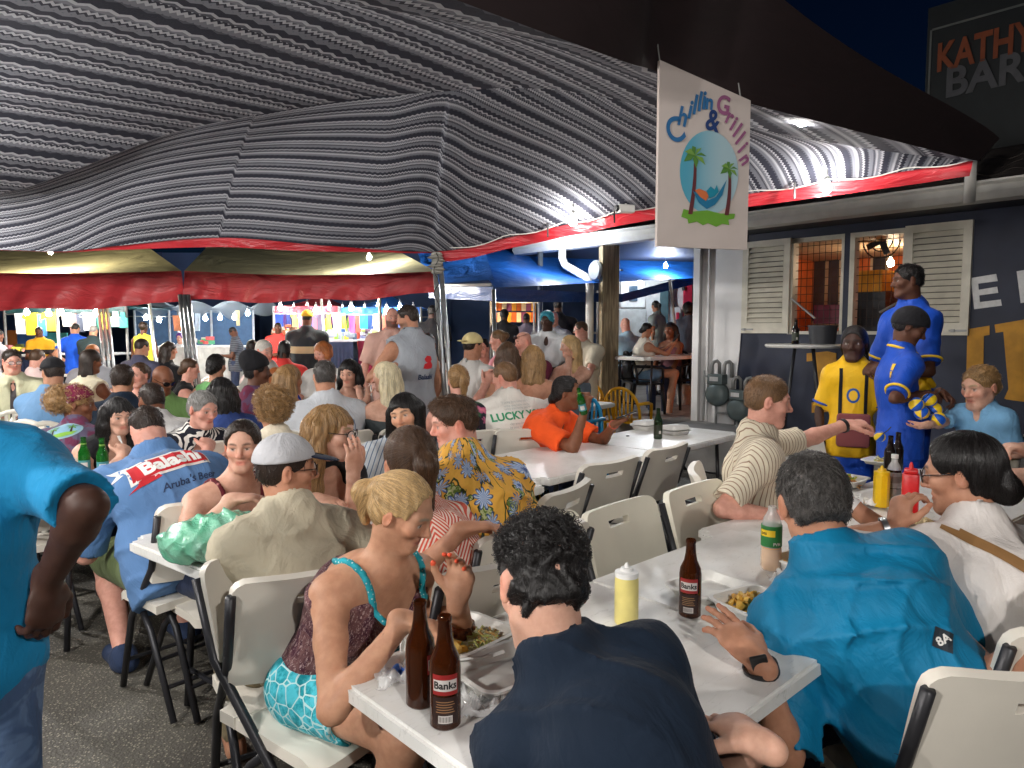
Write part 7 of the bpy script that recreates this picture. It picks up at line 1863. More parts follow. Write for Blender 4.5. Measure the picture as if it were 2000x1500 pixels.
def squeeze(px, py, label, col, r=0.034, h=0.19, square=False, nozzle=True, capcol=None):
    p = onz(px, py, ZT); o = empty('squeeze_bottle', p, face_cam(p), label, 'bottle')
    m = pl('sauce_' + label.split()[0], col, 0.35)
    if square:
        MB().rbox((0, 0, h * 0.41), (r * 1.9, r * 1.9, h * 0.82), 0.012).build('body', m, o, auto=40)
        MB().rbox((0, 0, h * 0.86), (r * 1.55, r * 1.55, h * 0.09), 0.01).build('shoulder', m, o, auto=40)
    else:
        MB().lathe([(0, 0), (r * 0.92, 0.0), (r, 0.006), (r, h * 0.74), (r * 0.93, h * 0.80), (0, h * 0.80)], 8 if not capcol else 24).build('body', m, o, auto=40)
        lathe_obj('collar', [(0, h * 0.80), (r * 0.98, h * 0.80), (r * 0.98, h * 0.88), (r * 0.55, h * 0.90), (r * 0.5, h * 0.95), (0, h * 0.955)], capcol or m, o)
    lathe_obj('nozzle', [(0, h * 0.90), (r * 0.30, h * 0.90), (r * 0.22, h * 0.98), (r * 0.10, h * 1.03), (0, h * 1.03)], capcol or m, o, 12)
    return o
squeeze(1720, 989, 'yellow mustard squeeze bottle', (240, 196, 24), 0.034, 0.185)
squeeze(1776, 1004, 'red square ketchup bottle beside the cola', (214, 30, 34), 0.036, 0.225, True)
squeeze(1223, 1216, 'pale mayonnaise squeeze bottle with white cap near the curly haired man', (226, 212, 132), 0.033, 0.165, False, True, pl('white_cap', (232, 232, 230)))
squeeze(1072, 730, 'dull red ketchup bottle on the far table under the blue tent', (170, 50, 44), 0.036, 0.21, True)

# foam boxes
def ringpts(w, d, r, n=5):
    out = []
    for cx, cy, a0 in ((w / 2 - r, d / 2 - r, 0), (-w / 2 + r, d / 2 - r, 90), (-w / 2 + r, -d / 2 + r, 180), (w / 2 - r, -d / 2 + r, 270)):
        for k in range(n): t = R(a0 + 90 * k / (n - 1)); out.append((cx + r * math.cos(t), cy + r * math.sin(t)))
    return out
def tray_mb(w, d, h, inset=0.030, rim=0.010, foot=True):
    mb = MB(); rings = []
    for ww, dd, z, r in ((w - 2 * inset, d - 2 * inset, 0.0, 0.02), (w - 2 * rim, d - 2 * rim, h - 0.004, 0.035), (w, d, h - 0.005, 0.04), (w, d, h, 0.04), (w - 2 * rim - 0.004, d - 2 * rim - 0.004, h, 0.034), (w - 2 * inset - 0.002, d - 2 * inset - 0.002, 0.004, 0.02), (w - 3.6 * inset, d - 3.6 * inset, 0.0045, 0.015), (w - 3.8 * inset, d - 3.8 * inset, 0.0085, 0.014)):
        rings.append([(x, y, z) for x, y in ringpts(ww, dd, r)])
    n = len(rings[0]); vs = [q for rr in rings for q in rr]; fs = [tuple(range(n))[::-1], tuple((len(rings) - 1) * n + k for k in range(n))]
    for i in range(len(rings) - 1):
        for k in range(n): k2 = (k + 1) % n; fs.append((i * n + k, i * n + k2, (i + 1) * n + k2, (i + 1) * n + k))
    return mb.add(vs, fs)
FOODC = {'fries': [(238, 190, 80), (226, 168, 62), (244, 206, 110)], 'slaw': [(226, 220, 160), (200, 206, 120), (232, 190, 120), (216, 214, 180)], 'salad': [(150, 180, 60), (110, 150, 50), (226, 140, 60), (200, 200, 90)], 'rice': [(206, 150, 90), (186, 120, 60)]}
def shreds(kind, n, spread, par, loc, L=(0.03, 0.06), w=0.004, seed=1, heap=0.03):
    rg = np.random.default_rng(seed)
    for ci, c in enumerate(FOODC[kind]):
        mb = MB()
        for _ in range(n // len(FOODC[kind])):
            x, y = rg.normal(0, spread[0] * 0.45), rg.normal(0, spread[1] * 0.45); x, y = np.clip(x, -spread[0], spread[0]), np.clip(y, -spread[1], spread[1])
            z = 0.008 + heap * max(0, 1 - (x / spread[0]) ** 2 - (y / spread[1]) ** 2) * rg.random() ** 0.5
            M = rotz(rg.uniform(0, 6.28)) @ roty(rg.normal(0, 0.35))
            ww = w * rg.uniform(0.8, 1.5); mb.box((x, y, z), (rg.uniform(*L), ww, ww), M)
        o = mb.build('chips' if kind == 'fries' else kind, pl('food_%s_%d' % (kind, ci), c, 0.5), par, loc=loc); tag(o, kind='stuff')
def foam(px, py, ang, label, lid=None, food=(), w=0.21, d=0.19, h=0.035, z=ZT, inset=0.026):
    p = onz(px, py, z); o = empty('foam_box', p, R(ang), label, 'foam box', 'white foam food boxes')
    tray_mb(w, d, h, inset).build('tray', M_foam, o, auto=60)
    if lid is not None:                  # hinged along the +y side
        m = tray_mb(w, d, 0.030, inset).build('lid', M_foam, o, auto=60)
        m.matrix_local = Matrix.Translation((0, d / 2, h + 0.003)) @ Matrix.Rotation(R(lid), 4, 'X') @ Matrix.Translation((0, -d / 2, 0.0)) @ Matrix.Rotation(math.pi, 4, 'Y') @ Matrix.Translation((0, 0, -0.03))
    for i, f in enumerate(food):
        k = f[0]
        if k == 'meat':
            v, fc = net([ell(V(0, 0, 0.028), I3, V(*f[2]), 0.01), ell(V(0.02, 0.012, 0.03), I3, V(*f[2]) * 0.7, 0.015)], 0.004, lambda P: 0.004 * np.sin(P[..., 0] * 210 + 2 * np.sin(P[..., 1] * 160)) * np.sin(P[..., 1] * 190 + P[..., 2] * 120))
            t = mesh_np('meat', v, fc, meat_mat(), o, (f[1][0], f[1][1], 0.0))
        else: shreds(k, f[2], f[3], o, (f[1][0], f[1][1], 0.0), seed=int(px) + i, **(f[4] if len(f) > 4 else {}))
    return o
def meat_mat():
    if 'meat' in MATS: return MATS['meat']
    t = NT('grilled_meat'); c = t.co(); n = t.noise(c, 60, 5, 0.7)
    t.out(t.mix(t.ss(n, 0.35, 0.65), lin(64, 28, 14), lin(168, 100, 52)), 0.3); t.bump(n, 0.6, 0.005); MATS['meat'] = t.mat; return t.mat
foam(902, 1262, 48, 'open foam box with meat, slaw and fries in front of the blonde woman', 78, [('meat', (0.02, 0.025), (0.045, 0.036, 0.024)), ('slaw', (0.04, -0.035), 150, (0.055, 0.03), dict(w=0.003, heap=0.025)), ('fries', (-0.055, -0.005), 26, (0.028, 0.05), dict(w=0.009)), ('salad', (0.01, 0.06), 40, (0.05, 0.02), dict(w=0.006))], 0.25, 0.21)
foam(985, 1325, 38, 'empty open foam tray left of the navy t-shirt', None, (), 0.235, 0.20, 0.034)
foam(1382, 1158, 36, 'empty foam tray behind the lone beer bottle', None, (), 0.23, 0.19, 0.03)
foam(1472, 1196, 30, 'foam box of fries and slaw by the tanned hand', None, [('fries', (0.0, 0.015), 40, (0.07, 0.05), dict(w=0.009, heap=0.045)), ('slaw', (0.03, -0.03), 70, (0.05, 0.03), dict(w=0.003))], 0.22, 0.19, 0.04)
foam(1572, 1112, 30, 'foam box of fries half hidden behind the teal shirt collar', None, [('fries', (0, 0), 30, (0.07, 0.05), dict(w=0.009, heap=0.04))], 0.20, 0.18, 0.04)
foam(1650, 945, 42, 'open foam box of salad before the man in stripes', 100, [('salad', (0.0, 0.0), 110, (0.07, 0.05), dict(w=0.007, heap=0.04)), ('rice', (-0.03, -0.03), 50, (0.05, 0.04), dict(w=0.004, heap=0.02))], 0.22, 0.20)
foam(1938, 938, 40, 'foam box of grilled food near the yellow drink', None, [('rice', (0.02, 0.02), 60, (0.06, 0.05), dict(w=0.006, heap=0.04)), ('slaw', (-0.04, -0.03), 50, (0.04, 0.03), dict(w=0.003))], 0.22, 0.19)
foam(1718, 905, 40, 'shallow foam tray behind the mustard', None, [('slaw', (0, 0), 30, (0.05, 0.03))], 0.20, 0.17, 0.025)
foam(1262, 838, 40, 'closed foam box beside the hands of the woman in orange', -2, (), 0.22, 0.20)
foam(1318, 848, 34, 'closed foam box right of the dark green bottle', -2, (), 0.22, 0.19)
foam(432, 893, 40, 'foam box of slaw under the hands of the zebra blouse', None, [('slaw', (0, 0), 60, (0.06, 0.05))], 0.21, 0.19)
foam(748, 968, 50, 'foam box half hidden behind the blonde ponytail', -4, (), 0.21, 0.19)
foam(132, 735, 20, 'foam box with leftovers on the table behind the dark cap', None, [('fries', (0, 0), 20, (0.06, 0.05)), ], 0.24, 0.2)

# cup with yellow drink and straw
p = onz(1978, 913, ZT); o = empty('drink_cup', p, 0, 'clear plastic cup of yellow drink with a straw', 'cup')
lathe_obj('cup', [(0.0, 0.0), (0.032, 0.0), (0.047, 0.125), (0.049, 0.125), (0.049, 0.128), (0.0455, 0.128), (0.031, 0.004), (0, 0.004)], MATS['clear'], o)
lathe_obj('drink', [(0, 0.005), (0.0305, 0.005), (0.0425, 0.105), (0, 0.105)], pl('yellow_drink', (236, 200, 36), 0.15), o)
MB().tube([(0.0, 0.01, 0.02), (0.035, 0.0, 0.17), (0.06, -0.005, 0.20)], 0.004, 8).build('straw', pl('straw_white', (232, 226, 222)), o, smooth=True)
for k, (px, py, mat, lab, r, h) in enumerate(((918, 925, pl('mint_can', (60, 170, 150)), 'mint green can behind the head of the blonde woman', 0.033, 0.12), (1560, 1092, MATS['clear'], 'small clear plastic cup beside the soda bottle', 0.035, 0.06))):
    o = empty('can' if k == 0 else 'plastic_cup', onz(px, py, ZT), 0, lab, 'can' if k == 0 else 'cup')
    lathe_obj('body', [(0, 0), (r * 0.85, 0), (r, 0.008), (r, h * 0.93), (r * 0.86, h), (0, h * 0.985)], mat, o)
    lathe_obj('rim', [(r * 0.82, h * 0.99), (r * 0.88, h * 1.0), (r * 0.86, h * 1.015), (r * 0.80, h * 1.01)], M_steel if k == 0 else mat, o)

# crumpled wrappers, napkins
def crumple(px, py, w, d, label, mat, seed, hgt=0.03, name='wrapper', cat='wrapper', rz=0.0, blots=()):
    p = onz(px, py, ZT + 0.002); rg = np.random.default_rng(seed); ph = rg.uniform(0, 6.28, 12)
    def fn(u, v):
        x, y = (u - 0.5) * w, (v - 0.5) * d
        z = abs(math.sin(x * 70 + ph[0] + 2 * math.sin(y * 50 + ph[1])) * math.sin(y * 64 + ph[2] + 1.5 * math.sin(x * 60 + ph[3]))) * hgt + hgt * 0.5 * (math.sin(x * 25 + ph[4]) * math.sin(y * 28 + ph[5])) ** 2
        return (x + 0.015 * math.sin(y * 40 + ph[6]), y + 0.015 * math.sin(x * 44 + ph[7]), max(z, 0.0008))
    mb = MB().grid(26, 22, fn); mats = [mat]
    if blots:
        mats.append(blots[0])
        for i, f in enumerate(mb.f):
            c = np.mean([mb.v[k] for k in f], 0)
            if any((c[0] - bx) ** 2 + (c[1] - by) ** 2 < br ** 2 for bx, by, br in blots[1:]): mb.m[i] = 1
    o = mb.build(name, mats, None, p, rz, smooth=False); return tag(o, label, cat)
M_film = NT('clear_film'); M_film.out((0.9, 0.91, 0.92), 0.15, Alpha=0.45, Specular_IOR_Level=0.8); M_film = M_film.mat
M_nap = pl('napkin_white', (230, 230, 228), 0.8)
crumple(772, 1325, 0.09, 0.11, 'crumpled clear wrapper with blue print beside the brown bottles', M_film, 3, 0.022, blots=(pl('wrapper_blue', (50, 110, 200)), (0.0, 0.022, 0.016), (0.015, 0.03, 0.01)))
crumple(945, 1388, 0.15, 0.09, 'crumpled clear cutlery wrapper beside the navy t-shirt', M_film, 5, 0.025, rz=-0.6, blots=(pl('wrapper_red', (206, 60, 70)), (0.06, -0.02, 0.008), (0.05, -0.025, 0.006)))
crumple(1678, 985, 0.16, 0.12, 'crumpled napkin and wrap left of the mustard', M_nap, 8, 0.03, 'napkin', 'napkin', 0.4, blots=(pl('wrapper_blue', (50, 110, 200)), (0.05, -0.03, 0.012)))
crumple(1540, 1130, 0.14, 0.10, 'clear crumpled wrap below the soda bottle', M_film, 9, 0.022, rz=0.9)
crumple(1925, 905, 0.10, 0.10, 'white napkin behind the foam box of grilled food', M_nap, 11, 0.03, 'napkin', 'napkin')
crumple(1785, 1022, 0.12, 0.10, 'torn bread in paper in front of the ketchup', pl('bread_paper', (232, 214, 170), 0.7), 12, 0.03, 'bread_wrap', 'food', 0.4)
o = MB().lathe([(0.006, 0), (0.013, 0.0), (0.014, 0.004), (0.009, 0.006), (0.006, 0.004)], 16).build('bottle_cap', M_black, None, onz(1226, 852, ZT)); tag(o, 'loose dark bottle cap on the empty white table', 'bottle cap')
# plastic fork across the near foam box
def fork(p, d, up, label, mat):
    d = nrm(d); sd = nrm(np.cross(d, up)); o = empty('plastic_fork', p, 0, label, 'fork')
    mb = MB().tube([d * -0.08, d * 0.02, d * 0.045 + nrm(up) * 0.004], [0.004, 0.003, 0.006], 6)
    mb.build('handle', mat, o, smooth=True)
    for k in (-1.5, -0.5, 0.5, 1.5): MB().tube([d * 0.045 + sd * 0.004 * k, d * 0.075 + sd * 0.0045 * k + nrm(up) * 0.006], 0.0016, 5).build('tine', mat, o)
    return o
fork(onz(925, 1285, ZT + 0.042), V(0.9, 0.25, 0), V(0, 0, 1), 'white plastic fork lying over the open food box', pl('fork_white', (236, 236, 232)))
inf = FIG['black wavy haired person in black tank top eating with a plastic fork']
w = inf['arm'][1][2] + nrm(inf['arm'][1][3]) * 0.08
fork(w, inf['H'] - w + V(0, -0.06, -0.06), V(0, 0, 1), 'white plastic fork held up by the woman with black wavy hair', pl('fork_white', (236, 236, 232)))
# phones
for inf, x, lab in ((OR, -1, 'phone held low by the woman in orange'), (FIG['person with a low bun and white tank top holding a phone on the porch'], 1, 'phone held up on the porch by the woman in the white tank top')):
    S, E, wq, d, pn = inf['arm'][x][:5]; c = wq + nrm(d) * 0.10 + nrm(pn) * 0.03
    a1 = nrm(d); a2 = nrm(np.cross(d, pn)); a3 = np.cross(a1, a2)
    o = empty('phone', c, 0, lab, 'phone'); M = np.array([a1, a2, a3]).T
    MB().rbox((0, 0, 0), (0.145, 0.07, 0.009), 0.003, M).build('case', M_black, o); MB().box(M @ V(0, 0, -0.005 if (M @ V(0, 0, 1)) @ nrm(pn) > 0 else 0.005), (0.13, 0.062, 0.001), M).build('screen', pl('phone_screen', (60, 64, 74), 0.1), o)

# green plastic bag on the table corner
bagc = onz(398, 1098, ZT)
def bag_d(P):
    q = P - bagc.astype(np.float32)
    x, y, z = q[..., 0], q[..., 1], q[..., 2]
    return 0.010 * (np.abs(np.sin(26 * x + 17 * z + 2 * np.sin(22 * y))) - 0.5) + 0.008 * (np.abs(np.sin(31 * z - 24 * y + 2 * np.sin(20 * x))) - 0.5) + 0.006 * np.abs(np.sin(60 * x + 40 * y + 3 * np.sin(30 * z)))
v, fc = net([ell(bagc + V(0.0, 0.03, 0.075), I3, V(0.155, 0.125, 0.085), 0.03), ell(bagc + V(0.09, 0.05, 0.085), I3, V(0.12, 0.10, 0.085), 0.05), ell(bagc + V(-0.07, 0.02, 0.055), I3, V(0.08, 0.08, 0.058), 0.05), plane(bagc + V(0, 0, 0.002), V(0, 0, -1))], 0.006, bag_d)
tb = NT('green_film'); cc = tb.co(); tb.out(tb.mix(tb.ss(tb.noise(cc, 9, 3), 0.35, 0.65), lin(120, 214, 174), lin(168, 232, 204)), 0.16, Transmission_Weight=0.25, Specular_IOR_Level=0.7, Coat_Weight=0.4, Coat_Roughness=0.1); tb.bump(tb.noise(cc, 26, 4, 0.6, 1.4), 0.5, 0.02)
o = mesh_np('plastic_bag', v - bagc, fc, tb.mat, None, bagc); tag(o, 'crumpled mint green plastic bag on the table corner', 'plastic bag')
# green ball bunch and the one handed over
def sball(c, r, label, group, par=None, rz=0.0):
    o = empty('toy_ball', c, rz, label, 'ball', group)
    for k, m in enumerate((pl('ball_blue', (24, 90, 200), 0.3), pl('ball_yellow', (244, 206, 40), 0.3))):
        mb = MB()
        for j in range(3):
            a0 = 2 * math.pi * (j * 2 + k) / 6
            mb.grid(5, 10, lambda u, v: (r * math.sin(math.pi * v) * math.cos(a0 + u * math.pi / 3), r * math.sin(math.pi * v) * math.sin(a0 + u * math.pi / 3), r * math.cos(math.pi * v)))
        mb.build('panel', m, o, smooth=True)
    MB().tube([(0, 0, r), (0.004, 0, r + 0.03), (0, 0, r + 0.06)], 0.003, 5).build('loop', M_black, o)
    o.rotation_euler = (R(40), R(25), rz); return o
sball(at(1718, 853, 3.86), 0.030, 'small blue and yellow ball handed to the boy', None)
for k, (px, py) in enumerate(((1790, 790), (1815, 782), (1800, 806), (1826, 800), (1832, 818))):
    sball(at(px, py, 4.12 + 0.03 * (k % 2)), 0.042, 'blue and yellow ball, %s in the bunch of the youth in the cap' % ('upper left', 'upper right', 'middle left', 'middle right', 'bottom')[k], 'balls in the bunch', rz=k * 1.1)

# round bar table by the wall
bp = at(1570, 672, 7.25); zt = bp[2]
o = empty('bar_table', (bp[0], bp[1], 0.395), 0, 'tall round white table by the navy wall', 'table')
MB().lathe([(0, zt - 0.43), (0.36, zt - 0.43), (0.375, zt - 0.415), (0.375, zt - 0.40), (0.365, zt - 0.395), (0, zt - 0.395)], 40).build('top', M_top, o, auto=40)
for a in (0.4, 2.0, 3.6, 5.2): MB().tube([(0.12 * math.cos(a), 0.12 * math.sin(a), zt - 0.43), (0.26 * math.cos(a), 0.26 * math.sin(a), 0.01)], 0.014, 8).build('leg', M_frame, o, smooth=True)
beer(0, 0, 'dark beer bottle standing on the tall round table', pl('near_black_glass', (26, 18, 16), 0.08), 'dark', 1.15, p=V(bp[0] - 0.12, bp[1] - 0.08, zt + 0.001))
o = MB().lathe([(0, 0), (0.12, 0), (0.14, 0.18), (0.145, 0.18), (0.145, 0.19), (0.13, 0.185), (0.11, 0.01), (0, 0.01)], 24).build('bucket', M_dark, None, V(bp[0] + 0.18, bp[1] - 0.02, zt + 0.001), auto=40); tag(o, 'dark bucket on the tall round table', 'bucket')
pb = at(1338, 765, 11.0)
o = MB().lathe([(0, 0), (0.12, 0), (0.13, 0.3), (0.135, 0.3), (0.135, 0.31), (0.12, 0.31), (0.11, 0.01), (0, 0.01)], 20).build('bucket', pl('pale_bucket', (196, 186, 176)), None, (pb[0], pb[1], 0.401), auto=40); tag(o, 'pale bucket weighting the parasol pole on the porch', 'bucket')
o = MB().tube([(pb[0] - 0.02, pb[1], 0.42), at(1308, 545, 10.8)], 0.022, 10).build('parasol_pole', M_pipe, None, smooth=True); tag(o, 'leaning grey pole standing in the pale bucket', 'pole')

# ================================================================ prints and trims on clothes
W_ = pl('print_white', (230, 228, 224), 0.8); RED = pl('print_red', (196, 34, 44), 0.8); INK = pl('print_ink', (34, 52, 86), 0.8); GRN = pl('print_green', (40, 140, 96), 0.8)
def flat(pts):
    me = bpy.data.meshes.new('print'); me.from_pydata([(x, y, 0) for x, y in pts], [], [tuple(range(len(pts)))]); return me
def rib(w, h, sl=0.13): return [(-w / 2, -h / 2 - sl * w / 2), (w / 2, -h / 2 + sl * w / 2), (w / 2, h / 2 + sl * w / 2), (-w / 2, h / 2 - sl * w / 2)]
lay(flat(rib(0.30, 0.095)), BA, W_, -0.035, 0.33, 0, -1, 'banner_edge', 0.0035)
lay(flat([(-0.19, -0.005), (-0.13, 0.0), (-0.13, 0.035), (-0.19, 0.045), (-0.165, 0.02)]), BA, W_, -0.035, 0.33, 0, -1, 'ribbon_end', 0.0035)
lay(flat([(-0.16, -0.09), (-0.05, -0.062), (-0.06, -0.05), (-0.12, -0.045), (-0.13, -0.07)]), BA, RED, -0.035, 0.33, 0, -1, 'ribbon_end', 0.004)
lay(flat(rib(0.285, 0.075)), BA, RED, -0.035, 0.33, 0, -1, 'banner', 0.006)
decal('Balashi', BA, W_, 0.080, -0.035, 0.33, R(7.5), 0.0035, -1, name='lettering', lift=0.0085)
decal("Aruba's Beer", BA, INK, 0.040, 0.01, 0.235, R(8), 0.0006, -1, name='lettering', shear=0.2)
decal('BEBEK DI NOS', BA, pl('print_grey', (120, 140, 160), 0.8), 0.022, 0.0, 0.398, R(7.5), 0.0004, -1, name='lettering')
decal('LUCKY YOU', LU, GRN, 0.070, 0.02, 0.335, R(4), 0.0022, -1, name='lettering')
for k, z in enumerate((0.43, 0.405, 0.385, 0.285, 0.262, 0.24)):
    decal('l ucky you lucky you lu cky'[k:22 + k % 3], LU, pl('print_pale_grey', (176, 180, 178), 0.8), 0.022, 0.02, z, R(4), 0.0, -1, name='lettering')
def blob(cx, cy, rx, ry, n=24): return [(cx + rx * math.cos(t), cy + ry * math.sin(t)) for t in np.linspace(0, 2 * math.pi, n, endpoint=False)]
lay(flat([(-0.03, 0.03), (0.0, 0.055), (0.04, 0.05), (0.05, 0.02), (0.035, 0.012), (0.055, -0.02), (0.05, -0.045), (0.0, -0.05), (-0.04, -0.045), (-0.03, -0.01), (0.0, 0.0), (-0.02, 0.01)]), GT, RED, 0.01, 0.34, 0, -1, 'print', 0.004)
decal('Balashi', GT, INK, 0.055, 0.01, 0.225, 0, 0.002, -1, name='lettering')
n = 28
me = bpy.data.meshes.new('print'); a1 = [(0.105 * math.cos(t), 0.105 * math.sin(t), 0) for t in np.linspace(0, 2 * math.pi, n + 1)]; a2 = [(0.098 * math.cos(t), 0.098 * math.sin(t), 0) for t in np.linspace(0, 2 * math.pi, n + 1)]
me.from_pydata(a1 + a2, [], [(i, i + 1, n + 2 + i, n + 1 + i) for i in range(n)]); lay(me, GB, pl('print_blue_grey', (110, 130, 160), 0.8), 0.03, 0.30, 0, -1, 'print')
decal('ALTO CABALLERO', GB, pl('print_blue_grey', (110, 130, 160), 0.8), 0.024, 0.03, 0.345, 0, 0.0006, -1, name='lettering')
decal('1984', GB, pl('print_blue_grey', (110, 130, 160), 0.8), 0.034, 0.03, 0.30, 0, 0.0006, -1, name='lettering')
decal('COMPANY', GB, pl('print_blue_grey', (110, 130, 160), 0.8), 0.024, 0.03, 0.255, 0, 0.0006, -1, name='lettering')
bx, bz = -0.03, 0.36
lay(flat(blob(0, 0, 0.105, 0.075)), BN, pl('patch_rim', (150, 186, 196), 0.8), bx, bz, R(12), -1, 'logo', 0.003)
lay(flat(blob(0, 0, 0.095, 0.066)), BN, pl('patch_sky', (130, 172, 196), 0.8), bx, bz, R(12), -1, 'logo', 0.0045)
lay(flat([(-0.08, -0.035), (0.0, -0.030), (0.08, -0.030), (0.05, -0.055), (0.0, -0.063), (-0.05, -0.055)]), BN, pl('patch_grass', (130, 180, 70), 0.8), bx, bz, R(12), -1, 'logo', 0.006)
for ox in (-0.05, 0.045):
    lay(flat([(ox - 0.006, -0.035), (ox + 0.006, -0.035), (ox + 0.012, 0.02), (ox + 0.005, 0.02)]), BN, pl('patch_trunk', (50, 40, 36), 0.8), bx, bz, R(12), -1, 'logo', 0.007)
    for k in range(5):
        a = k * 1.25 + 0.3; lay(flat([(ox + 0.008, 0.018), (ox + 0.008 + 0.018 * math.cos(a) - 0.006 * math.sin(a), 0.02 + 0.018 * math.sin(a) + 0.006 * math.cos(a)), (ox + 0.008 + 0.034 * math.cos(a), 0.02 + 0.034 * math.sin(a)), (ox + 0.008 + 0.018 * math.cos(a) + 0.006 * math.sin(a), 0.02 + 0.018 * math.sin(a) - 0.006 * math.cos(a))]), BN, pl('patch_leaf', (90, 150, 50), 0.8), bx, bz, R(12), -1, 'logo', 0.0075)
lay(flat([(0, -0.032), (0.028, 0), (0, 0.032), (-0.028, 0)]), TE, pl('badge_dark', (30, 40, 50), 0.7), 0.085, 0.20, 0, -1, 'badge', 0.004)
decal('8A', TE, W_, 0.026, 0.085, 0.20, 0, 0.0008, -1, name='lettering', lift=0.0055)
lay(flat([(-0.017, -0.30), (0.017, -0.30), (0.017, 0.25), (-0.017, 0.25)]), WG, pl('bag_strap', (150, 112, 70), 0.6), 0.05, 0.27, R(42), -1, 'bag_strap', 0.006)
for k in range(4): lay(flat([(-0.016, -0.02), (0.016, -0.02), (0.016, 0.02), (-0.016, 0.02)]), CP_, pl('trim_yellow', (244, 200, 40), 0.6), 0.150, 0.44 - k * 0.047, 0, -1, 'trim', 0.004)
for inf in (CP_, TA):
    S = inf['N'] + inf['T'][2] * 0.035; mb = MB().tube([tuple(S + inf['T'][0] * 0.078 * math.cos(t) + inf['T'][1] * (0.078 * math.sin(t) + 0.015) - inf['T'][2] * 0.03 * math.sin(t) - inf['ow']) for t in np.linspace(0, 2 * math.pi, 25)], 0.009, 8, False)
    mb.build('collar_trim', pl('trim_yellow', (244, 200, 40), 0.6), inf['body'], smooth=True)
lay(flat(blob(0, 0, 0.045, 0.055)), KI, pl('crest_blue', (30, 80, 160), 0.7), 0.0, 0.30, 0, 1, 'crest', 0.004)
lay(flat(blob(0, 0, 0.030, 0.038)), KI, pl('crest_yellow', (240, 190, 40), 0.7), 0.0, 0.30, 0, 1, 'crest', 0.006)
for x in (-0.085, 0.085): lay(flat([(-0.012, -0.26), (0.012, -0.26), (0.012, 0.20), (-0.012, 0.20)]), KI, BLACKC, x, 0.30, 0, 1, 'strap', 0.006)
c = KI['P'] + KI['F'] * 0.16 + V(0, 0, 0.05)
o = MB().rbox((0, 0, 0), (0.20, 0.05, 0.22), 0.02, rotz(math.atan2(KI['F'][1], KI['F'][0]) - math.pi / 2)).build('bag', C('plaid_bag', (130, 70, 70), 'hstripe', (90, 46, 52)), None, c, auto=40); tag(o, 'small plaid bag worn in front by the child in yellow', 'bag')
def sleeve_trim(inf, mat, f=0.80):
    for x in (1, -1):
        S, E = inf['arm'][x][:2]; d = nrm(E - S); a = nrm(np.cross(d, V(0.1, 0.2, 1))); b = np.cross(d, a); c = S + (E - S) * f - d * 0.012; r = 0.0655 * inf['s']
        MB().tube([tuple(c + (a * math.cos(t) + b * math.sin(t)) * r - inf['ow']) for t in np.linspace(0, 2 * math.pi, 21)], 0.0085, 6, False).build('sleeve_trim', mat, inf['body'], smooth=True)
sleeve_trim(TA, pl('trim_yellow', (244, 200, 40), 0.6)); sleeve_trim(CP_, pl('trim_yellow', (244, 200, 40), 0.6), 0.84); sleeve_trim(KI, pl('trim_blue', (30, 70, 170), 0.6))
# yellow pinny on the tall youth
v, fc = net([ell(TA['P'] + V(0, 0, 0.10), TA['T'], V(0.18, 0.135, 0.13), 0.02)], 0.012, lambda P: 0.012 * np.sin(P[..., 2] * 70 + 3 * np.sin(P[..., 0] * 30)))
mesh_np('bib', v - TA['ow'], fc, YELJ, TA['body'], (0, 0, 0), attrs=[('tc', 'FLOAT_VECTOR', v - TA['P'])])
# tie
lay(flat([(-0.018, 0.16), (0.018, 0.16), (0.030, -0.20), (0.0, -0.24), (-0.030, -0.20)]), TI, pl('dark_tie', (50, 44, 46), 0.7), 0, 0.32, 0, 1, 'tie', 0.008)
# watches and bands
def band(inf, x, f, r, wid, mat, name, label=None, face=None):
    S, E, wq = inf['arm'][x][:3]; d = nrm(wq - E); c = E + (wq - E) * f; a = nrm(np.cross(d, V(0, 0, 1))); b = np.cross(d, a)
    mb = MB(); n = 20
    vs = []
    for z in (-wid / 2, wid / 2):
        for rr in (r, r + 0.004): vs += [c + d * z + (a * math.cos(t) + b * math.sin(t)) * rr - inf['ow'] for t in np.linspace(0, 2 * math.pi, n, endpoint=False)]
    fs = []
    for i in range(n):
        j = (i + 1) % n; fs += [(n + i, n + j, 3 * n + j, 3 * n + i), (i, j, n + j, n + i), (2 * n + i, 3 * n + i, 3 * n + j, 2 * n + j)]
    mb.add(vs, fs); o = mb.build(name, mat, inf['body'], auto=40)
    if face is not None:
        p = c + face * (r + 0.004) - inf['ow']; q = nrm(np.cross(face, d)); M = np.array([d, q, np.cross(d, q)]).T
        MB().rbox(p, (0.040, 0.040, 0.010), 0.004, M).build('dial', mat, o)
band(TE, -1, 0.92, 0.0375, 0.024, M_black, 'watch', face=nrm(V(-0.3, -0.6, 0.6)))
band(WG, -1, 0.90, 0.0335, 0.016, M_steel, 'watch')
band(ST, -1, 0.95, 0.0335, 0.018, M_black, 'watch')
band(WG, 1, 0.94, 0.030, 0.022, pl('paper_band', (232, 230, 228), 0.7), 'wristband')
band(OR, -1, 0.95, 0.030, 0.010, pl('coral_bead', (226, 90, 60), 0.4), 'bracelet')
band(BO, 1, 0.93, 0.022, 0.010, pl('brown_band', (110, 80, 56), 0.6), 'bracelet')

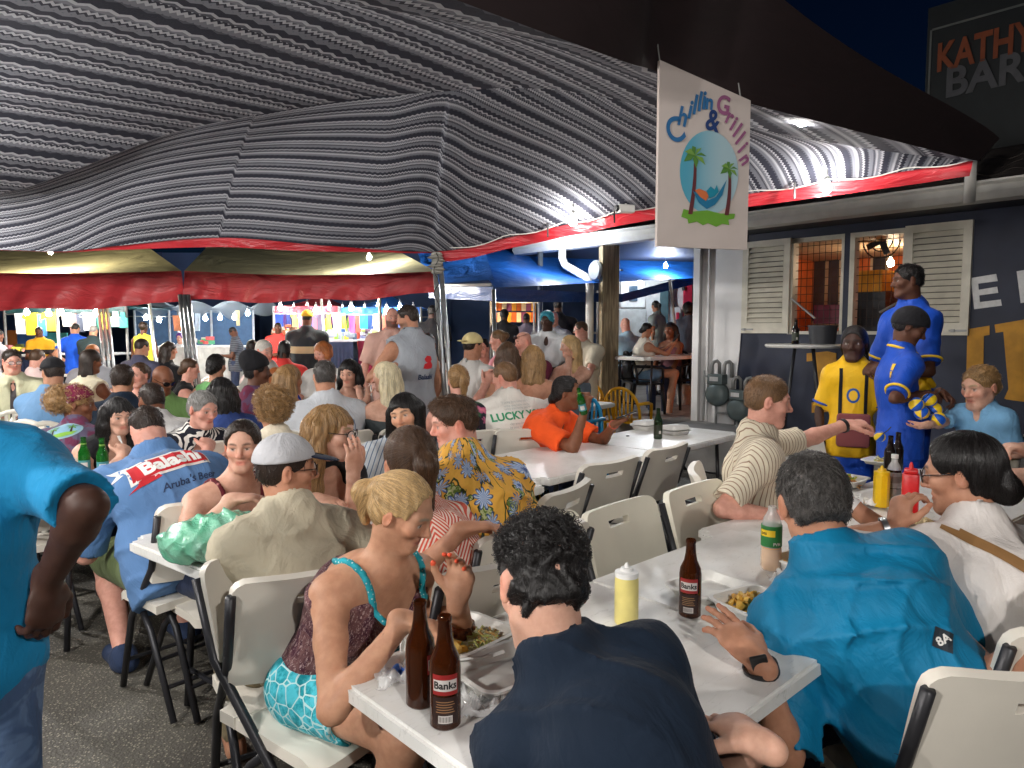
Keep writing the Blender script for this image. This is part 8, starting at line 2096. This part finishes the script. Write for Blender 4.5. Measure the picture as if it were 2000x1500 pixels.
# ================================================================ market stalls in the distance
def hang(px, py, w, h, Y, col, label, kind='tee', group=None, cat='shirt', pat=None):
    """a garment hung from its top edge; w, h in source pixels at distance Y."""
    o_ = at(px, py, Y); k = Y / FPX; W, Hh = w * k, h * k
    if kind == 'tee': pts = [(-0.5, 0.0), (-0.15, 0.02), (0.15, 0.02), (0.5, 0.0), (0.62, -0.22), (0.40, -0.30), (0.38, -1.0), (-0.38, -1.0), (-0.40, -0.30), (-0.62, -0.22)]
    elif kind == 'dress': pts = [(-0.22, 0.0), (0.22, 0.0), (0.26, -0.3), (0.5, -1.0), (-0.5, -1.0), (-0.26, -0.3)]
    elif kind == 'bag': pts = [(-0.5, -0.35), (-0.25, -0.35), (-0.2, 0.0), (0.2, 0.0), (0.25, -0.35), (0.5, -0.35), (0.45, -1.0), (-0.45, -1.0)]
    else: pts = [(-0.5, 0.0), (0.5, 0.0), (0.47, -1.0), (-0.5, -1.0)]
    ph = px * 0.37
    mb = MB().prism([(x * W, z * Hh) for x, z in pts], -0.018, 0.018, lambda x, z, y: (x, y + 0.03 * math.sin(x * 16 + ph) * (-z / Hh) + 0.02 * math.sin(x * 31 + z * 4), z))
    m = pl('garment_%d_%d_%d' % col, col, 0.85) if not pat else C('garment_%s_%d_%d_%d' % ((pat,) + col), col, 'blot', (min(255, col[0] + 90), min(255, col[1] + 70), min(255, col[2] + 60)), sc=2)
    o = mb.build('hanging_' + cat.replace(' ', '_'), m, None, o_); return tag(o, label, cat, group)
def stall_table(x0, y0, x1, y1, Y, col, label, dep=0.8, top=None):
    a, b = at(x0, y0, Y), at(x1, y0, Y); z = a[2]; o = empty('stall_table', ((a[0] + b[0]) / 2, Y + dep / 2, 0), 0, label, 'table')
    W = b[0] - a[0]
    MB().rbox((0, 0, z - 0.02), (W, dep, 0.04), 0.01).build('tabletop', pl('stall_top_%d' % (top or (220, 222, 222))[0], top or (220, 222, 222)), o)
    MB().grid(40, 4, lambda u, v: ((u - 0.5) * W * 0.98, -dep / 2 + 0.02 + 0.02 * math.sin(u * 60) * v, (z - 0.041) * (1 - v) + 0.02 * v)).build('skirt', pl('skirt_%d_%d_%d' % col, col, 0.85), o)
    for s in (-1, 1): MB().tube([(s * W * 0.46, dep * 0.4, 0.01), (s * W * 0.46, dep * 0.4, z - 0.04)], 0.02, 8).build('leg', M_frame, o)
    return o
def goods(px, py, n, w, Y, label, seed, cols, cat='goods pile'):
    rg = np.random.default_rng(seed); o = empty('goods_pile', at(px, py, Y), 0, label, cat)
    for ci, c in enumerate(cols):
        mb = MB()
        for _ in range(n):
            x, y, z = rg.uniform(-w, w), rg.uniform(-0.22, 0.22), abs(rg.normal(0.03, 0.05)); s = rg.uniform(0.05, 0.11)
            mb.rbox((x, y, z + s / 2), (s * 1.6, s, s * 0.8), 0.012, rotz(rg.uniform(0, 3)))
        tag(mb.build('goods', pl('goods_%d_%d_%d' % c, c, 0.6), o), kind='stuff')
    return o
def stall(label, x0, x1, ytop, yb, Y, dep, col, roofy):
    o = empty('market_stall', at((x0 + x1) / 2, 660, Y + dep / 2) * V(1, 1, 0), 0, label, 'stall'); b = np.array(o.location)
    p = [at(x0, ytop, Y), at(x1, ytop, Y), at(x1, ytop, Y) + V(0, dep, 0), at(x0, ytop, Y) + V(0, dep, 0)]; rz = at((x0 + x1) / 2, roofy, Y)[2]
    cen = (p[0] + p[2]) / 2; cen[2] = rz
    mb = MB()
    for i in range(4):
        q0, q1 = p[i], p[(i + 1) % 4]
        mb.grid(10, 6, lambda u, v, q0=q0, q1=q1: tuple((q0 * (1 - u) + q1 * u) * (1 - v) + cen * v - V(0, 0, 0.06 * math.sin(math.pi * v)) - b))
    mb.build('roof', vinyl('stall_%d_%d_%d' % col, lin(col), 0.5), o, smooth=True)
    mb = MB().grid(40, 3, lambda u, v: tuple(p[0] * (1 - u) + p[1] * u - V(0, 0.02 * math.sin(u * 50) * v, 0.14 * v) - b)); mb.build('valance', vinyl('stall_%d_%d_%d' % col, lin(col), 0.5), o, smooth=True)
    for q in p: MB().tube([tuple(q - b), (q[0] - b[0], q[1] - b[1], 0.01)], 0.025, 8).build('post', M_pipe, o, smooth=True)
    for y in (0, 1): MB().tube([tuple(p[3 if y else 0] - b - V(0, 0, 0.16)), tuple(p[2 if y else 1] - b - V(0, 0, 0.16))], 0.012, 6).build('rail', M_pipe, o)
    return o
# first stall, left: yellow shirts
stall('dark green roofed stall on the left hung with yellow shirts', 8, 246, 598, 700, 14.2, 2.2, (34, 66, 66), 560)
for a in ((66, 612, 38, 42, (246, 196, 20), 'big yellow tee hanging at the left of the first stall', 'tee'), (38, 612, 16, 40, (220, 222, 222), 'narrow white shirt at the left end of the first stall', 'towel'), (98, 610, 30, 36, (244, 206, 40), 'second yellow tee beside the blue shirt', 'tee'),
          (82, 614, 14, 42, (40, 100, 200), 'blue shirt hanging between the two yellow tees', 'towel'), (130, 611, 16, 26, (226, 222, 200), 'cream shirt hanging right of the tent tube', 'towel'), (142, 612, 14, 40, (112, 86, 80), 'brown printed shirt by the cream one', 'towel'), (157, 614, 14, 34, (44, 50, 64), 'dark shirt left of the grey tee', 'towel'),
          (174, 611, 30, 34, (186, 204, 212), 'pale grey blue tee hanging above the dark green back', 'tee'), (195, 612, 12, 30, (50, 120, 100), 'green shirt right of the pale tee', 'towel'), (206, 611, 14, 32, (240, 206, 40), 'small yellow shirt behind the tube posts', 'towel')):
    hang(a[0], a[1], a[2], a[3], 14.0, a[4], a[5], a[6])
for a in ((226, 608, 22, 30, (150, 210, 190), 'mint green shopping bag hanging at the first stall', 'bag'), (240, 610, 14, 30, (100, 200, 190), 'turquoise bag at the right end of the first stall', 'bag')):
    hang(a[0], a[1], a[2], a[3], 14.0, a[4], a[5], 'bag', None, 'bag')
for a in ((60, 660, 50, 34, (70, 120, 190), 'blue flowered cloth at the back of the first stall'), (105, 660, 52, 34, (90, 190, 190), 'turquoise flowered cloth behind the yellow vendor'), (22, 655, 22, 44, (200, 120, 60), 'orange cloth at the left end of the first stall')):
    hang(a[0], a[1] - 10, a[2], a[3], 15.6, a[4], a[5], 'towel', None, 'cloth', 'b')
stall_table(14, 693, 100, 710, 13.9, (30, 40, 70), 'low table with navy front at the first stall')
stall_table(104, 690, 222, 720, 13.9, (40, 44, 50), 'dark table in front of the hanging tees')
goods(55, 688, 8, 0.45, 14.3, 'heap of yellow and green goods on the left stall table', 3, [(210, 190, 60), (120, 130, 60), (190, 120, 120)])
goods(160, 685, 8, 0.5, 14.3, 'heap of red, blue and yellow goods on the dark stall table', 4, [(220, 90, 60), (60, 120, 200), (220, 200, 120)])
# second stall: netting and a long white table
st2 = empty('netted_stall', at(380, 660, 16.5) * V(1, 1, 0), 0, 'pale netted stall frame with a row of bulbs', 'stall'); b = np.array(st2.location)
for x in (262, 330, 412, 494):
    for dy in (0, 2.0): q = at(x, 606, 15.5 + dy); MB().tube([tuple(q - b), (q[0] - b[0], q[1] - b[1], 0.01)], 0.025, 8).build('post', pl('pale_pole', (190, 200, 210)), st2, smooth=True)
def net_roof(u, v):
    p = at(262 + 232 * u, 606, 15.5) + V(0, 2.0 * v, 0); return tuple(p + V(0, 0, -0.22 * abs(math.sin(u * 3 * math.pi)) ** 2 * (0.4 + 0.6 * (1 - v)) + 0.25 * math.sin(math.pi * v)) - b)
mn = NT('pale_net'); mn.out((0.6, 0.66, 0.7), 0.6, Alpha=0.35); o = MB().grid(40, 8, net_roof).build('net', mn.mat, st2, smooth=True)
MB().grid(4, 2, lambda u, v: tuple(at(262 + 232 * u, 612, 17.6) * V(1, 1, 0) + V(0, 0, 0.02 + 2.1 * v) - b)).build('back_cloth', pl('blue_grey_cloth', (60, 84, 112), 0.9), st2)
stall_table(300, 676, 478, 700, 14.6, (206, 208, 206), 'long white cloth table at the netted stall', 1.0)
hang(346, 616, 16, 30, 15.4, (230, 150, 110), 'orange striped towel hanging in the netted stall', 'towel', None, 'towel'); hang(386, 612, 8, 34, 15.4, (190, 210, 230), 'pale blue strip hanging in the netted stall', 'towel', None, 'towel'); hang(464, 606, 6, 30, 15.4, (230, 220, 170), 'cream strip hanging at the right of the netted stall', 'towel', None, 'towel')
goods(400, 674, 3, 0.35, 15.0, 'folded white, red and green towels on the long white table', 6, [(230, 226, 222), (226, 100, 100), (90, 180, 130)])
# third stall: crowded clothes
stall('red roofed clothes stall crowded with hanging garments', 534, 662, 598, 700, 15.0, 2.5, (190, 60, 70), 570)
stall('blue roofed clothes stall crowded with hanging garments', 664, 822, 600, 700, 15.0, 2.5, (40, 100, 180), 572)
rg = np.random.default_rng(21)
PAL = [((226, 222, 226), 'white'), ((60, 90, 190), 'blue'), ((210, 90, 130), 'pink'), ((240, 200, 60), 'yellow'), ((110, 70, 150), 'purple'), ((60, 170, 190), 'turquoise'), ((70, 80, 110), 'slate'), ((150, 190, 90), 'lime'), ((180, 170, 210), 'lilac'), ((220, 90, 60), 'orange'), ((40, 50, 110), 'navy')]
for row, (y0, h, Y, n, x0, x1) in enumerate(((606, 34, 16.6, 24, 540, 815), (608, 44, 15.4, 20, 542, 812), (640, 40, 16.0, 22, 545, 812), (652, 48, 15.1, 9, 652, 812))):
    for i in range(n):
        c, nm = PAL[rg.integers(0, len(PAL))]; c = tuple(int(np.clip(v + rg.integers(-18, 18), 10, 245)) for v in c)
        px = x0 + (x1 - x0) * (i + rg.uniform(0.2, 0.8)) / n
        side = 'red' if px < 663 else 'blue'; deep = ('at the back of', 'along the front rail of', 'in the middle of', 'low at the front of')[row]
        hang(px, y0 + rg.uniform(-3, 5), rg.uniform(11, 20), h * rg.uniform(0.75, 1.2), Y, c, 'small %s garment hanging %s the %s roofed clothes stall' % (nm, deep, side), ('tee', 'dress', 'towel', 'dress')[rg.integers(0, 4)], 'garments in the clothes stalls', 'garment', 'b' if rg.random() < 0.5 else None)
stall_table(530, 657, 598, 700, 14.6, (90, 70, 120), 'purple fronted table at the clothes stall'); stall_table(620, 664, 690, 700, 14.4, (50, 60, 90), 'dark blue fronted table at the clothes stall'); stall_table(698, 662, 772, 700, 14.8, (150, 40, 70), 'crimson fronted table at the blue roofed stall')
goods(560, 655, 7, 0.35, 14.9, 'jewellery trays heaped on the purple fronted table', 8, [(230, 220, 200), (210, 120, 80), (120, 90, 70)]); goods(655, 661, 7, 0.35, 14.7, 'white and blue goods on the dark blue fronted table', 9, [(220, 230, 240), (80, 130, 220)]); goods(735, 659, 7, 0.35, 15.1, 'mixed goods on the crimson fronted table', 10, [(226, 226, 230), (190, 200, 120), (120, 90, 110)])
o = MB().rbox((0, 0, 0.35), (0.5, 0.5, 0.7), 0.03).build('storage_box', pl('plum_box', (120, 34, 72), 0.5), None, at(652, 700, 12.6) * V(1, 1, 0)); tag(o, 'plum coloured box standing before the clothes stall', 'box')
# fourth stall: warm lit trinkets
stall('small warm lit trinket stall beyond the blue tent', 958, 1052, 578, 660, 17.0, 2.0, (70, 50, 60), 560)
for i in range(18):
    c, nm = [((236, 170, 60), 'amber'), ((220, 110, 50), 'orange'), ((240, 220, 180), 'cream'), ((150, 80, 120), 'plum')][i % 4]
    hang(966 + (i % 9) * 9.5, 588 + 22 * (i // 9), 9, 19, 17.8, c, '%s trinket hanging in the %s row of the warm lit stall' % (nm, ('upper', 'lower')[i // 9]), 'towel', 'trinkets in the warm lit stall', 'trinket')
stall_table(962, 656, 1048, 680, 17.0, (60, 40, 50), 'dark table under the warm lit trinkets')
# white kiosk beyond the porch
kb = at(1300, 660, 14.5) * V(1, 1, 0)
kio = empty('kiosk', kb, 0, 'white and red kiosk with an open hatch beyond the porch', 'kiosk')
def kpart(name, x0, y0, x1, y1, dy, mat, th=0.06):
    a, c = at(x0, y0, 14.5), at(x1, y1, 14.5); return MB().rbox(((a[0] + c[0]) / 2 - kb[0], dy, (a[2] + c[2]) / 2), (c[0] - a[0], th, a[2] - c[2]), 0.008).build(name, mat, kio)
kpart('wall', 1205, 520, 1400, 740, 0.3, pl('kiosk_white', (200, 206, 210)), 0.3); kpart('lower_panel', 1212, 604, 1262, 735, 0.12, pl('kiosk_grey', (178, 186, 190))); kpart('hatch', 1292, 560, 1306, 690, 0.12, pl('kiosk_teal', (70, 100, 110)))
kpart('door', 1214, 548, 1262, 600, 0.12, pl('kiosk_white', (200, 206, 210))); kpart('window', 1230, 558, 1246, 588, 0.08, pl('kiosk_glass', (70, 90, 110), 0.1)); kpart('red_panel', 1338, 540, 1352, 690, 0.12, pl('kiosk_red', (180, 40, 70)))
kpart('menu_board', 1316, 600, 1330, 638, 0.06, pl('kiosk_white', (200, 206, 210))); kpart('menu_picture', 1321, 610, 1327, 624, 0.02, pl('kiosk_red', (180, 40, 70)), 0.02)
a = at(1326, 556, 14.5) - kb; MB().tube([tuple(a + V(0.13 * math.cos(t), 0.08, 0.30 * math.sin(t) - 0.2)) for t in np.linspace(0.3, 5.0, 16)], 0.035, 8).build('painted_arch', M_dark, kio)
# storage rack and scaffold beside the pillar
o = empty('steel_rack', at(1105, 640, 13.5) * V(1, 1, 0), 0, 'grey steel counter and rack left of the timber pillar', 'rack'); b = np.array(o.location)
for x in (-0.6, 0.6): MB().tube([(x, 0, 0.01), (x, 0, 2.3)], 0.02, 8).build('upright', M_pipe, o)
for z in (0.9, 1.5, 2.2): MB().box((0, 0, z), (1.3, 0.4, 0.04)).build('shelf', M_pipe, o)
MB().rbox((0, -0.3, 0.45), (1.4, 0.3, 0.9), 0.01).build('counter', pl('counter_grey', (120, 124, 126)), o)
bw = empty('backdrop_wall', (-6.0, 21.0, 0), 0, 'added navy backdrop wall filling the dark gaps behind the stalls', 'wall')  # added backdrop: catches the stall bulbs so the night gaps look navy
MB().box((0, 0, 1.9), (34, 0.2, 3.8)).build('backdrop_face', plain('navy_backdrop', lin(52, 74, 112), 0.8, var=0.2, sc=0.6), bw)
for k in range(12): MB().box((-15.5 + k * 2.8, -0.13, 1.9), (0.22, 0.06, 3.8)).build('backdrop_pier', plain('navy_backdrop_pier', lin(44, 64, 98), 0.8), bw)
# stall bulbs
ORD = ['first', 'second', 'third', 'fourth', 'fifth', 'sixth', 'seventh', 'eighth', 'ninth', 'tenth', 'eleventh', 'twelfth']
for i, (x, y) in enumerate(((52, 611), (95, 612), (120, 611), (188, 610))): bulb(at(x, y, 13.65), 24, '%s lit bulb from the left over the hanging shirts' % ORD[i], 0.05, WARM, 'bulbs of the first stall')
for i, (x, y) in enumerate(((285, 621), (311, 625), (366, 630), (401, 622), (430, 621), (458, 620), (484, 612))): bulb(at(x, y, 16.4), 13, '%s lit bulb from the left under the pale net' % ORD[i], 0.05, COOL, 'bulbs of the netted stall')
for i in range(12): bulb(at(548 + i * 23 + (i % 3) * 3, 602 + (i % 2) * 5, 14.75 + 0.3 * (i % 3)), 17, '%s lit bulb from the left along the clothes stall roofs' % ORD[i], 0.055, COOL, 'bulbs of the clothes stalls')
for i, x in enumerate((980, 1000, 1016, 1030)): bulb(at(x, 585, 16.7), 12, '%s warm bulb from the left in the trinket stall' % ORD[i], 0.05, (1.0, 0.72, 0.42), 'bulbs of the trinket stall')
bulb(at(1250, 545, 13.9), 26, 'lit bulb on the front of the white kiosk', 0.05, COOL)
# empty white garden chairs between the far tables
TAKEN = set()
FC = [(20, 800, 5.9, 300), (75, 790, 6.3, 310), (120, 832, 5.2, 330), (215, 760, 7.2, 290), (330, 730, 8.8, 60), (360, 748, 7.8, 300), (455, 716, 9.4, 70), (470, 745, 7.6, 120), (710, 712, 8.2, 265), (590, 705, 8.8, 90), (662, 702, 8.8, 100),
      (740, 705, 8.4, 85), (420, 705, 9.9, 80), (385, 700, 10.3, 250), (300, 700, 10.2, 80), (250, 705, 9.6, 70), (540, 700, 9.6, 95), (140, 715, 9.0, 250), (60, 735, 8.2, 100), (480, 700, 10.4, 260), (15, 765, 7.0, 60), (200, 800, 5.8, 320), (690, 748, 6.6, 140), (440, 690, 11.2, 70), (350, 690, 11.4, 80)]
for x, y, Y, yaw in FC:
    p = at(x, y, Y)
    near = sorted(FIG, key=lambda l: (FIG[l]['P'][0] - p[0]) ** 2 + (FIG[l]['P'][1] - Y) ** 2)
    who = next(l for l in near if l not in TAKEN); TAKEN.add(who)
    chair('white', p[0], Y, yaw, 'empty white garden chair nearest the ' + short_desc(who), 'empty white garden chairs')
for (x, Y, yaw, k, lab) in ((842, 6.2, 110, 'yellow', 'yellow plastic chair behind the grey sleeveless man'), (935, 6.0, 120, 'yellow', 'yellow plastic chair left of the man in the white tee'), (1070, 5.9, 130, 'blue', 'blue plastic chair right of the man in the white tee'), (1225, 8.8, 60, 'yellow', 'yellow plastic chair beside the timber pillar')):
    p = at(x, 700, Y); chair(k, p[0], Y, yaw, lab)
